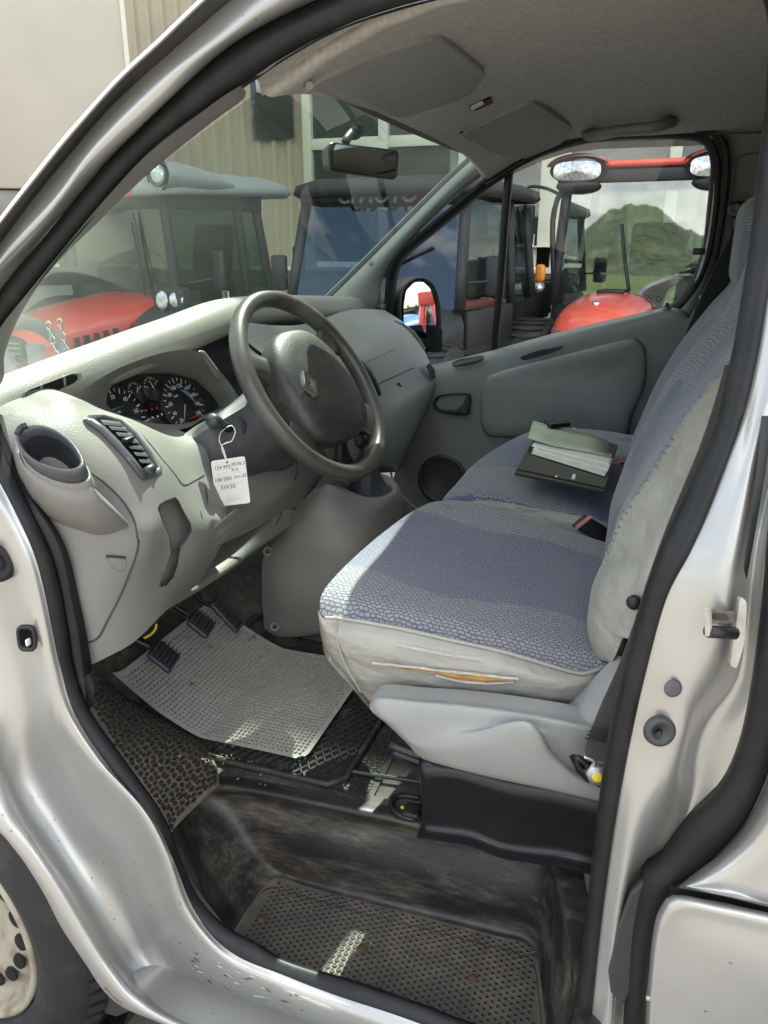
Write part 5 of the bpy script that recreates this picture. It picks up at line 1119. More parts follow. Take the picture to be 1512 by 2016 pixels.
# buckles
def buckle(name, pts, d, lab):
    p = P(pts); o = hull4(name, p, [q+Vector(d) for q in p], M['black'], van, .004); o['label'] = lab; return o
bkl = buckle('seat_belt_buckle', [(1133, 1042, -.14), (1160, 1018, -.12), (1206, 1046, -.10), (1200, 1078, -.12)], (.02, .012, .0), 'black belt buckle with red button between the seats')
hull4('release_button', P([(1132, 1040, -.141), (1158, 1018, -.121), (1166, 1019, -.118), (1136, 1044, -.138)]), P([(1133, 1036, -.141), (1159, 1015, -.121), (1167, 1017, -.118), (1137, 1040, -.138)]), M['pink'], bkl)
bk2 = buckle('seat_belt_buckle', [(1198, 922, .34), (1226, 906, .35), (1236, 925, .36), (1215, 955, .35)], (.02, .012, 0), 'black belt buckle with red button on the passenger seat')
hull4('release_button', P([(1196, 920, .338), (1225, 904, .348), (1228, 908, .348), (1200, 925, .338)]), P([(1197, 916, .338), (1225, 901, .348), (1228, 905, .348), (1200, 921, .338)]), M['pink'], bk2)
# ================================================================ FLOOR, STEP, MATS
FZ = .575
def fz(y): return FZ + (0 if y < .70 else (y-.70)**1.25*.75)
fl = grid('cab_floor', [[Vector((x, y, fz(y))) for x in [-.62+.06*i for i in range(24)]] for y in [.36, .5, .6, .66, .7, .74, .78, .84, .90, 1.0, 1.12]], M['floor'], van)
fl['label'] = 'dusty black rubber cab floor'
grid('rear_floor', [[Vector((x, y, FZ-.004)) for x in (-.60, 0, .78)] for y in (.37, -.3, -1.0)], M['floor'], van)
# wheel-arch slope with pebble-grain rubber
SA = N([(158, 1322), (172, 1392), (240, 1500), (312, 1602), (330, 1650)], .02)
SB = [at(*q, z=.588) for q in [(226, 1352), (300, 1400), (392, 1462), (425, 1505), (432, 1548)]]
SL = [SA] + [[p.lerp(q, t)+Vector((-.003, 0, .006))*(1 if .1 < t < .9 else 0) for p, q in zip(SA, SB)] for t in (.2, .5, .85)] + [SB]
SLr = [resample(l, 25) for l in SL]
def slp(u, v):                                           # u along 0..1, v across 0..1
    f = v*(len(SLr)-1); i = min(int(f), len(SLr)-2); c = [l[min(24, int(u*24))].lerp(l[min(24, int(u*24)+1)], u*24-int(u*24)) for l in SLr]
    a = c[i-1] if i else c[0]*2-c[1]; d = c[i+2] if i+2 < len(c) else c[-1]*2-c[-2]
    return cat(a, c[i], c[i+1], d, f-i)
arch = grid('wheel_arch_cover', [[slp(i/40, j/16) for i in range(41)] for j in range(17)], M['dust'], van); arch['label'] = 'pebble grained rubber over the wheel arch'
def pebbles(name, fn, nu, nv, parent, m, gap=.80, hgt=.0022, keep=lambda u, v: True):
    pts = [Vector(((i+.5+random.uniform(-.38, .38))/nu, (j+.5+random.uniform(-.38, .38))/nv)) for i in range(nu) for j in range(nv)]
    r = geometry.delaunay_2d_cdt([Vector((p.x*nu, p.y*nv)) for p in pts], [], [], 0, 1e-6); vv, tris = [Vector((p.x/nu, p.y/nv)) for p in r[0]], r[2]
    cellt = {}
    asp = nu/nv
    def cc(a, b, c):
        ax, ay, bx2, by, cx2, cy2 = a.x, a.y/asp*nv/nu*asp, b.x, b.y, c.x, c.y
        A = Vector((a.x*nu, a.y*nv)); B = Vector((b.x*nu, b.y*nv)); D = Vector((c.x*nu, c.y*nv))
        d = 2*(A.x*(B.y-D.y)+B.x*(D.y-A.y)+D.x*(A.y-B.y))
        if abs(d) < 1e-9: return None
        ux = ((A.dot(A))*(B.y-D.y)+(B.dot(B))*(D.y-A.y)+(D.dot(D))*(A.y-B.y))/d
        uy = ((A.dot(A))*(D.x-B.x)+(B.dot(B))*(A.x-D.x)+(D.dot(D))*(B.x-A.x))/d
        return Vector((ux/nu, uy/nv))
    for t in tris:
        c = cc(*[vv[k] for k in t])
        if c is None: continue
        for k in t: cellt.setdefault(k, []).append(c)
    vs, fs = [], []
    for k, cs in cellt.items():
        p = vv[k]
        if len(cs) < 4 or any(q.x < .0 or q.x > 1 or q.y < .0 or q.y > 1 for q in cs) or not keep(p.x, p.y): continue
        cs.sort(key=lambda q: math.atan2((q.y-p.y)*nv, (q.x-p.x)*nu)); ce = sum(cs, Vector((0, 0)))/len(cs)
        n_ = len(cs); b = len(vs)
        e = fn(ce.x, ce.y); e1 = fn(min(1, ce.x+.01), ce.y)-e; e2 = fn(ce.x, min(1, ce.y+.01))-e; nn = e1.cross(e2)
        if nn.length < 1e-12: continue
        nn.normalize()
        if nn.dot(CAM-e) < 0: nn = -nn
        rnd = []
        for i in range(n_):                              # round each cell by cutting its corners
            a, q, c = cs[i-1], cs[i], cs[(i+1) % n_]; rnd += [q.lerp(a, .28), q.lerp(c, .28)]
        for s, h in ((gap, 0), (gap*.93, hgt*.8), (gap*.6, hgt)):
            for q in rnd:
                w_ = ce.lerp(q, s); vs.append(fn(min(1, max(0, w_.x)), min(1, max(0, w_.y)))+nn*h)
        n2 = len(rnd)
        for l in (0, 1):
            fs += [(b+l*n2+i, b+l*n2+(i+1) % n2, b+(l+1)*n2+(i+1) % n2, b+(l+1)*n2+i) for i in range(n2)]
        fs.append(tuple(b+2*n2+i for i in range(n2)))
    o = obj(name, vs, fs, m, parent); o['kind'] = 'stuff'; edgesplit(o, 45); return o
random.seed(11)
pebbles('rubber_pebble', slp, 34, 13, arch, M['pebble'], gap=.70, keep=lambda u, v: .03 < v < .97)
def backfloor(u, v): return Vector((-.60+.42*u, .36+.11*v, FZ+.0008))
pebbles('rubber_pebble', backfloor, 44, 11, fl, M['pebble'], gap=.86, hgt=.0014)
# step tub
rim = [(318, 1660), (340, 1612), (372, 1575), (415, 1556), (480, 1560), (600, 1583), (750, 1614), (900, 1645), (1010, 1667), (1062, 1683), (1092, 1715), (1108, 1775), (1128, 1870), (1136, 1960), (1130, 2050)]
bot = [(458, 1845), (476, 1805), (508, 1757), (546, 1724), (600, 1738), (700, 1766), (800, 1791), (900, 1816), (975, 1836), (1028, 1849), (1056, 1872), (1064, 1915), (1070, 1965), (1076, 2015), (1082, 2060)]
rim3 = [at(*q, z=.572) for q in rim]; bot3 = [at(*q, z=.43) for q in bot]
rim3[0] = near(318, 1655, .02); rim3[1] = at(342, 1608, z=.58)
tub = loft('entry_step', [[p+Vector((.03, .02 if i < 5 else (-.03 if i > 9 else 0), .004)) for i, p in enumerate(rim3)], [p+Vector((.004, 0, .003)) for p in rim3], [a.lerp(b, .12)+Vector((.006, 0, -.006)) for a, b in zip(rim3, bot3)], [a.lerp(b, .55) for a, b in zip(rim3, bot3)], [a.lerp(b, .88)+Vector((.004, 0, -.008)) for a, b in zip(rim3, bot3)], [b+Vector((-.008, 0, -.001)) for b in bot3], [b+Vector((-.03, 0, 0)) for b in bot3]], M['step'], van, n=80, k=5)
tub['label'] = 'scuffed black moulded entry step with dimpled tread'
nearE = [near(q[0], q[1], .015) for q in [(440, 1845), (500, 1878), (568, 1905), (650, 1930), (717, 1950), (780, 1972), (836, 1992), (900, 2016), (960, 2035), (1020, 2055), (1090, 2080)]]
farE = [at(*q, z=.4295) for q in [(462, 1838), (508, 1760), (546, 1728), (600, 1741), (700, 1769), (800, 1794), (900, 1819), (975, 1839), (1030, 1853), (1064, 1910), (1082, 2060)]]
nearF = [Vector((p.x, p.y, .4295)) for p in nearE]
trd = loft('step_tread', [[Vector((p.x-.02, p.y, p.z+.004)) for p in nearE], [Vector((p.x, p.y, .44)) for p in nearE], [Vector((p.x+.012, p.y, .43)) for p in nearE], [a.lerp(b, .5) for a, b in zip(nearF, farE)], farE], M['tread'], van, n=60, k=4)
trd.parent = None; par(trd, tub)
# dimples on the tread
dv_, df, hv_, hf_ = [], [], [], []
x0, x1 = min(p.x for p in nearF)+.02, -.66
yy = .02; row = 0
while yy < .50:
    xx = x0 + (row % 2)*.0050
    while xx < x1:
        if True:
            p = Vector((xx, yy, .4305)); px_ = (p-CAM); w_ = px_.dot(FW); u = 756+FPX*px_.dot(RT)/w_; v = 1008-FPX*px_.dot(UP)/w_
            if 470 < u < 1052 and v > 1728+(u-546)*.255+8 and v < 1850+(u-450)*.36+4 and v > 1838-(u-462)*1.25:
                b = len(dv_)
                for r_, h in ((.0042, 0), (.0036, .0013), (.0029, .0013), (.0026, .0006)):
                    dv_ += [p+Vector((r_*math.cos(rad(45*k)), r_*math.sin(rad(45*k)), h)) for k in range(8)]
                for l in range(3): df += [(b+l*8+k, b+l*8+(k+1) % 8, b+l*8+8+(k+1) % 8, b+l*8+8+k) for k in range(8)]
                b = len(hv_); hv_ += [p+Vector((.0027*math.cos(rad(45*k)), .0027*math.sin(rad(45*k)), .0007)) for k in range(8)]; hf_.append(tuple(b+k for k in range(8)))
        xx += .0100
    yy += .0087; row += 1
obj('tread_dimple', dv_, df, M['tread'], tub)['kind'] = 'stuff'
obj('dimple_shade', hv_, hf_, M['hole'], tub, smooth=False)['kind'] = 'stuff'  # flat dark discs paint the shade inside the dimples
for q in ((517, 1809), (713, 1868), (930, 1926)):
    c = at(*q, z=.432); lathe('tread_screw', [(0, .003), (.0035, .003), (.005, .0015), (.0075, .0015), (.0085, 0)], c, (0, 0, 1), M['rusty'], tub, seg=14)
# floor ledge between step and mats, and the trim strip
ldg = loft('floor_ledge', [[p+Vector((.02, .015 if i < 5 else 0, .003)) for i, p in enumerate(rim3)], [Vector((min(p.x+.10, -.58), p.y+(.05 if i < 5 else 0), FZ+.001)) for i, p in enumerate(rim3)]], M['floor'], van, n=50, k=3)
random.seed(21)
for i in range(60):
    px = random.gauss(430, 50); py = 1500+random.gauss(0, 22)+(px-430)*.1; p = at(px, py, z=.583); r_ = random.uniform(.0008, .0028)
    lathe('dirt_crumb', [(0, r_), (r_*.8, r_*.6), (r_*1.1, 0)], p, (random.uniform(-.3, .3), random.uniform(-.3, .3), 1), M['dust'], ldg, seg=6)
for i in range(40):
    px = random.uniform(500, 1020); py = 1745+(px-546)*.255+random.uniform(10, 120); p = at(px, py, z=.432); r_ = random.uniform(.0008, .0024)
    lathe('dirt_crumb', [(0, r_), (r_*.8, r_*.6), (r_*1.1, 0)], p, (random.uniform(-.3, .3), random.uniform(-.3, .3), 1), M['dust'], tub, seg=6)
tube('floor_strip', [at(690, 1518, z=.582), at(740, 1526, z=.582), at(800, 1535, z=.582), at(832, 1540, z=.582)], .004, M['dark'], van, seg=6)
# grey slotted mat (top) and black diamond mat (under it): loose, so things of their own
gmz = lambda y: fz(y)+.0205
mroot = (-.37, .68, gmz(.68))
NU, NV = 46, 36
def gm_map(u, v):                                        # u from rear to front, v from near to far
    x = -.553+.35*v; y = .497+.385*u; 
    if v < .08: y = .497+(.008*(1-v/.08)**2) + .385*u
    x += .02*max(0, u-.75)*4*(1-v)*.5
    return Vector((x, y, gmz(y)+.0004*math.sin(9*u)*math.cos(7*v)))
vs, fs = [], []
def q4(a, b, c, d): fs.append((a, b, c, d))
for i in range(NU):
    for j in range(NV):
        u0, u1, v0, v1 = i/NU, (i+1)/NU, j/NV, (j+1)/NV
        if (i < 1 and j < 1) or (i < 1 and j > NV-2): continue
        solidcell = i in (0, NU-1) or j in (0, NV-1)
        b = len(vs); o_ = [gm_map(u0, v0), gm_map(u1, v0), gm_map(u1, v1), gm_map(u0, v1)]
        if solidcell:
            vs += o_; fs.append((b, b+1, b+2, b+3)); continue
        fu, fv = .17, .14
        uu0, uu1, vv0, vv1 = u0+(u1-u0)*fu, u1-(u1-u0)*fu, v0+(v1-v0)*fv, v1-(v1-v0)*fv
        in_ = [gm_map(uu0, vv0), gm_map(uu1, vv0), gm_map(uu1, vv1), gm_map(uu0, vv1)]
        vs += o_+in_+[p-Vector((0, 0, .005)) for p in in_]
        for k in range(4):
            fs.append((b+k, b+(k+1) % 4, b+4+(k+1) % 4, b+4+k)); fs.append((b+4+k, b+4+(k+1) % 4, b+8+(k+1) % 4, b+8+k))
gmat = obj('floor_mat', vs, fs, M['greymat'], None, smooth=False)
gmat['label'] = 'grey slotted rubber floor mat lying under the pedals'; gmat['category'] = 'floor mat'
bt = [gm_map(i/20, 0) for i in range(21)]+[gm_map(1, j/12) for j in range(13)]+[gm_map(1-i/20, 1) for i in range(21)]+[gm_map(0, 1-j/12) for j in range(13)]
def bmz(y): return fz(y)+.004
bo2 = [(-.585, .44), (-.56, .418), (-.15, .41), (-.12, .43), (-.12, .80), (-.585, .82)]
def seg_(a, b, n=10): return [(a[0]+(b[0]-a[0])*k/n, a[1]+(b[1]-a[1])*k/n) for k in range(n)]
ol = []
for i in range(6): ol += seg_(bo2[i], bo2[(i+1) % 6])
bmat = grid('floor_mat', [[Vector((-.585+.465*i/16, .415+.40*j/24, bmz(.415+.40*j/24))) for i in range(17)] for j in range(25)], M['blackmat'])
bmat['label'] = 'black rubber floor mat with diamond ridges beneath the grey mat'; bmat['category'] = 'floor mat'
vs, fs = [], []
def bar(a, b, w_=.0024, h=.005):
    d = Vector((b[0]-a[0], b[1]-a[1], 0)).normalized(); s = Vector((-d.y, d.x, 0))*w_; k = len(vs)
    A3, B3 = Vector((a[0], a[1], bmz(a[1])+.0006)), Vector((b[0], b[1], bmz(b[1])+.0006)); z_ = Vector((0, 0, h))
    vs.extend([A3-s, A3+s, B3+s, B3-s, A3-s*.5+z_, A3+s*.5+z_, B3+s*.5+z_, B3-s*.5+z_])
    for f in ((0, 1, 5, 4), (1, 2, 6, 5), (2, 3, 7, 6), (3, 0, 4, 7), (4, 5, 6, 7)): fs.append(tuple(k+q for q in f))
X0, X1, Y0, Y1 = -.575, -.13, .425, .70
for s in (1, -1):
    c = -1.2
    while c < 1.2:
        pts = []
        for k in range(41):
            y = Y0+(Y1-Y0)*k/40; x = (c + s*(y-.5)*1.7)
            if X0 <= x <= X1: pts.append((x, y))
        if len(pts) > 1: bar(pts[0], pts[-1])
        c += .029
obj('diamond_ridge', vs, fs, M['blackmat'], bmat, smooth=False)['kind'] = 'stuff'
edge = [Vector((x, y, bmz(y)+.004)) for x, y in ol]
tube('mat_border', edge, .006, M['blackmat'], bmat, seg=6, n=90, closed=True)
# bits of dry grass and dirt
random.seed(5)
for i, (px, py) in enumerate([(500, 1272), (488, 1281), (418, 1310), (380, 1374)]):
    vs, fs = [], []
    c = at(px, py, z=.6); c.z = gmz(c.y)
    for k in range(9):
        d = Vector((random.uniform(-1, 1), random.uniform(-1, 1), 0)).normalized()*random.uniform(.004, .011); o_ = c+Vector((random.uniform(-.006, .006), random.uniform(-.006, .006), .001)); t = Vector((-d.y, d.x, 0)).normalized()*.0012
        b = len(vs); vs += [o_-t, o_+t, o_+d+Vector((0, 0, .003))]; fs.append((b, b+1, b+2))
    o = obj('dry_leaf_crumb', vs, fs, M['rust'], None, smooth=False); tag(o, ['brown leaf crumb at the top of the grey mat', 'small leaf crumb beside the gear console foot', 'dark dirt crumb near the middle of the grey mat', 'dirt crumb near the door edge of the grey mat'][i], 'leaf crumb', 'crumbs on the grey mat')
st_ = tube('straw', [at(408, 1482, z=.59), at(422, 1486, z=.592), at(440, 1491, z=.59)], .0009, M['straw'], None, seg=5); tag(st_, 'pale straw lying on the black floor below the grey mat', 'straw')
# ---- pedals
def pedal(name, c, wd, ht, tilt, lab, rz=0, arm=None):
    R = Matrix.Rotation(rz, 3, 'Z') @ Matrix.Rotation(tilt, 3, 'X')
    o = rbox(name, c, (wd, .012, ht), M['dark'], van, .012, R, 3); o['label'] = lab
    for k in range(6):
        z_ = (k-2.5)/6*ht
        rbox('pedal_rib', Vector(c)+R@Vector((0, -.008, z_)), (wd*.86, .005, ht*.07), M['dark'], o, .001, R)
        rbox('worn_rib_edge', Vector(c)+R@Vector((0, -.0108, z_)), (wd*.80, .0012, ht*.018), M['shroud'], o, 0, R)
    if arm: tube('pedal_arm', [Vector(c)+Vector((0, .008, .01))]+[Vector(a) for a in arm], .008, M['rust'] if 0 else M['base'], o, seg=8)
pc1, pc2, pc3 = at(322, 1292, x=-.50), at(396, 1228, x=-.39), at(446, 1210, x=-.30)
pedal('clutch_pedal', pc1, .062, .054, rad(-48), 'black ribbed clutch pedal nearest the door', .25, [pc1+Vector((.01, .10, .05)), pc1+Vector((.02, .2, .25))])
pedal('brake_pedal', pc2, .060, .052, rad(-48), 'black ribbed brake pedal in the middle', .25, [pc2+Vector((.01, .08, .05)), pc2+Vector((.01, .15, .25))])
pedal('accelerator_pedal', pc3, .042, .085, rad(-40), 'narrow ribbed accelerator pedal', .2, [pc3+Vector((.0, .08, .05)), pc3+Vector((.0, .15, .25))])
tube('yellow_cable', P([(284, 1256, -.60), (298, 1248, -.585), (306, 1238, -.575), (308, 1228, -.57)]), .0022, M['yellow'], van, seg=6)
# ================================================================ LOOSE THINGS
# service tag hanging from the stalk
tp = P([(415, 908, -.50), (482, 898, -.475), (493, 990, -.475), (426, 998, -.50)])
tx = (tp[1]-tp[0]).normalized(); ty = (tp[0]-tp[3]).normalized(); tn = tx.cross(ty).normalized(); tc_ = sum(tp, Vector())/4; tw, thh = (tp[1]-tp[0]).length, (tp[0]-tp[3]).length
tagr = prism('service_tag', roundpoly(tp, .004, 3), tn*-.0006, M['paper'])
tag(tagr, 'white handwritten service tag hanging on string from the column stalk', 'tag')
def ton(u, v, d=.0004): return tc_+tx*(u-.5)*tw+ty*(.5-v)*thh+tn*d
if tn.dot(CAM-tc_) < 0: tn = -tn
lathe('punched_hole', [(0, .0003), (.0018, .0003), (.002, 0)], ton(.46, .06), tn, M['void'], tagr, seg=12)
for s, u, v, sz, m_, sh in [("156'492", .30, .16, .0085, 'ink', .2), ('28.06.23', .80, .13, .0080, 'ink', .2), ('X 5', .66, .25, .008, 'ink', 0), ("186'000", .28, .42, .0090, 'ink', .2), ('Jun-25', .80, .40, .0080, 'ink', .2), ('5W30', .40, .60, .0100, 'ink', .2)]:
    text('handwriting' if m_ == 'ink' else 'tag_print', s, sz, facing(ton(u, v), tx, ty), M[m_], tagr, .0001, shear=sh)
for v in (.05, .09, .21, .28, .32, .36, .47, .51, .54, .66, .78, .82, .85, .88, .91):
    a, b = ton(.08 if v < .7 else .3, v), ton((.3+.6*((v*37) % 1)) if v < .7 else .72, v)
    rbox('tag_line', (a+b)/2, ((b-a).length, .0003, .0002), M['print'], tagr, 0, Matrix((tx, ty, tn)).transposed())
kn = at(446, 872, x=-.478)
tube('tag_string', [ton(.46, .06, .001), at(436, 880, x=-.487), kn, at(456, 868, x=-.476), at(463, 850, x=-.468), at(455, 838, x=-.455), at(436, 850, x=-.47), at(432, 868, x=-.485), at(440, 885, x=-.487), ton(.46, .06, .0012)], .0010, M['white'], tagr, seg=5, n=60)
# document wallet, papers, key fob
SZ = .985
def sp(px, py, d=0): 
    p = at(px, py, z=SZ); 
    return p+Vector((0, 0, d))
wl = [sp(1012, 936), sp(1066, 842), sp(1216, 880), sp(1190, 972)]
wal = prism('document_wallet', roundpoly(wl, .006, 3), (0, 0, .006), M['leather'], None, .002); tag(wal, 'open black document wallet lying on the passenger seat', 'wallet')
prism('wallet_pocket', roundpoly([sp(1018, 930, .0065), sp(1030, 912, .0065), sp(1196, 952, .0065), sp(1190, 968, .0065)], .003), (0, 0, .002), M['leather'], wal, .0008)
prism('pocket_card', [sp(1127, 942, .009), sp(1133, 942, .009), sp(1131, 952, .009), sp(1124, 951, .009)], (0, 0, .0006), M['paper'], wal)
lathe('press_stud', [(0, .002), (.003, .0018), (.004, 0)], sp(1096, 946, .0086), (0, 0, 1), M['chrome'], wal, seg=14)
for k, (a, b, c, d) in enumerate([((1046, 900), (1066, 876), (1204, 920), (1190, 945)), ((1048, 896), (1068, 872), (1206, 916), (1196, 938)), ((1046, 892), (1066, 868), (1202, 910), (1198, 930))]):
    pp = prism('loose_papers', [sp(*a, .008+.004*k), sp(*b, .010+.004*k), sp(*c, .008+.004*k), sp(*d, .008+.004*k)], (0, 0, .003), M['paper'], None); tag(pp, ['lowest white paper in the document wallet', 'middle white paper in the document wallet', 'upper white paper under the pale green document'][k], 'paper', 'papers in the wallet')
gd = [[sp(1038, 886, .030), sp(1048, 850, .030)], [sp(1090, 898, .026), sp(1098, 862, .026)], [sp(1150, 908, .024), sp(1155, 873, .024)], [sp(1197, 918, .022), sp(1196, 886, .022)]]
gdo = grid('green_document', [[a.lerp(b, k/4) for k in range(5)] for a, b in gd], M['greendoc']); solid(gdo, .0025, 1); tag(gdo, 'pale green folded document on top of the wallet papers', 'document')
for i in range(5):
    a, b = sp(1056+i*2, 876+i*5, .0335), sp(1084+i*3, 882+i*5, .0325)
    tube('document_print', [a, b], .0006, M['print'], gdo, seg=4, n=2)
fo = rbox('key_fob', sp(1098, 862, .034), (.06, .022, .012), M['gloss'], None, .005, Matrix.Rotation(rad(-52), 3, 'Z'), 3); tag(fo, 'black car key fob on the wallet behind the green document', 'key')
tube('key_blade', [sp(1070, 856, .034), sp(1088, 860, .034)], .003, M['black'], fo, seg=6, n=3)
lathe('key_ring', [(.005, 0), (.006, .001), (.007, 0), (.006, -.001), (.005, 0)], sp(1130, 870, .034), (.3, 0, 1), M['chrome'], fo, seg=18)
# ================================================================ OUTSIDE
def gdir(px): return (FW+RT*((px-756)/FPX)+UP*(530/FPX)).normalized()
def gpos(px, dist): p = CAM+gdir(px)*dist; return Vector((p.x, p.y, 0))
M['asphalt'] = mat('asphalt', (.22, .205, .18), .9, 0, .25, 3, grain=.6, gs=90)
M['meadow'] = mat('meadow', (.10, .15, .035), .95, 0, .35, .05)
M['hillm'] = mat('wooded_hill', (.045, .07, .03), .95, 0, .9, .22, dirt=((.16, .18, .075), .03, .52, .9))
M['cladding'] = mat('beige_cladding', (.43, .375, .27), .6, 0, .06, 2)
M['cream'] = mat('cream_frames', (.66, .67, .55), .5, 0, .04, 3)
M['concrete'] = mat('grey_concrete', (.27, .27, .255), .9, 0, .15, 3, grain=.3, gs=60)
M['pane'] = mat('shop_glass', (.035, .045, .04), .03, 0, .3, .6, spec=.8)
M['offwhite'] = mat('off_white_panel', (.50, .465, .385), .55, 0, .05, 2, grain=.3, gs=200, dirt=((.42, .38, .30), 14, .66, .35))
M['tred'] = mat('tractor_red', (.62, .055, .035), .3, 0, .05, coat=.4)
M['tred2'] = mat('orange_red', (.70, .09, .05), .3, 0, .05, coat=.4)
M['tgrey'] = mat('tractor_grey', (.26, .285, .295), .42, 0, .05)
M['tdark'] = mat('tractor_dark', (.014, .016, .018), .55, 0, .1)
M['tglass'] = glassmat('tractor_glass', (.30, .44, .36), .06)
M['uglass'] = glassmat('buggy_glass', (.30, .36, .40), .10)
M['rglass'] = glassmat('cab_glass', (.62, .70, .66), .20)
M['lamp'] = mat('lamp_reflector', (.75, .75, .74), .25, .7, .5, 40, grain=1.0, gs=45)
M['amber'] = mat('amber_lens', (.85, .30, .02), .2, 0, .1)
M['blue'] = mat('implement_blue', (.02, .10, .50), .35, 0, .1, coat=.3)
gnd = obj('ground', [(-60, -400, 0), (60, -400, 0), (60, 400, 0), (-60, 400, 0)], [(0, 1, 2, 3)], M['asphalt'], None, False); gnd['kind'] = 'structure'
mdw = obj('meadow', [(-900, -900, -.02), (-14, -900, -.02), (-14, 900, -.02), (-900, 900, -.02)], [(0, 1, 2, 3)], M['meadow'], None, False); mdw['kind'] = 'structure'
for v in mdw.data.vertices:
    if v.co.x > -20: v.co.x = -60
gf = obj('field', [(1500, -1500, -.05), (1500, 1500, -.05), (-900, 1500, -.05), (-900, -1500, -.05)], [(0, 1, 2, 3)], M['meadow'], None, False); gf['kind'] = 'structure'
gr2 = obj('grass_verge', [(-60, -200, .012), (-22, -200, .012), (-22, 200, .012), (-60, 200, .012)], [(0, 1, 2, 3)], M['meadow'], None, False); gr2['kind'] = 'structure'
# hills on the camera side, seen only as reflections in glass and paint
random.seed(2)
hv, hf = [], []
na, nr = 480, 40
for ii in range(na+1):
    i = ii/4; a = rad(100+160*i/120); hgt = 20+9*math.sin(i*.21)+7*math.sin(i*.53+1)+4*math.sin(i*1.1)+random.uniform(-1.2, 1.2)
    pk = 24*max(0, 1-abs(i-49)/6)**1.2
    for j in range(nr+1):
        r = 330+j*12; t = j/nr
        hv.append((math.cos(a)*r, math.sin(a)*r, (hgt+pk)*math.sin(t*math.pi*.5)**1.3*1.4-1+random.uniform(-1.4, 1.4)*(j > 0)*(1 if (math.sin(i*.7+j*.22)+math.sin(j*.41-i*.3)) > -.2 else .15)))
for i in range(na):
    for j in range(nr): hf.append((i*(nr+1)+j, i*(nr+1)+j+1, (i+1)*(nr+1)+j+1, (i+1)*(nr+1)+j))
tag(obj('hills', hv, hf, M['hillm']), kind='structure')
# ---- workshop building
BX = 11.0
def by(px): return at(px, 420, x=BX).y
bld = thing('workshop_building', 'beige corrugated workshop with cream framed windows behind the parked machines', 'building', (BX, by(700), 0), world=True)
yL, yC, yR = by(-1200), by(612), by(2300)
rbox('wall_cladding', (BX+.12, (yL+yC)/2, 4.0), (.10, yL-yC, 6.0), M['cladding'], bld, 0)
rbox('plinth', (BX+.10, (yL+yR)/2, .5), (.30, yL-yR, 1.0), M['concrete'], bld, 0)
rbox('sill_ledge', (BX-.06, (yL+yR)/2, 1.04), (.16, yL-yR, .07), M['cream'], bld, .006)
y = yC+.10; k = 0; ribm = None
while y < yL:
    if ribm is None:
        ribm = prism('cladding_rib', [(BX+.07, y-.055, 1.1), (BX+.02, y-.03, 1.1), (BX+.02, y+.03, 1.1), (BX+.07, y+.055, 1.1)], (0, 0, 5.9), M['cladding'], bld); y00 = y
    elif k < 60: twin(ribm, bld, Matrix.Translation((0, y-y00, 0)))
    y += .27; k += 1
# glazed part: posts, transoms, panes
posts = [(612, .14), (757, .15), (912, .16), (1090, .42), (1318, .16), (1520, .2), (1740, .2), (2000, .2), (2280, .2)]
zT = [1.08, 2.92, 4.2, 5.6]
py_ = [by(p) for p, w_ in posts]
for (p, w_), y in zip(posts, py_): rbox('window_post', (BX-.02, y, 3.6), (.14, w_, 5.1), M['cream'], bld, .006)
for i in range(len(posts)-1):
    a, b = py_[i]-posts[i][1]/2, py_[i+1]+posts[i+1][1]/2
    for j, z in enumerate(zT):
        if j: rbox('transom', (BX, (a+b)/2, z), (.12, a-b, .16), M['cream'], bld, .005)
    for j in range(3):
        rbox('window_pane', (BX+.03, (a+b)/2, (zT[j]+zT[j+1])/2), (.012, a-b, zT[j+1]-zT[j]-.15), M['pane'], bld, 0)
rbox('low_window_board', (BX-.03, (py_[2]+py_[3])/2, 1.24), (.12, py_[2]-py_[3], .30), M['cream'], bld, .005)
rbox('upper_wall', (BX+.1, (yC+yR)/2, 6.4), (.2, yC-yR, 1.5), M['cladding'], bld, 0)
rbox('unseen_storeys', (BX+3.1, (yL+yR)/2, 11.5), (6.0, yL-yR, 9.0), M['cladding'], bld, 0)  # out of view, height set by the shadow edge wanted in the cab
rbox('shadow_roof_edge', (BX+2.46, (yL+yR)/2, 16.2), (7.2, yL-yR, .4), M['cream'], bld, .01)  # unseen overhang, placed so its shadow edge crosses the cab
gp = rbox('notice_board', (BX-.02, by(545), at(545, 215, x=BX).z), (.03, .72, .85), M['pane'], bld, .005)
# ---- off-white box lorry, upper left
lrz = rad(40); ed = gpos(288, 8.2); ed_ = gpos(20, 8.2); lz = 1.45+87/FPX*8.0
lor = thing('box_lorry', 'off-white box body of a parked lorry filling the upper left corner', 'lorry', ed, lrz)
rbox('box_body', (2.6, 1.25, lz+1.6), (5.2, 2.5, 3.2), M['offwhite'], lor, .02)
rbox('corner_rail', (-.004, .018, lz+1.6), (.03, .04, 3.19), M['cream'], lor, .004)
rbox('floor_frame', (2.6, 1.25, lz-.13), (5.1, 2.3, .24), M['concrete'], lor, .01)
rbox('rear_bumper', (.12, 1.25, lz-.75), (.1, 2.2, .16), M['tdark'], lor, .01)
for xo in (1.1, 4.2):
    for yo in (.2, 2.3):
        lathe('wheel', [(.2, -.14), (.3, -.15), (.46, -.12), (.48, 0), (.46, .12), (.3, .15), (.2, .14), (.12, .1), (0, .1)], (xo, yo, .48), (0, -1, 0), M['tdark'], lor, seg=28)
lathe('tail_lamp', [(0, .01), (.05, .008), (.06, 0)], (-.01, 2.2, lz-.1), (-1, 0, 0), M['void'], lor, seg=16)
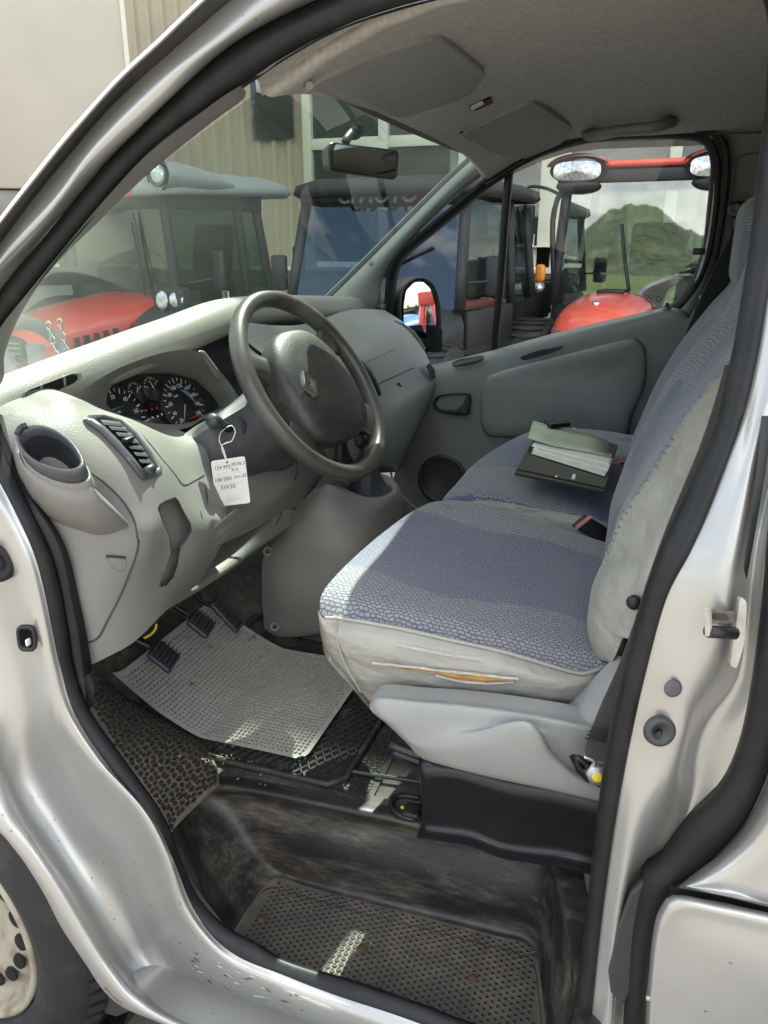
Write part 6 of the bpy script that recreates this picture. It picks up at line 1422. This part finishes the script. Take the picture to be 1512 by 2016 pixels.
# ---- helper: wheel of a machine in its own frame
def mwheel(c, r, wd, parent, hubm):
    o = lathe('wheel', [(r*.55, -wd*.5), (r*.8, -wd*.52), (r*.96, -wd*.42), (r, -wd*.2), (r, wd*.2), (r*.96, wd*.42), (r*.8, wd*.52), (r*.55, wd*.5)], c, (1, 0, 0), M['tyre'], parent, seg=36); parent = o
    lathe('wheel_hub', [(r*.57, -wd*.44), (r*.5, -wd*.36), (r*.3, -wd*.2), (r*.12, -wd*.34), (0, -wd*.34)], c, (1, 0, 0), hubm, parent, seg=28)
    lathe('wheel_hub', [(r*.57, wd*.44), (r*.5, wd*.36), (r*.3, wd*.2), (r*.12, wd*.34), (0, wd*.34)], c, (1, 0, 0), hubm, parent, seg=28)
    vs, fs = [], []
    for k in range(28):
        a = 2*math.pi*k/28
        for s in (-1, 1):
            b = len(vs); ca, sa_ = math.cos(a+.05*s), math.sin(a+.05*s)
            for dx, da in ((0, -.03), (0, .03), (wd*.46*s, .09), (wd*.46*s, .03)):
                for rr_ in (r*.98, r*1.04): vs.append((c[0]+dx, c[1]+math.cos(a+da)*rr_, c[2]+math.sin(a+da)*rr_))
            fs += [(b+1, b+3, b+5, b+7), (b, b+1, b+3, b+2), (b+2, b+3, b+5, b+4), (b+4, b+5, b+7, b+6), (b+6, b+7, b+1, b)]
    o2 = obj('tread_lug', vs, fs, M['tyre'], parent, smooth=False); o2['kind'] = 'stuff'
def pane(name, pts, m, parent): 
    pts = [Vector(p) for p in pts]; o = obj(name, pts, [tuple(range(len(pts)))], m, parent, smooth=False); return o
def headlamp(c, r, ax, parent, name='work_light', body='tdark'):
    o = lathe(name, [(0, -.08), (r*.7, -.07), (r*1.05, -.02), (r*1.1, .01), (r, .012)], c, ax, M[body], parent, seg=24)
    lathe('lamp_lens', [(0, .006), (r*.6, .008), (r*.98, .004), (r*1.0, 0)], c, ax, M['lamp'], o, seg=24); return o
# ---- red and grey tractor beyond the windscreen (in its own frame: +Y ahead, +X its right)
def place(local, px, dist, rz):
    p = gpos(px, dist); q = Matrix.Rotation(rz, 3, 'Z') @ Vector((local[0], local[1], 0)); return p-q
rz = rad(76); A0 = place((-.70, .05), 352, 7.5, rz)
tr = thing('slope_tractor', 'red slope tractor with grey cab roof seen through the windscreen', 'tractor', A0, rz)
def rloop(w_, l, z, yc, r=.22, n=7, bulge=0):
    o = []
    for cx2, cy2, a0 in ((w_-r, l-r, 0), (-w_+r, l-r, 90), (-w_+r, -l+r, 180), (w_-r, -l+r, 270)):
        for k in range(n):
            a = rad(a0+90*k/(n-1)); x_, y_ = cx2+r*math.cos(a), cy2+r*math.sin(a)
            o.append(Vector((x_, yc+y_, z+bulge*max(0, y_/l))))
    return o
yc = -.58
rings = [rloop(.70, .72, 1.87, yc), rloop(.84, .86, 1.87, yc, bulge=-.05), rloop(.88, .90, 1.91, yc, bulge=-.07), rloop(.84, .86, 1.98, yc, bulge=-.06), rloop(.66, .70, 2.05, yc, bulge=.0), rloop(.3, .35, 2.09, yc), rloop(.01, .01, 2.095, yc, .005)]
rf = grid('cab_roof', rings, M['tgrey'], tr, cv=True)
for sx3 in (-1, 1):
    lc = Vector((sx3*.74, .26, 1.985)); hx3 = Vector((-sx3*.0, 1, 0))
    def co(r1, r2, y_, dz): return [lc+Vector((r1*math.cos(t), y_, dz+r2*math.sin(t))) for t in [2*math.pi*k/20 for k in range(21)]]
    loft('lamp_cowl', [co(.12, .09, -.02, 0), co(.135, .10, .0, 0), co(.155, .115, -.05, -.005), co(.17, .12, -.20, -.01), co(.17, .10, -.5, -.03), co(.12, .05, -.8, -.05)], M['tgrey'], tr, n=24, k=4)
    lathe('lamp_well', [(.135, .004), (.125, .006), (.10, -.02), (0, -.03)], lc, (0, 1, 0), M['tdark'], tr, seg=24)
    headlamp(lc+Vector((0, .012, 0)), .08, (-.1, 1, .0), tr, body='tgrey')
text('roof_lettering', 'AEBI', .13, facing((-.34, .325, 1.865), (-1, 0, 0), (0, -.1, 1)), M['red'], tr, .003, bold=.004)
# cab posts
cp = {'fl': ((-.70, .10, .80), (-.66, .16, 1.90)), 'fr': ((.70, .10, .80), (.66, .16, 1.90)), 'rl': ((-.74, -1.15, .80), (-.62, -1.05, 1.90)), 'rr': ((.74, -1.15, .80), (.62, -1.05, 1.90)), 'ml': ((-.73, -.80, .80), (-.66, -.74, 1.90)), 'mr': ((.73, -.80, .80), (.66, -.74, 1.90))}
for s in (-1, 1):
    rbox('header_band', (s*.68, -.45, 1.80), (.05, 1.25, .14), M['tdark'], tr, .01)
    for k in range(5): rbox('bonnet_louvre', (s*(.565-.012*k), .72+.09*k, .70-.012*k), (.02, .05, .13), M['tdark'], tr, .005)
rbox('header_band', (0, .14, 1.80), (1.3, .05, .14), M['tdark'], tr, .01)
rbox('front_grille', (0, 1.39, .60), (.5, .03, .22), M['tdark'], tr, .01)
for k in range(5): rbox('grille_bar', (0, 1.41, .52+.04*k), (.46, .02, .012), M['tgrey'], tr, 0)
rbox('cab_lower_panel', (-.745, -.5, .84), (.03, 1.2, .16), M['tdark'], tr, .01)
tube('hydraulic_hose', [Vector((-.3, 1.42, .5)), Vector((-.36, 1.6, .62)), Vector((-.2, 1.7, .5)), Vector((-.1, 1.62, .35))], .018, M['black'], tr, seg=6)
tube('hydraulic_hose', [Vector((.3, 1.42, .5)), Vector((.3, 1.62, .66)), Vector((.12, 1.7, .52)), Vector((.0, 1.6, .35))], .018, M['black'], tr, seg=6)
tube('hitch_arm', [Vector((-.35, 1.3, .42)), Vector((-.38, 1.9, .36))], .04, M['tdark'], tr, seg=6, n=4)
tube('hitch_arm', [Vector((.35, 1.3, .42)), Vector((.38, 1.9, .36))], .04, M['tdark'], tr, seg=6, n=4)
for kx, (a, b) in cp.items(): tube('cab_post', [Vector(a), (Vector(a)+Vector(b))/2+Vector((0, 0, 0)), Vector(b)], .044, M['tdark'], tr, seg=8, n=6)
def cg(a, b, m_): pane('cab_glass', [cp[a][0], cp[b][0], cp[b][1], cp[a][1]], M[m_], tr)
for a, b in (('fl', 'fr'), ('fl', 'ml'), ('ml', 'rl'), ('fr', 'mr'), ('mr', 'rr'), ('rl', 'rr')): cg(a, b, 'tglass')
rbox('cab_floor_box', (0, -.6, .62), (1.4, 1.5, .36), M['tdark'], tr, .02)
# seat, wheel and console inside
rbox('operator_seat', (0, -.85, .98), (.52, .5, .16), M['tdark'], tr, .05); rbox('seat_back', (0, -1.08, 1.32), (.5, .13, .62), M['tdark'], tr, .05, Matrix.Rotation(rad(8), 3, 'X'))
tube('cab_steering_wheel', [Vector((.17*math.cos(t), -.30+.08*math.sin(t), 1.22+.16*math.sin(t))) for t in [2*math.pi*k/12 for k in range(12)]], .016, M['tdark'], tr, seg=6, n=30, closed=True)
tube('steering_post', [Vector((0, -.30, 1.22)), Vector((0, -.05, .85))], .03, M['tdark'], tr, seg=8, n=3)
rbox('cab_console', (-.42, -.55, .95), (.2, .6, .3), M['tdark'], tr, .03)
# bonnet
bn = loft('bonnet', [[Vector((x, .10, z)) for x, z in ((-.62, .62), (-.60, .86), (-.42, .98), (0, 1.02), (.42, .98), (.60, .86), (.62, .62))], [Vector((x, .55, z)) for x, z in ((-.58, .60), (-.56, .82), (-.38, .93), (0, .97), (.38, .93), (.56, .82), (.58, .60))], [Vector((x, 1.05, z)) for x, z in ((-.50, .58), (-.48, .74), (-.32, .84), (0, .88), (.32, .84), (.48, .74), (.50, .58))], [Vector((x, 1.38, z)) for x, z in ((-.34, .56), (-.32, .66), (-.22, .72), (0, .74), (.22, .72), (.32, .66), (.34, .56))]], M['tred'], tr, n=40, k=6)
text('bonnet_lettering', 'AEBI', .115, facing((-.585, .50, .74), (0, -1, 0), (0, 0, 1)), M['tdark'], tr, .004, shear=.25, bold=.003)
text('bonnet_lettering', 'TT281', .075, facing((-.59, .52, .645), (0, -1, 0), (0, 0, 1)), M['tdark'], tr, .004, shear=.25, bold=.002)
rbox('yellow_sticker', (-.597, .23, .70), (.004, .17, .045), M['yellow'], tr, 0)
text('sticker_print', 'ziegler', .045, facing((-.601, .23, .70), (0, -1, 0), (0, 0, 1)), M['ink'], tr, .001)
# front fender, wheels
fen = []
for s in (-1, 1):
    ar = [Vector((s*.62, .10+.62*math.cos(rad(a)), .46+.50*math.sin(rad(a)))) for a in range(-5, 190, 15)]
    loft('mudguard', [ar, [p+Vector((s*.36, 0, -.01)) for p in ar], [p+Vector((s*.38, 0, -.06)) for p in ar]], M['tdark'], tr, n=30, k=2)
    mwheel((s*.82, .10, .43), .43, .34, tr, M['tgrey']); mwheel((s*.82, -1.55, .43), .43, .34, tr, M['tgrey'])
rbox('chassis', (0, -.4, .45), (.6, 3.2, .25), M['tdark'], tr, .03)
rbox('rear_body', (0, -1.65, .75), (1.3, .7, .35), M['tred'], tr, .05)
# road lamp, warning plate, mirrors, wiper
lb = rbox('road_lamp', (-.86, .30, .98), (.30, .16, .22), M['tdark'], tr, .05, seg=3)
headlamp((-.79, .385, .98), .085, (0, 1, .05), tr, 'road_lamp_bowl')
lathe('lamp_lens', [(0, .008), (.05, .006), (.062, 0)], (-.955, .375, .99), (-.5, 1, .05), M['lamp'], tr, seg=20)
tube('lamp_bracket', [Vector((-.70, .1, .95)), Vector((-.78, .2, .92)), Vector((-.84, .25, .92))], .018, M['tdark'], tr, seg=6)
wpR = Matrix.Rotation(rad(-35), 3, 'Z')
wpl = rbox('warning_plate', (-.96, -.22, .92), (.27, .012, .24), M['white'], tr, .003, wpR)
for s in (-1, 1):
    q = [Vector((-.96, -.22, .92))+wpR@Vector((x_*.13, .008, z_*.115)) for x_, z_ in (((-1, 1), (-.1, 1), (-1, -.1)) if s < 0 else ((1, -1), (.1, -1), (1, .1)))]
    prism('red_stripe', q, wpR@Vector((0, .002, 0)), M['red'], tr)
q = [Vector((-.96, -.22, .92))+wpR@Vector((x_*.13, .008, z_*.115)) for x_, z_ in ((.35, 1), (1, 1), (1, .45))]
for nm, c, st_ in (('cab_mirror', (-1.02, -.10, 1.22), [(-.70, .08, 1.10), (-.85, .05, 1.12), (-.98, -.05, 1.15)]), ('cab_mirror', (1.0, -.0, 1.22), [(.70, .08, 1.10), (.85, .05, 1.12), (.98, .0, 1.15)]), ('cab_mirror', (-.98, -1.28, 1.25), [(-.72, -1.25, 1.0), (-.85, -1.26, 1.05), (-.96, -1.28, 1.1)])):
    o = rbox(nm, c, (.20, .06, .34), M['tdark'], tr, .03, Matrix.Rotation(rad(-25), 3, 'Z'), 3); tube('mirror_arm', [Vector(v) for v in st_], .012, M['tdark'], tr, seg=6)
tube('wiper_arm', [Vector((-.35, .17, .86)), Vector((-.30, .17, 1.3)), Vector((-.28, .19, 1.62))], .012, M['black'], tr, seg=6)
tube('wiper_blade', [Vector((-.42, .15, .95)), Vector((-.34, .17, 1.35)), Vector((-.30, .18, 1.70))], .009, M['black'], tr, seg=6)
# ---- implement with chained hand wheel nearer, low left
ip = thing('hitch_implement', 'grey-green implement with a chained hoop standing in front of the tractor', 'implement', gpos(40, 5.2), rad(20))
tube('hoop', [Vector((.42*math.cos(t), .1*math.sin(t), .80+.20*math.sin(t))) for t in [rad(a) for a in range(0, 360, 24)]], .045, M['tgrey'], ip, seg=8, n=50, closed=True)
rbox('frame_beam', (0, .1, .42), (1.1, .12, .12), M['tgrey'], ip, .02); rbox('frame_post', (-.25, .08, .55), (.09, .09, .6), M['tgrey'], ip, .01); rbox('frame_post', (.2, .08, .55), (.09, .09, .6), M['tgrey'], ip, .01)
rbox('bed_plate', (0, .3, .3), (1.3, .7, .08), M['tgrey'], ip, .01)
for s in (-.5, .5):
    rbox('frame_foot', (s, .3, .13), (.08, .5, .26), M['tgrey'], ip, .01)
for cx3 in (.02, .20):
    lk = None
    for k in range(7):
        c = Vector((cx3+.015*k, -.09, .98-.045*k)); o = tube('chain_link', [c+Vector(((.014*math.cos(t), .0, .026*math.sin(t)) if k % 2 else (0, .014*math.cos(t), .026*math.sin(t)))) for t in [2*math.pi*q/8 for q in range(8)]], .0055, M['chrome'], ip, seg=5, n=12, closed=True)
# ---- black utility buggy
rz = rad(82); A1 = place((-.78, .2), 918, 6.4, rz)
ug = thing('utility_buggy', 'black utility buggy with cab and cargo bed beyond the windscreen pillar', 'buggy', A1, rz)
rings = [rloop(.80, .95, 1.80, -.75, .18), rloop(.84, 1.0, 1.83, -.75, .2), rloop(.82, .98, 1.90, -.75, .2), rloop(.70, .86, 1.95, -.75, .2), rloop(.01, .01, 1.965, -.75, .005)]
grid('cab_roof', rings, M['tdark'], ug, cv=True)
loft('roof_visor', [[Vector((x, .10-.05*abs(x), 1.72)) for x in (-.76, -.4, 0, .4, .76)], [Vector((x, .17-.06*abs(x), 1.80)) for x in (-.76, -.4, 0, .4, .76)], [Vector((x, .08-.06*abs(x), 1.90)) for x in (-.74, -.4, 0, .4, .74)]], M['tdark'], ug, n=24, k=4)
text('visor_lettering', 'CFMOTO', .17, facing((0, .178, 1.80), (-1, 0, 0), (0, -.35, 1)), M['shroud'], ug, .006, bold=.004)
up = {'fl': ((-.78, .30, .95), (-.72, .08, 1.78)), 'fr': ((.78, .30, .95), (.72, .08, 1.78)), 'rl': ((-.78, -1.0, .90), (-.72, -1.0, 1.78)), 'rr': ((.78, -1.0, .90), (.72, -1.0, 1.78)), 'ql': ((-.78, -1.65, .95), (-.70, -1.55, 1.75)), 'qr': ((.78, -1.65, .95), (.70, -1.55, 1.75))}
for a, b in up.values(): tube('cab_post', [Vector(a), Vector(b)], .045, M['tdark'], ug, seg=8, n=4)
for a, b in (('fl', 'fr'), ('fl', 'rl'), ('rl', 'ql'), ('fr', 'rr'), ('rr', 'qr'), ('ql', 'qr')): pane('cab_glass', [up[a][0], up[b][0], up[b][1], up[a][1]], M['uglass'], ug)
loft('nose', [[Vector((x, .28, z)) for x, z in ((-.80, .5), (-.80, .88), (-.6, .97), (0, 1.0), (.6, .97), (.80, .88), (.80, .5))], [Vector((x, .70, z)) for x, z in ((-.72, .5), (-.72, .78), (-.5, .86), (0, .88), (.5, .86), (.72, .78), (.72, .5))], [Vector((x, 1.05, z)) for x, z in ((-.55, .45), (-.55, .64), (-.4, .70), (0, .72), (.4, .70), (.55, .64), (.55, .45))]], M['tdark'], ug, n=30, k=5)
rbox('yellow_sticker', (-.73, .62, .79), (.004, .12, .035), M['yellow'], ug, 0, Matrix.Rotation(rad(10), 3, 'Z'))
for s in (-1, 1):
    rbox('door', (s*.79, -.40, .72), (.05, 1.15, .42), M['tdark'], ug, .02); rbox('cab_mirror', (s*1.0, .12, 1.20), (.16, .06, .30), M['tdark'], ug, .03)
    tube('mirror_arm', [Vector((s*.76, .2, 1.15)), Vector((s*.9, .16, 1.16)), Vector((s*1.0, .12, 1.18))], .012, M['tdark'], ug, seg=6)
    for y_ in (.55, -1.75): mwheel((s*.72, y_, .36), .36, .28, ug, M['tgrey'])
rbox('chassis', (0, -.6, .42), (1.2, 2.6, .2), M['tdark'], ug, .02)
rbox('bench_seat', (0, -.75, .85), (1.2, .5, .18), M['tdark'], ug, .04); rbox('bench_back', (0, -1.0, 1.2), (1.2, .12, .55), M['tdark'], ug, .04)
rbox('cargo_bed', (0, -2.1, .70), (1.4, 1.1, .06), M['tdark'], ug, .01)
for c, s in (((-.70, -2.1, .88), (.05, 1.1, .34)), ((.70, -2.1, .88), (.05, 1.1, .34)), ((0, -2.65, .88), (1.4, .05, .34)), ((0, -1.56, .88), (1.4, .05, .34))): rbox('bed_side', c, s, M['tdark'], ug, .01)
rbox('tool_case', (-.45, -2.2, .90), (.35, .4, .3), M['tgrey'], ug, .02)
tube('wiper_arm', [Vector((.1, .30, 1.0)), Vector((-.15, .24, 1.25)), Vector((-.5, .2, 1.42))], .01, M['black'], ug, seg=6)
tube('cab_steering_wheel', [Vector((-.38+.17*math.cos(t), -.12+.05*math.sin(t), 1.12+.15*math.sin(t))) for t in [2*math.pi*k/12 for k in range(12)]], .015, M['tdark'], ug, seg=6, n=30, closed=True)
# ---- red tractor facing the van beyond the passenger window
rz = rad(83); A2 = place((0, 0), 1262, 8.4, rz)
rt_ = thing('red_tractor', 'red tractor with large front window and roof lamps beyond the passenger window', 'tractor', A2, rz)
zt = 1.45+122/FPX*8.2
def ww(px): return (px-1262)/FPX*8.0
rings = [rloop(.80, .82, zt+.01, -.72, .2), rloop(.86, .90, zt+.03, -.72, .2), rloop(.86, .90, zt+.065, -.72, .2, bulge=.0), rloop(.76, .80, zt+.09, -.72, .2), rloop(.01, .01, zt+.11, -.72, .005)]
grid('cab_roof', rings, M['tred2'], rt_, cv=True)
rbox('roof_underside', (0, -.66, zt-.05), (1.64, 1.66, .11), M['tdark'], rt_, .02)
for s in (-1, 1):
    lc = Vector((s*.62, .20, zt-.005))
    loft('lamp_pod', [[lc+Vector((.26*math.cos(t), .03, .11*math.sin(t))) for t in [2*math.pi*k/20 for k in range(21)]], [lc+Vector((.28*math.cos(t), -.08, .12*math.sin(t)+.02)) for t in [2*math.pi*k/20 for k in range(21)]], [lc+Vector((.24*math.cos(t), -.35, .10*math.sin(t)+.04)) for t in [2*math.pi*k/20 for k in range(21)]]], M['tdark'], rt_, n=24, k=3)
    loft('pod_cap', [[lc+Vector((.30*math.cos(t), .04, .135*math.sin(t)+.02)) for t in [rad(10+16*k) for k in range(11)]], [lc+Vector((.30*math.cos(t), -.35, .135*math.sin(t)+.04)) for t in [rad(10+16*k) for k in range(11)]]], M['tred2'], rt_, n=20, k=2)
    def se(t, a_, b_): c_, s2 = math.cos(t), math.sin(t); return abs(c_)**.6*(1 if c_ > 0 else -1)*a_, abs(s2)**.6*(1 if s2 > 0 else -1)*b_
    grid('lamp_lens', [[lc+Vector((se(t, r*.225, 0)[0], .035+.03*(1-r), se(t, 0, r*.085)[1])) for t in [2*math.pi*k/28 for k in range(28)]] for r in (1, .7, .35, 0)], M['lamp'], rt_, cv=True)
    grid('lamp_lower_shell', [[lc+Vector((a_*.21*math.cos(t), y_, -.13+a_*.07*math.sin(t))) for t in [2*math.pi*k/20 for k in range(20)]] for a_, y_ in ((0, .03), (.6, .025), (.95, .0), (1, -.05), (.8, -.15), (0, -.2))], M['tdark'], rt_, cv=True)
fp = [((-.80, .12, .85), (-.72, .10, zt-.05)), ((.80, .12, .85), (.72, .10, zt-.05)), ((.82, -1.4, .85), (.74, -1.35, zt-.05)), ((-.82, -1.4, .85), (-.74, -1.35, zt-.05))]
tube('glass_frame', [Vector((-.79, .135, .88)), Vector((-.72, .125, zt-.10)), Vector((.72, .125, zt-.10)), Vector((.79, .135, .88))], .028, M['tdark'], rt_, seg=6, n=40)
tube('wiper_arm', [Vector((.05, .16, 1.0)), Vector((.12, .15, 1.3)), Vector((.18, .14, 1.62))], .012, M['black'], rt_, seg=6)
rbox('rear_window_frame', (0, -1.36, 1.18), (1.5, .05, .12), M['tdark'], rt_, .01)
rbox('cab_pillar_trim', (-.40, -1.36, 1.6), (.07, .05, .9), M['cream'], rt_, .01)
for a, b in fp: tube('cab_post', [Vector(a), Vector(b)], .05, M['tdark'], rt_, seg=8, n=4)
for i in range(4): pane('cab_glass' if i else 'front_glass', [fp[i][0], fp[(i+1) % 4][0], fp[(i+1) % 4][1], fp[i][1]], M['rglass'], rt_)
rbox('cab_base', (0, -.65, .68), (1.6, 1.5, .36), M['tdark'], rt_, .03)
rbox('operator_seat', (0, -.75, 1.0), (.5, .5, .15), M['tdark'], rt_, .05); rbox('seat_back', (0, -1.0, 1.35), (.5, .12, .6), M['tdark'], rt_, .05)
rbox('dash_cowl', (0, -.05, 1.05), (.6, .3, .4), M['tdark'], rt_, .06); tube('cab_steering_wheel', [Vector((.18*math.cos(t), -.28+.08*math.sin(t), 1.32+.15*math.sin(t))) for t in [2*math.pi*k/12 for k in range(12)]], .015, M['tdark'], rt_, seg=6, n=30, closed=True)
hx = .20
def bsec(y_, w_, zb, zs, zm, zt_): return [Vector((hx+x, y_, z)) for x, z in ((-w_, zb), (-w_, zs), (-w_*.7, zm), (0, zt_), (w_*.7, zm), (w_, zs), (w_, zb))]
loft('bonnet', [bsec(.15, .40, .5, .82, .95, 1.0), bsec(.85, .37, .48, .76, .90, .95), bsec(1.2, .33, .45, .68, .80, .84), bsec(1.36, .26, .42, .55, .62, .64)], M['tred2'], rt_, n=40, k=6)
rbox('bonnet_catch', (hx, .25, 1.0), (.26, .12, .03), M['tdark'], rt_, .01)
lathe('bonnet_emblem', [(0, .012), (.03, .01), (.035, 0)], (hx, .95, .935), (0, .3, 1), M['chrome'], rt_, seg=14)
for s in (-1, 1):
    hl_ = prism('head_lamp', [(hx+s*.14, 1.34, .68), (hx+s*.31, 1.22, .72), (hx+s*.33, 1.20, .58), (hx+s*.17, 1.36, .56)], (0, .02, .02), M['lamp'], rt_, .006)
    for y_, r_ in ((.8, .38), (-1.1, .56)): mwheel((s*.80, y_, r_), r_, .34, rt_, M['tred2'])
    ar = [Vector((s*.62, -1.1+.62*math.cos(rad(a)), .56+.62*math.sin(rad(a)))) for a in range(0, 181, 15)]
    loft('mudguard', [ar, [p+Vector((s*.34, 0, 0)) for p in ar]], M['tdark'], rt_, n=30, k=2)
    tube('mirror_arm', [Vector((s*.76, .12, zt-.22)), Vector((s*.95, .14, zt-.14)), Vector((s*1.12, .14, zt-.14)), Vector((s*1.14, .12, zt-.32))], .016, M['tdark'], rt_, seg=7, n=24)
    rbox('cab_mirror', (s*1.14, .08, zt-.47), (.19, .06, .36), M['tdark'], rt_, .03, seg=3)
    ml_ = rbox('marker_lamp', (s*.92, .2, 1.16), (.10, .08, .17), M['amber'], rt_, .035, seg=3); lathe('lamp_lens', [(0, .06), (.035, .05), (.05, .02), (.05, -.04)], (s*.92, .22, 1.02), (0, 1, -.3), M['lamp'], rt_, seg=18)
    tube('lamp_bracket', [Vector((s*.80, .12, 1.1)), Vector((s*.92, .16, 1.1))], .02, M['tdark'], rt_, seg=6, n=3)
tube('grab_rail', [Vector((-.86, .1, .95)), Vector((-.90, .14, .85)), Vector((-.90, .14, .6)), Vector((-.86, .1, .5))], .014, M['tdark'], rt_, seg=6)
# ---- small carton on the workshop window board, seen between the machines
bxs = thing('parts_carton', 'white and red carton standing on the workshop window board', 'carton', (BX-.16, by(1040), 1.405), world=True)
rbox('carton_body', (BX-.16, by(1040), 1.485), (.1, .26, .16), M['white'], bxs, .004); rbox('red_band', (BX-.212, by(1040), 1.455), (.004, .262, .07), M['red'], bxs, 0)
rbox('shelf_board', (BX-.13, by(1040), 1.395), (.2, 1.1, .02), M['cream'], bld, .003)

# ---- machines behind the van, caught in its wing mirror
def refl(px, py, dist):
    p = onmp(px, py); d = (p-CAM).normalized(); r = d-mpn*2*d.dot(mpn); q = p+r*dist; return q
bq = refl(820, 625, 11.0); br = refl(846, 630, 10.0)
bt_ = thing('blue_tractor', 'blue tractor standing behind the van, seen in the wing mirror', 'tractor', (bq.x, bq.y, 0), math.atan2(-(CAM.x-bq.x), CAM.y-bq.y)+.6)
loft('bonnet', [[Vector((x, .2, z)) for x, z in ((-.45, .6), (-.44, 1.25), (-.3, 1.42), (0, 1.46), (.3, 1.42), (.44, 1.25), (.45, .6))], [Vector((x, 1.2, z)) for x, z in ((-.40, .6), (-.40, 1.12), (-.27, 1.27), (0, 1.31), (.27, 1.27), (.40, 1.12), (.40, .6))], [Vector((x, 1.75, z)) for x, z in ((-.32, .6), (-.32, .9), (-.2, 1.0), (0, 1.02), (.2, 1.0), (.32, .9), (.32, .6))]], M['blue'], bt_, n=30, k=4)
for s in (-1, 1):
    for y_, r_ in ((1.2, .5), (-.9, .8)): mwheel((s*.85, y_, r_), r_, .4, bt_, M['blue'])
rbox('chassis', (0, .1, .65), (.5, 3.0, .3), M['tdark'], bt_, .03); rbox('seat_box', (0, -.7, 1.1), (.6, .5, .4), M['tdark'], bt_, .08)
tube('roll_bar', [Vector((-.5, -1.0, .9)), Vector((-.5, -1.0, 2.1)), Vector((0, -1.0, 2.25)), Vector((.5, -1.0, 2.1)), Vector((.5, -1.0, .9))], .05, M['tdark'], bt_, seg=8, n=30)
ri = thing('red_implement', 'red upright A-frame implement behind the van, seen in the wing mirror', 'implement', (br.x, br.y, 0), .5)
for s in (-1, 1): tube('frame_leg', [Vector((s*.35, 0, 0)), Vector((s*.06, 0, 1.7))], .06, M['tred'], ri, seg=6, n=4)
rbox('cross_bar', (0, 0, .75), (.5, .08, .1), M['tred'], ri, .01); rbox('head_plate', (0, 0, 1.66), (.3, .14, .2), M['tred'], ri, .02)
fq = refl(820, 610, 17.0); fd = Vector((fq.x-CAM.x, fq.y-CAM.y, 0)).normalized(); fs_ = Vector((-fd.y, fd.x, 0))
fc = thing('yard_fence', 'grey yard fence far behind the van, seen in the wing mirror', 'fence', (fq.x, fq.y, 0), math.atan2(fs_.y, fs_.x))
for zz in (.3, 1.0, 1.7): rbox('rail', (0, 0, zz), (14, .06, .08), M['tdark'], fc, 0)
fpst = rbox('fence_bar', (-7, 0, .9), (.04, .04, 1.8), M['tdark'], fc, 0)
for k in range(1, 71): twin(fpst, fc, Matrix.Translation((.2*k, 0, 0)))
# lettering becomes plain mesh
bpy.context.view_layer.update(); dg = bpy.context.evaluated_depsgraph_get()
for o in [o for o in bpy.data.objects if o.type == 'FONT']:
    me = bpy.data.meshes.new_from_object(o.evaluated_get(dg)); nm = o.name.split('.')[0]; o.name = 'old'
    n = bpy.data.objects.new(nm, me); C.objects.link(n); n.parent = o.parent; n.matrix_parent_inverse = o.matrix_parent_inverse.copy(); n.matrix_basis = o.matrix_basis.copy()
    bpy.data.objects.remove(o, do_unlink=True)
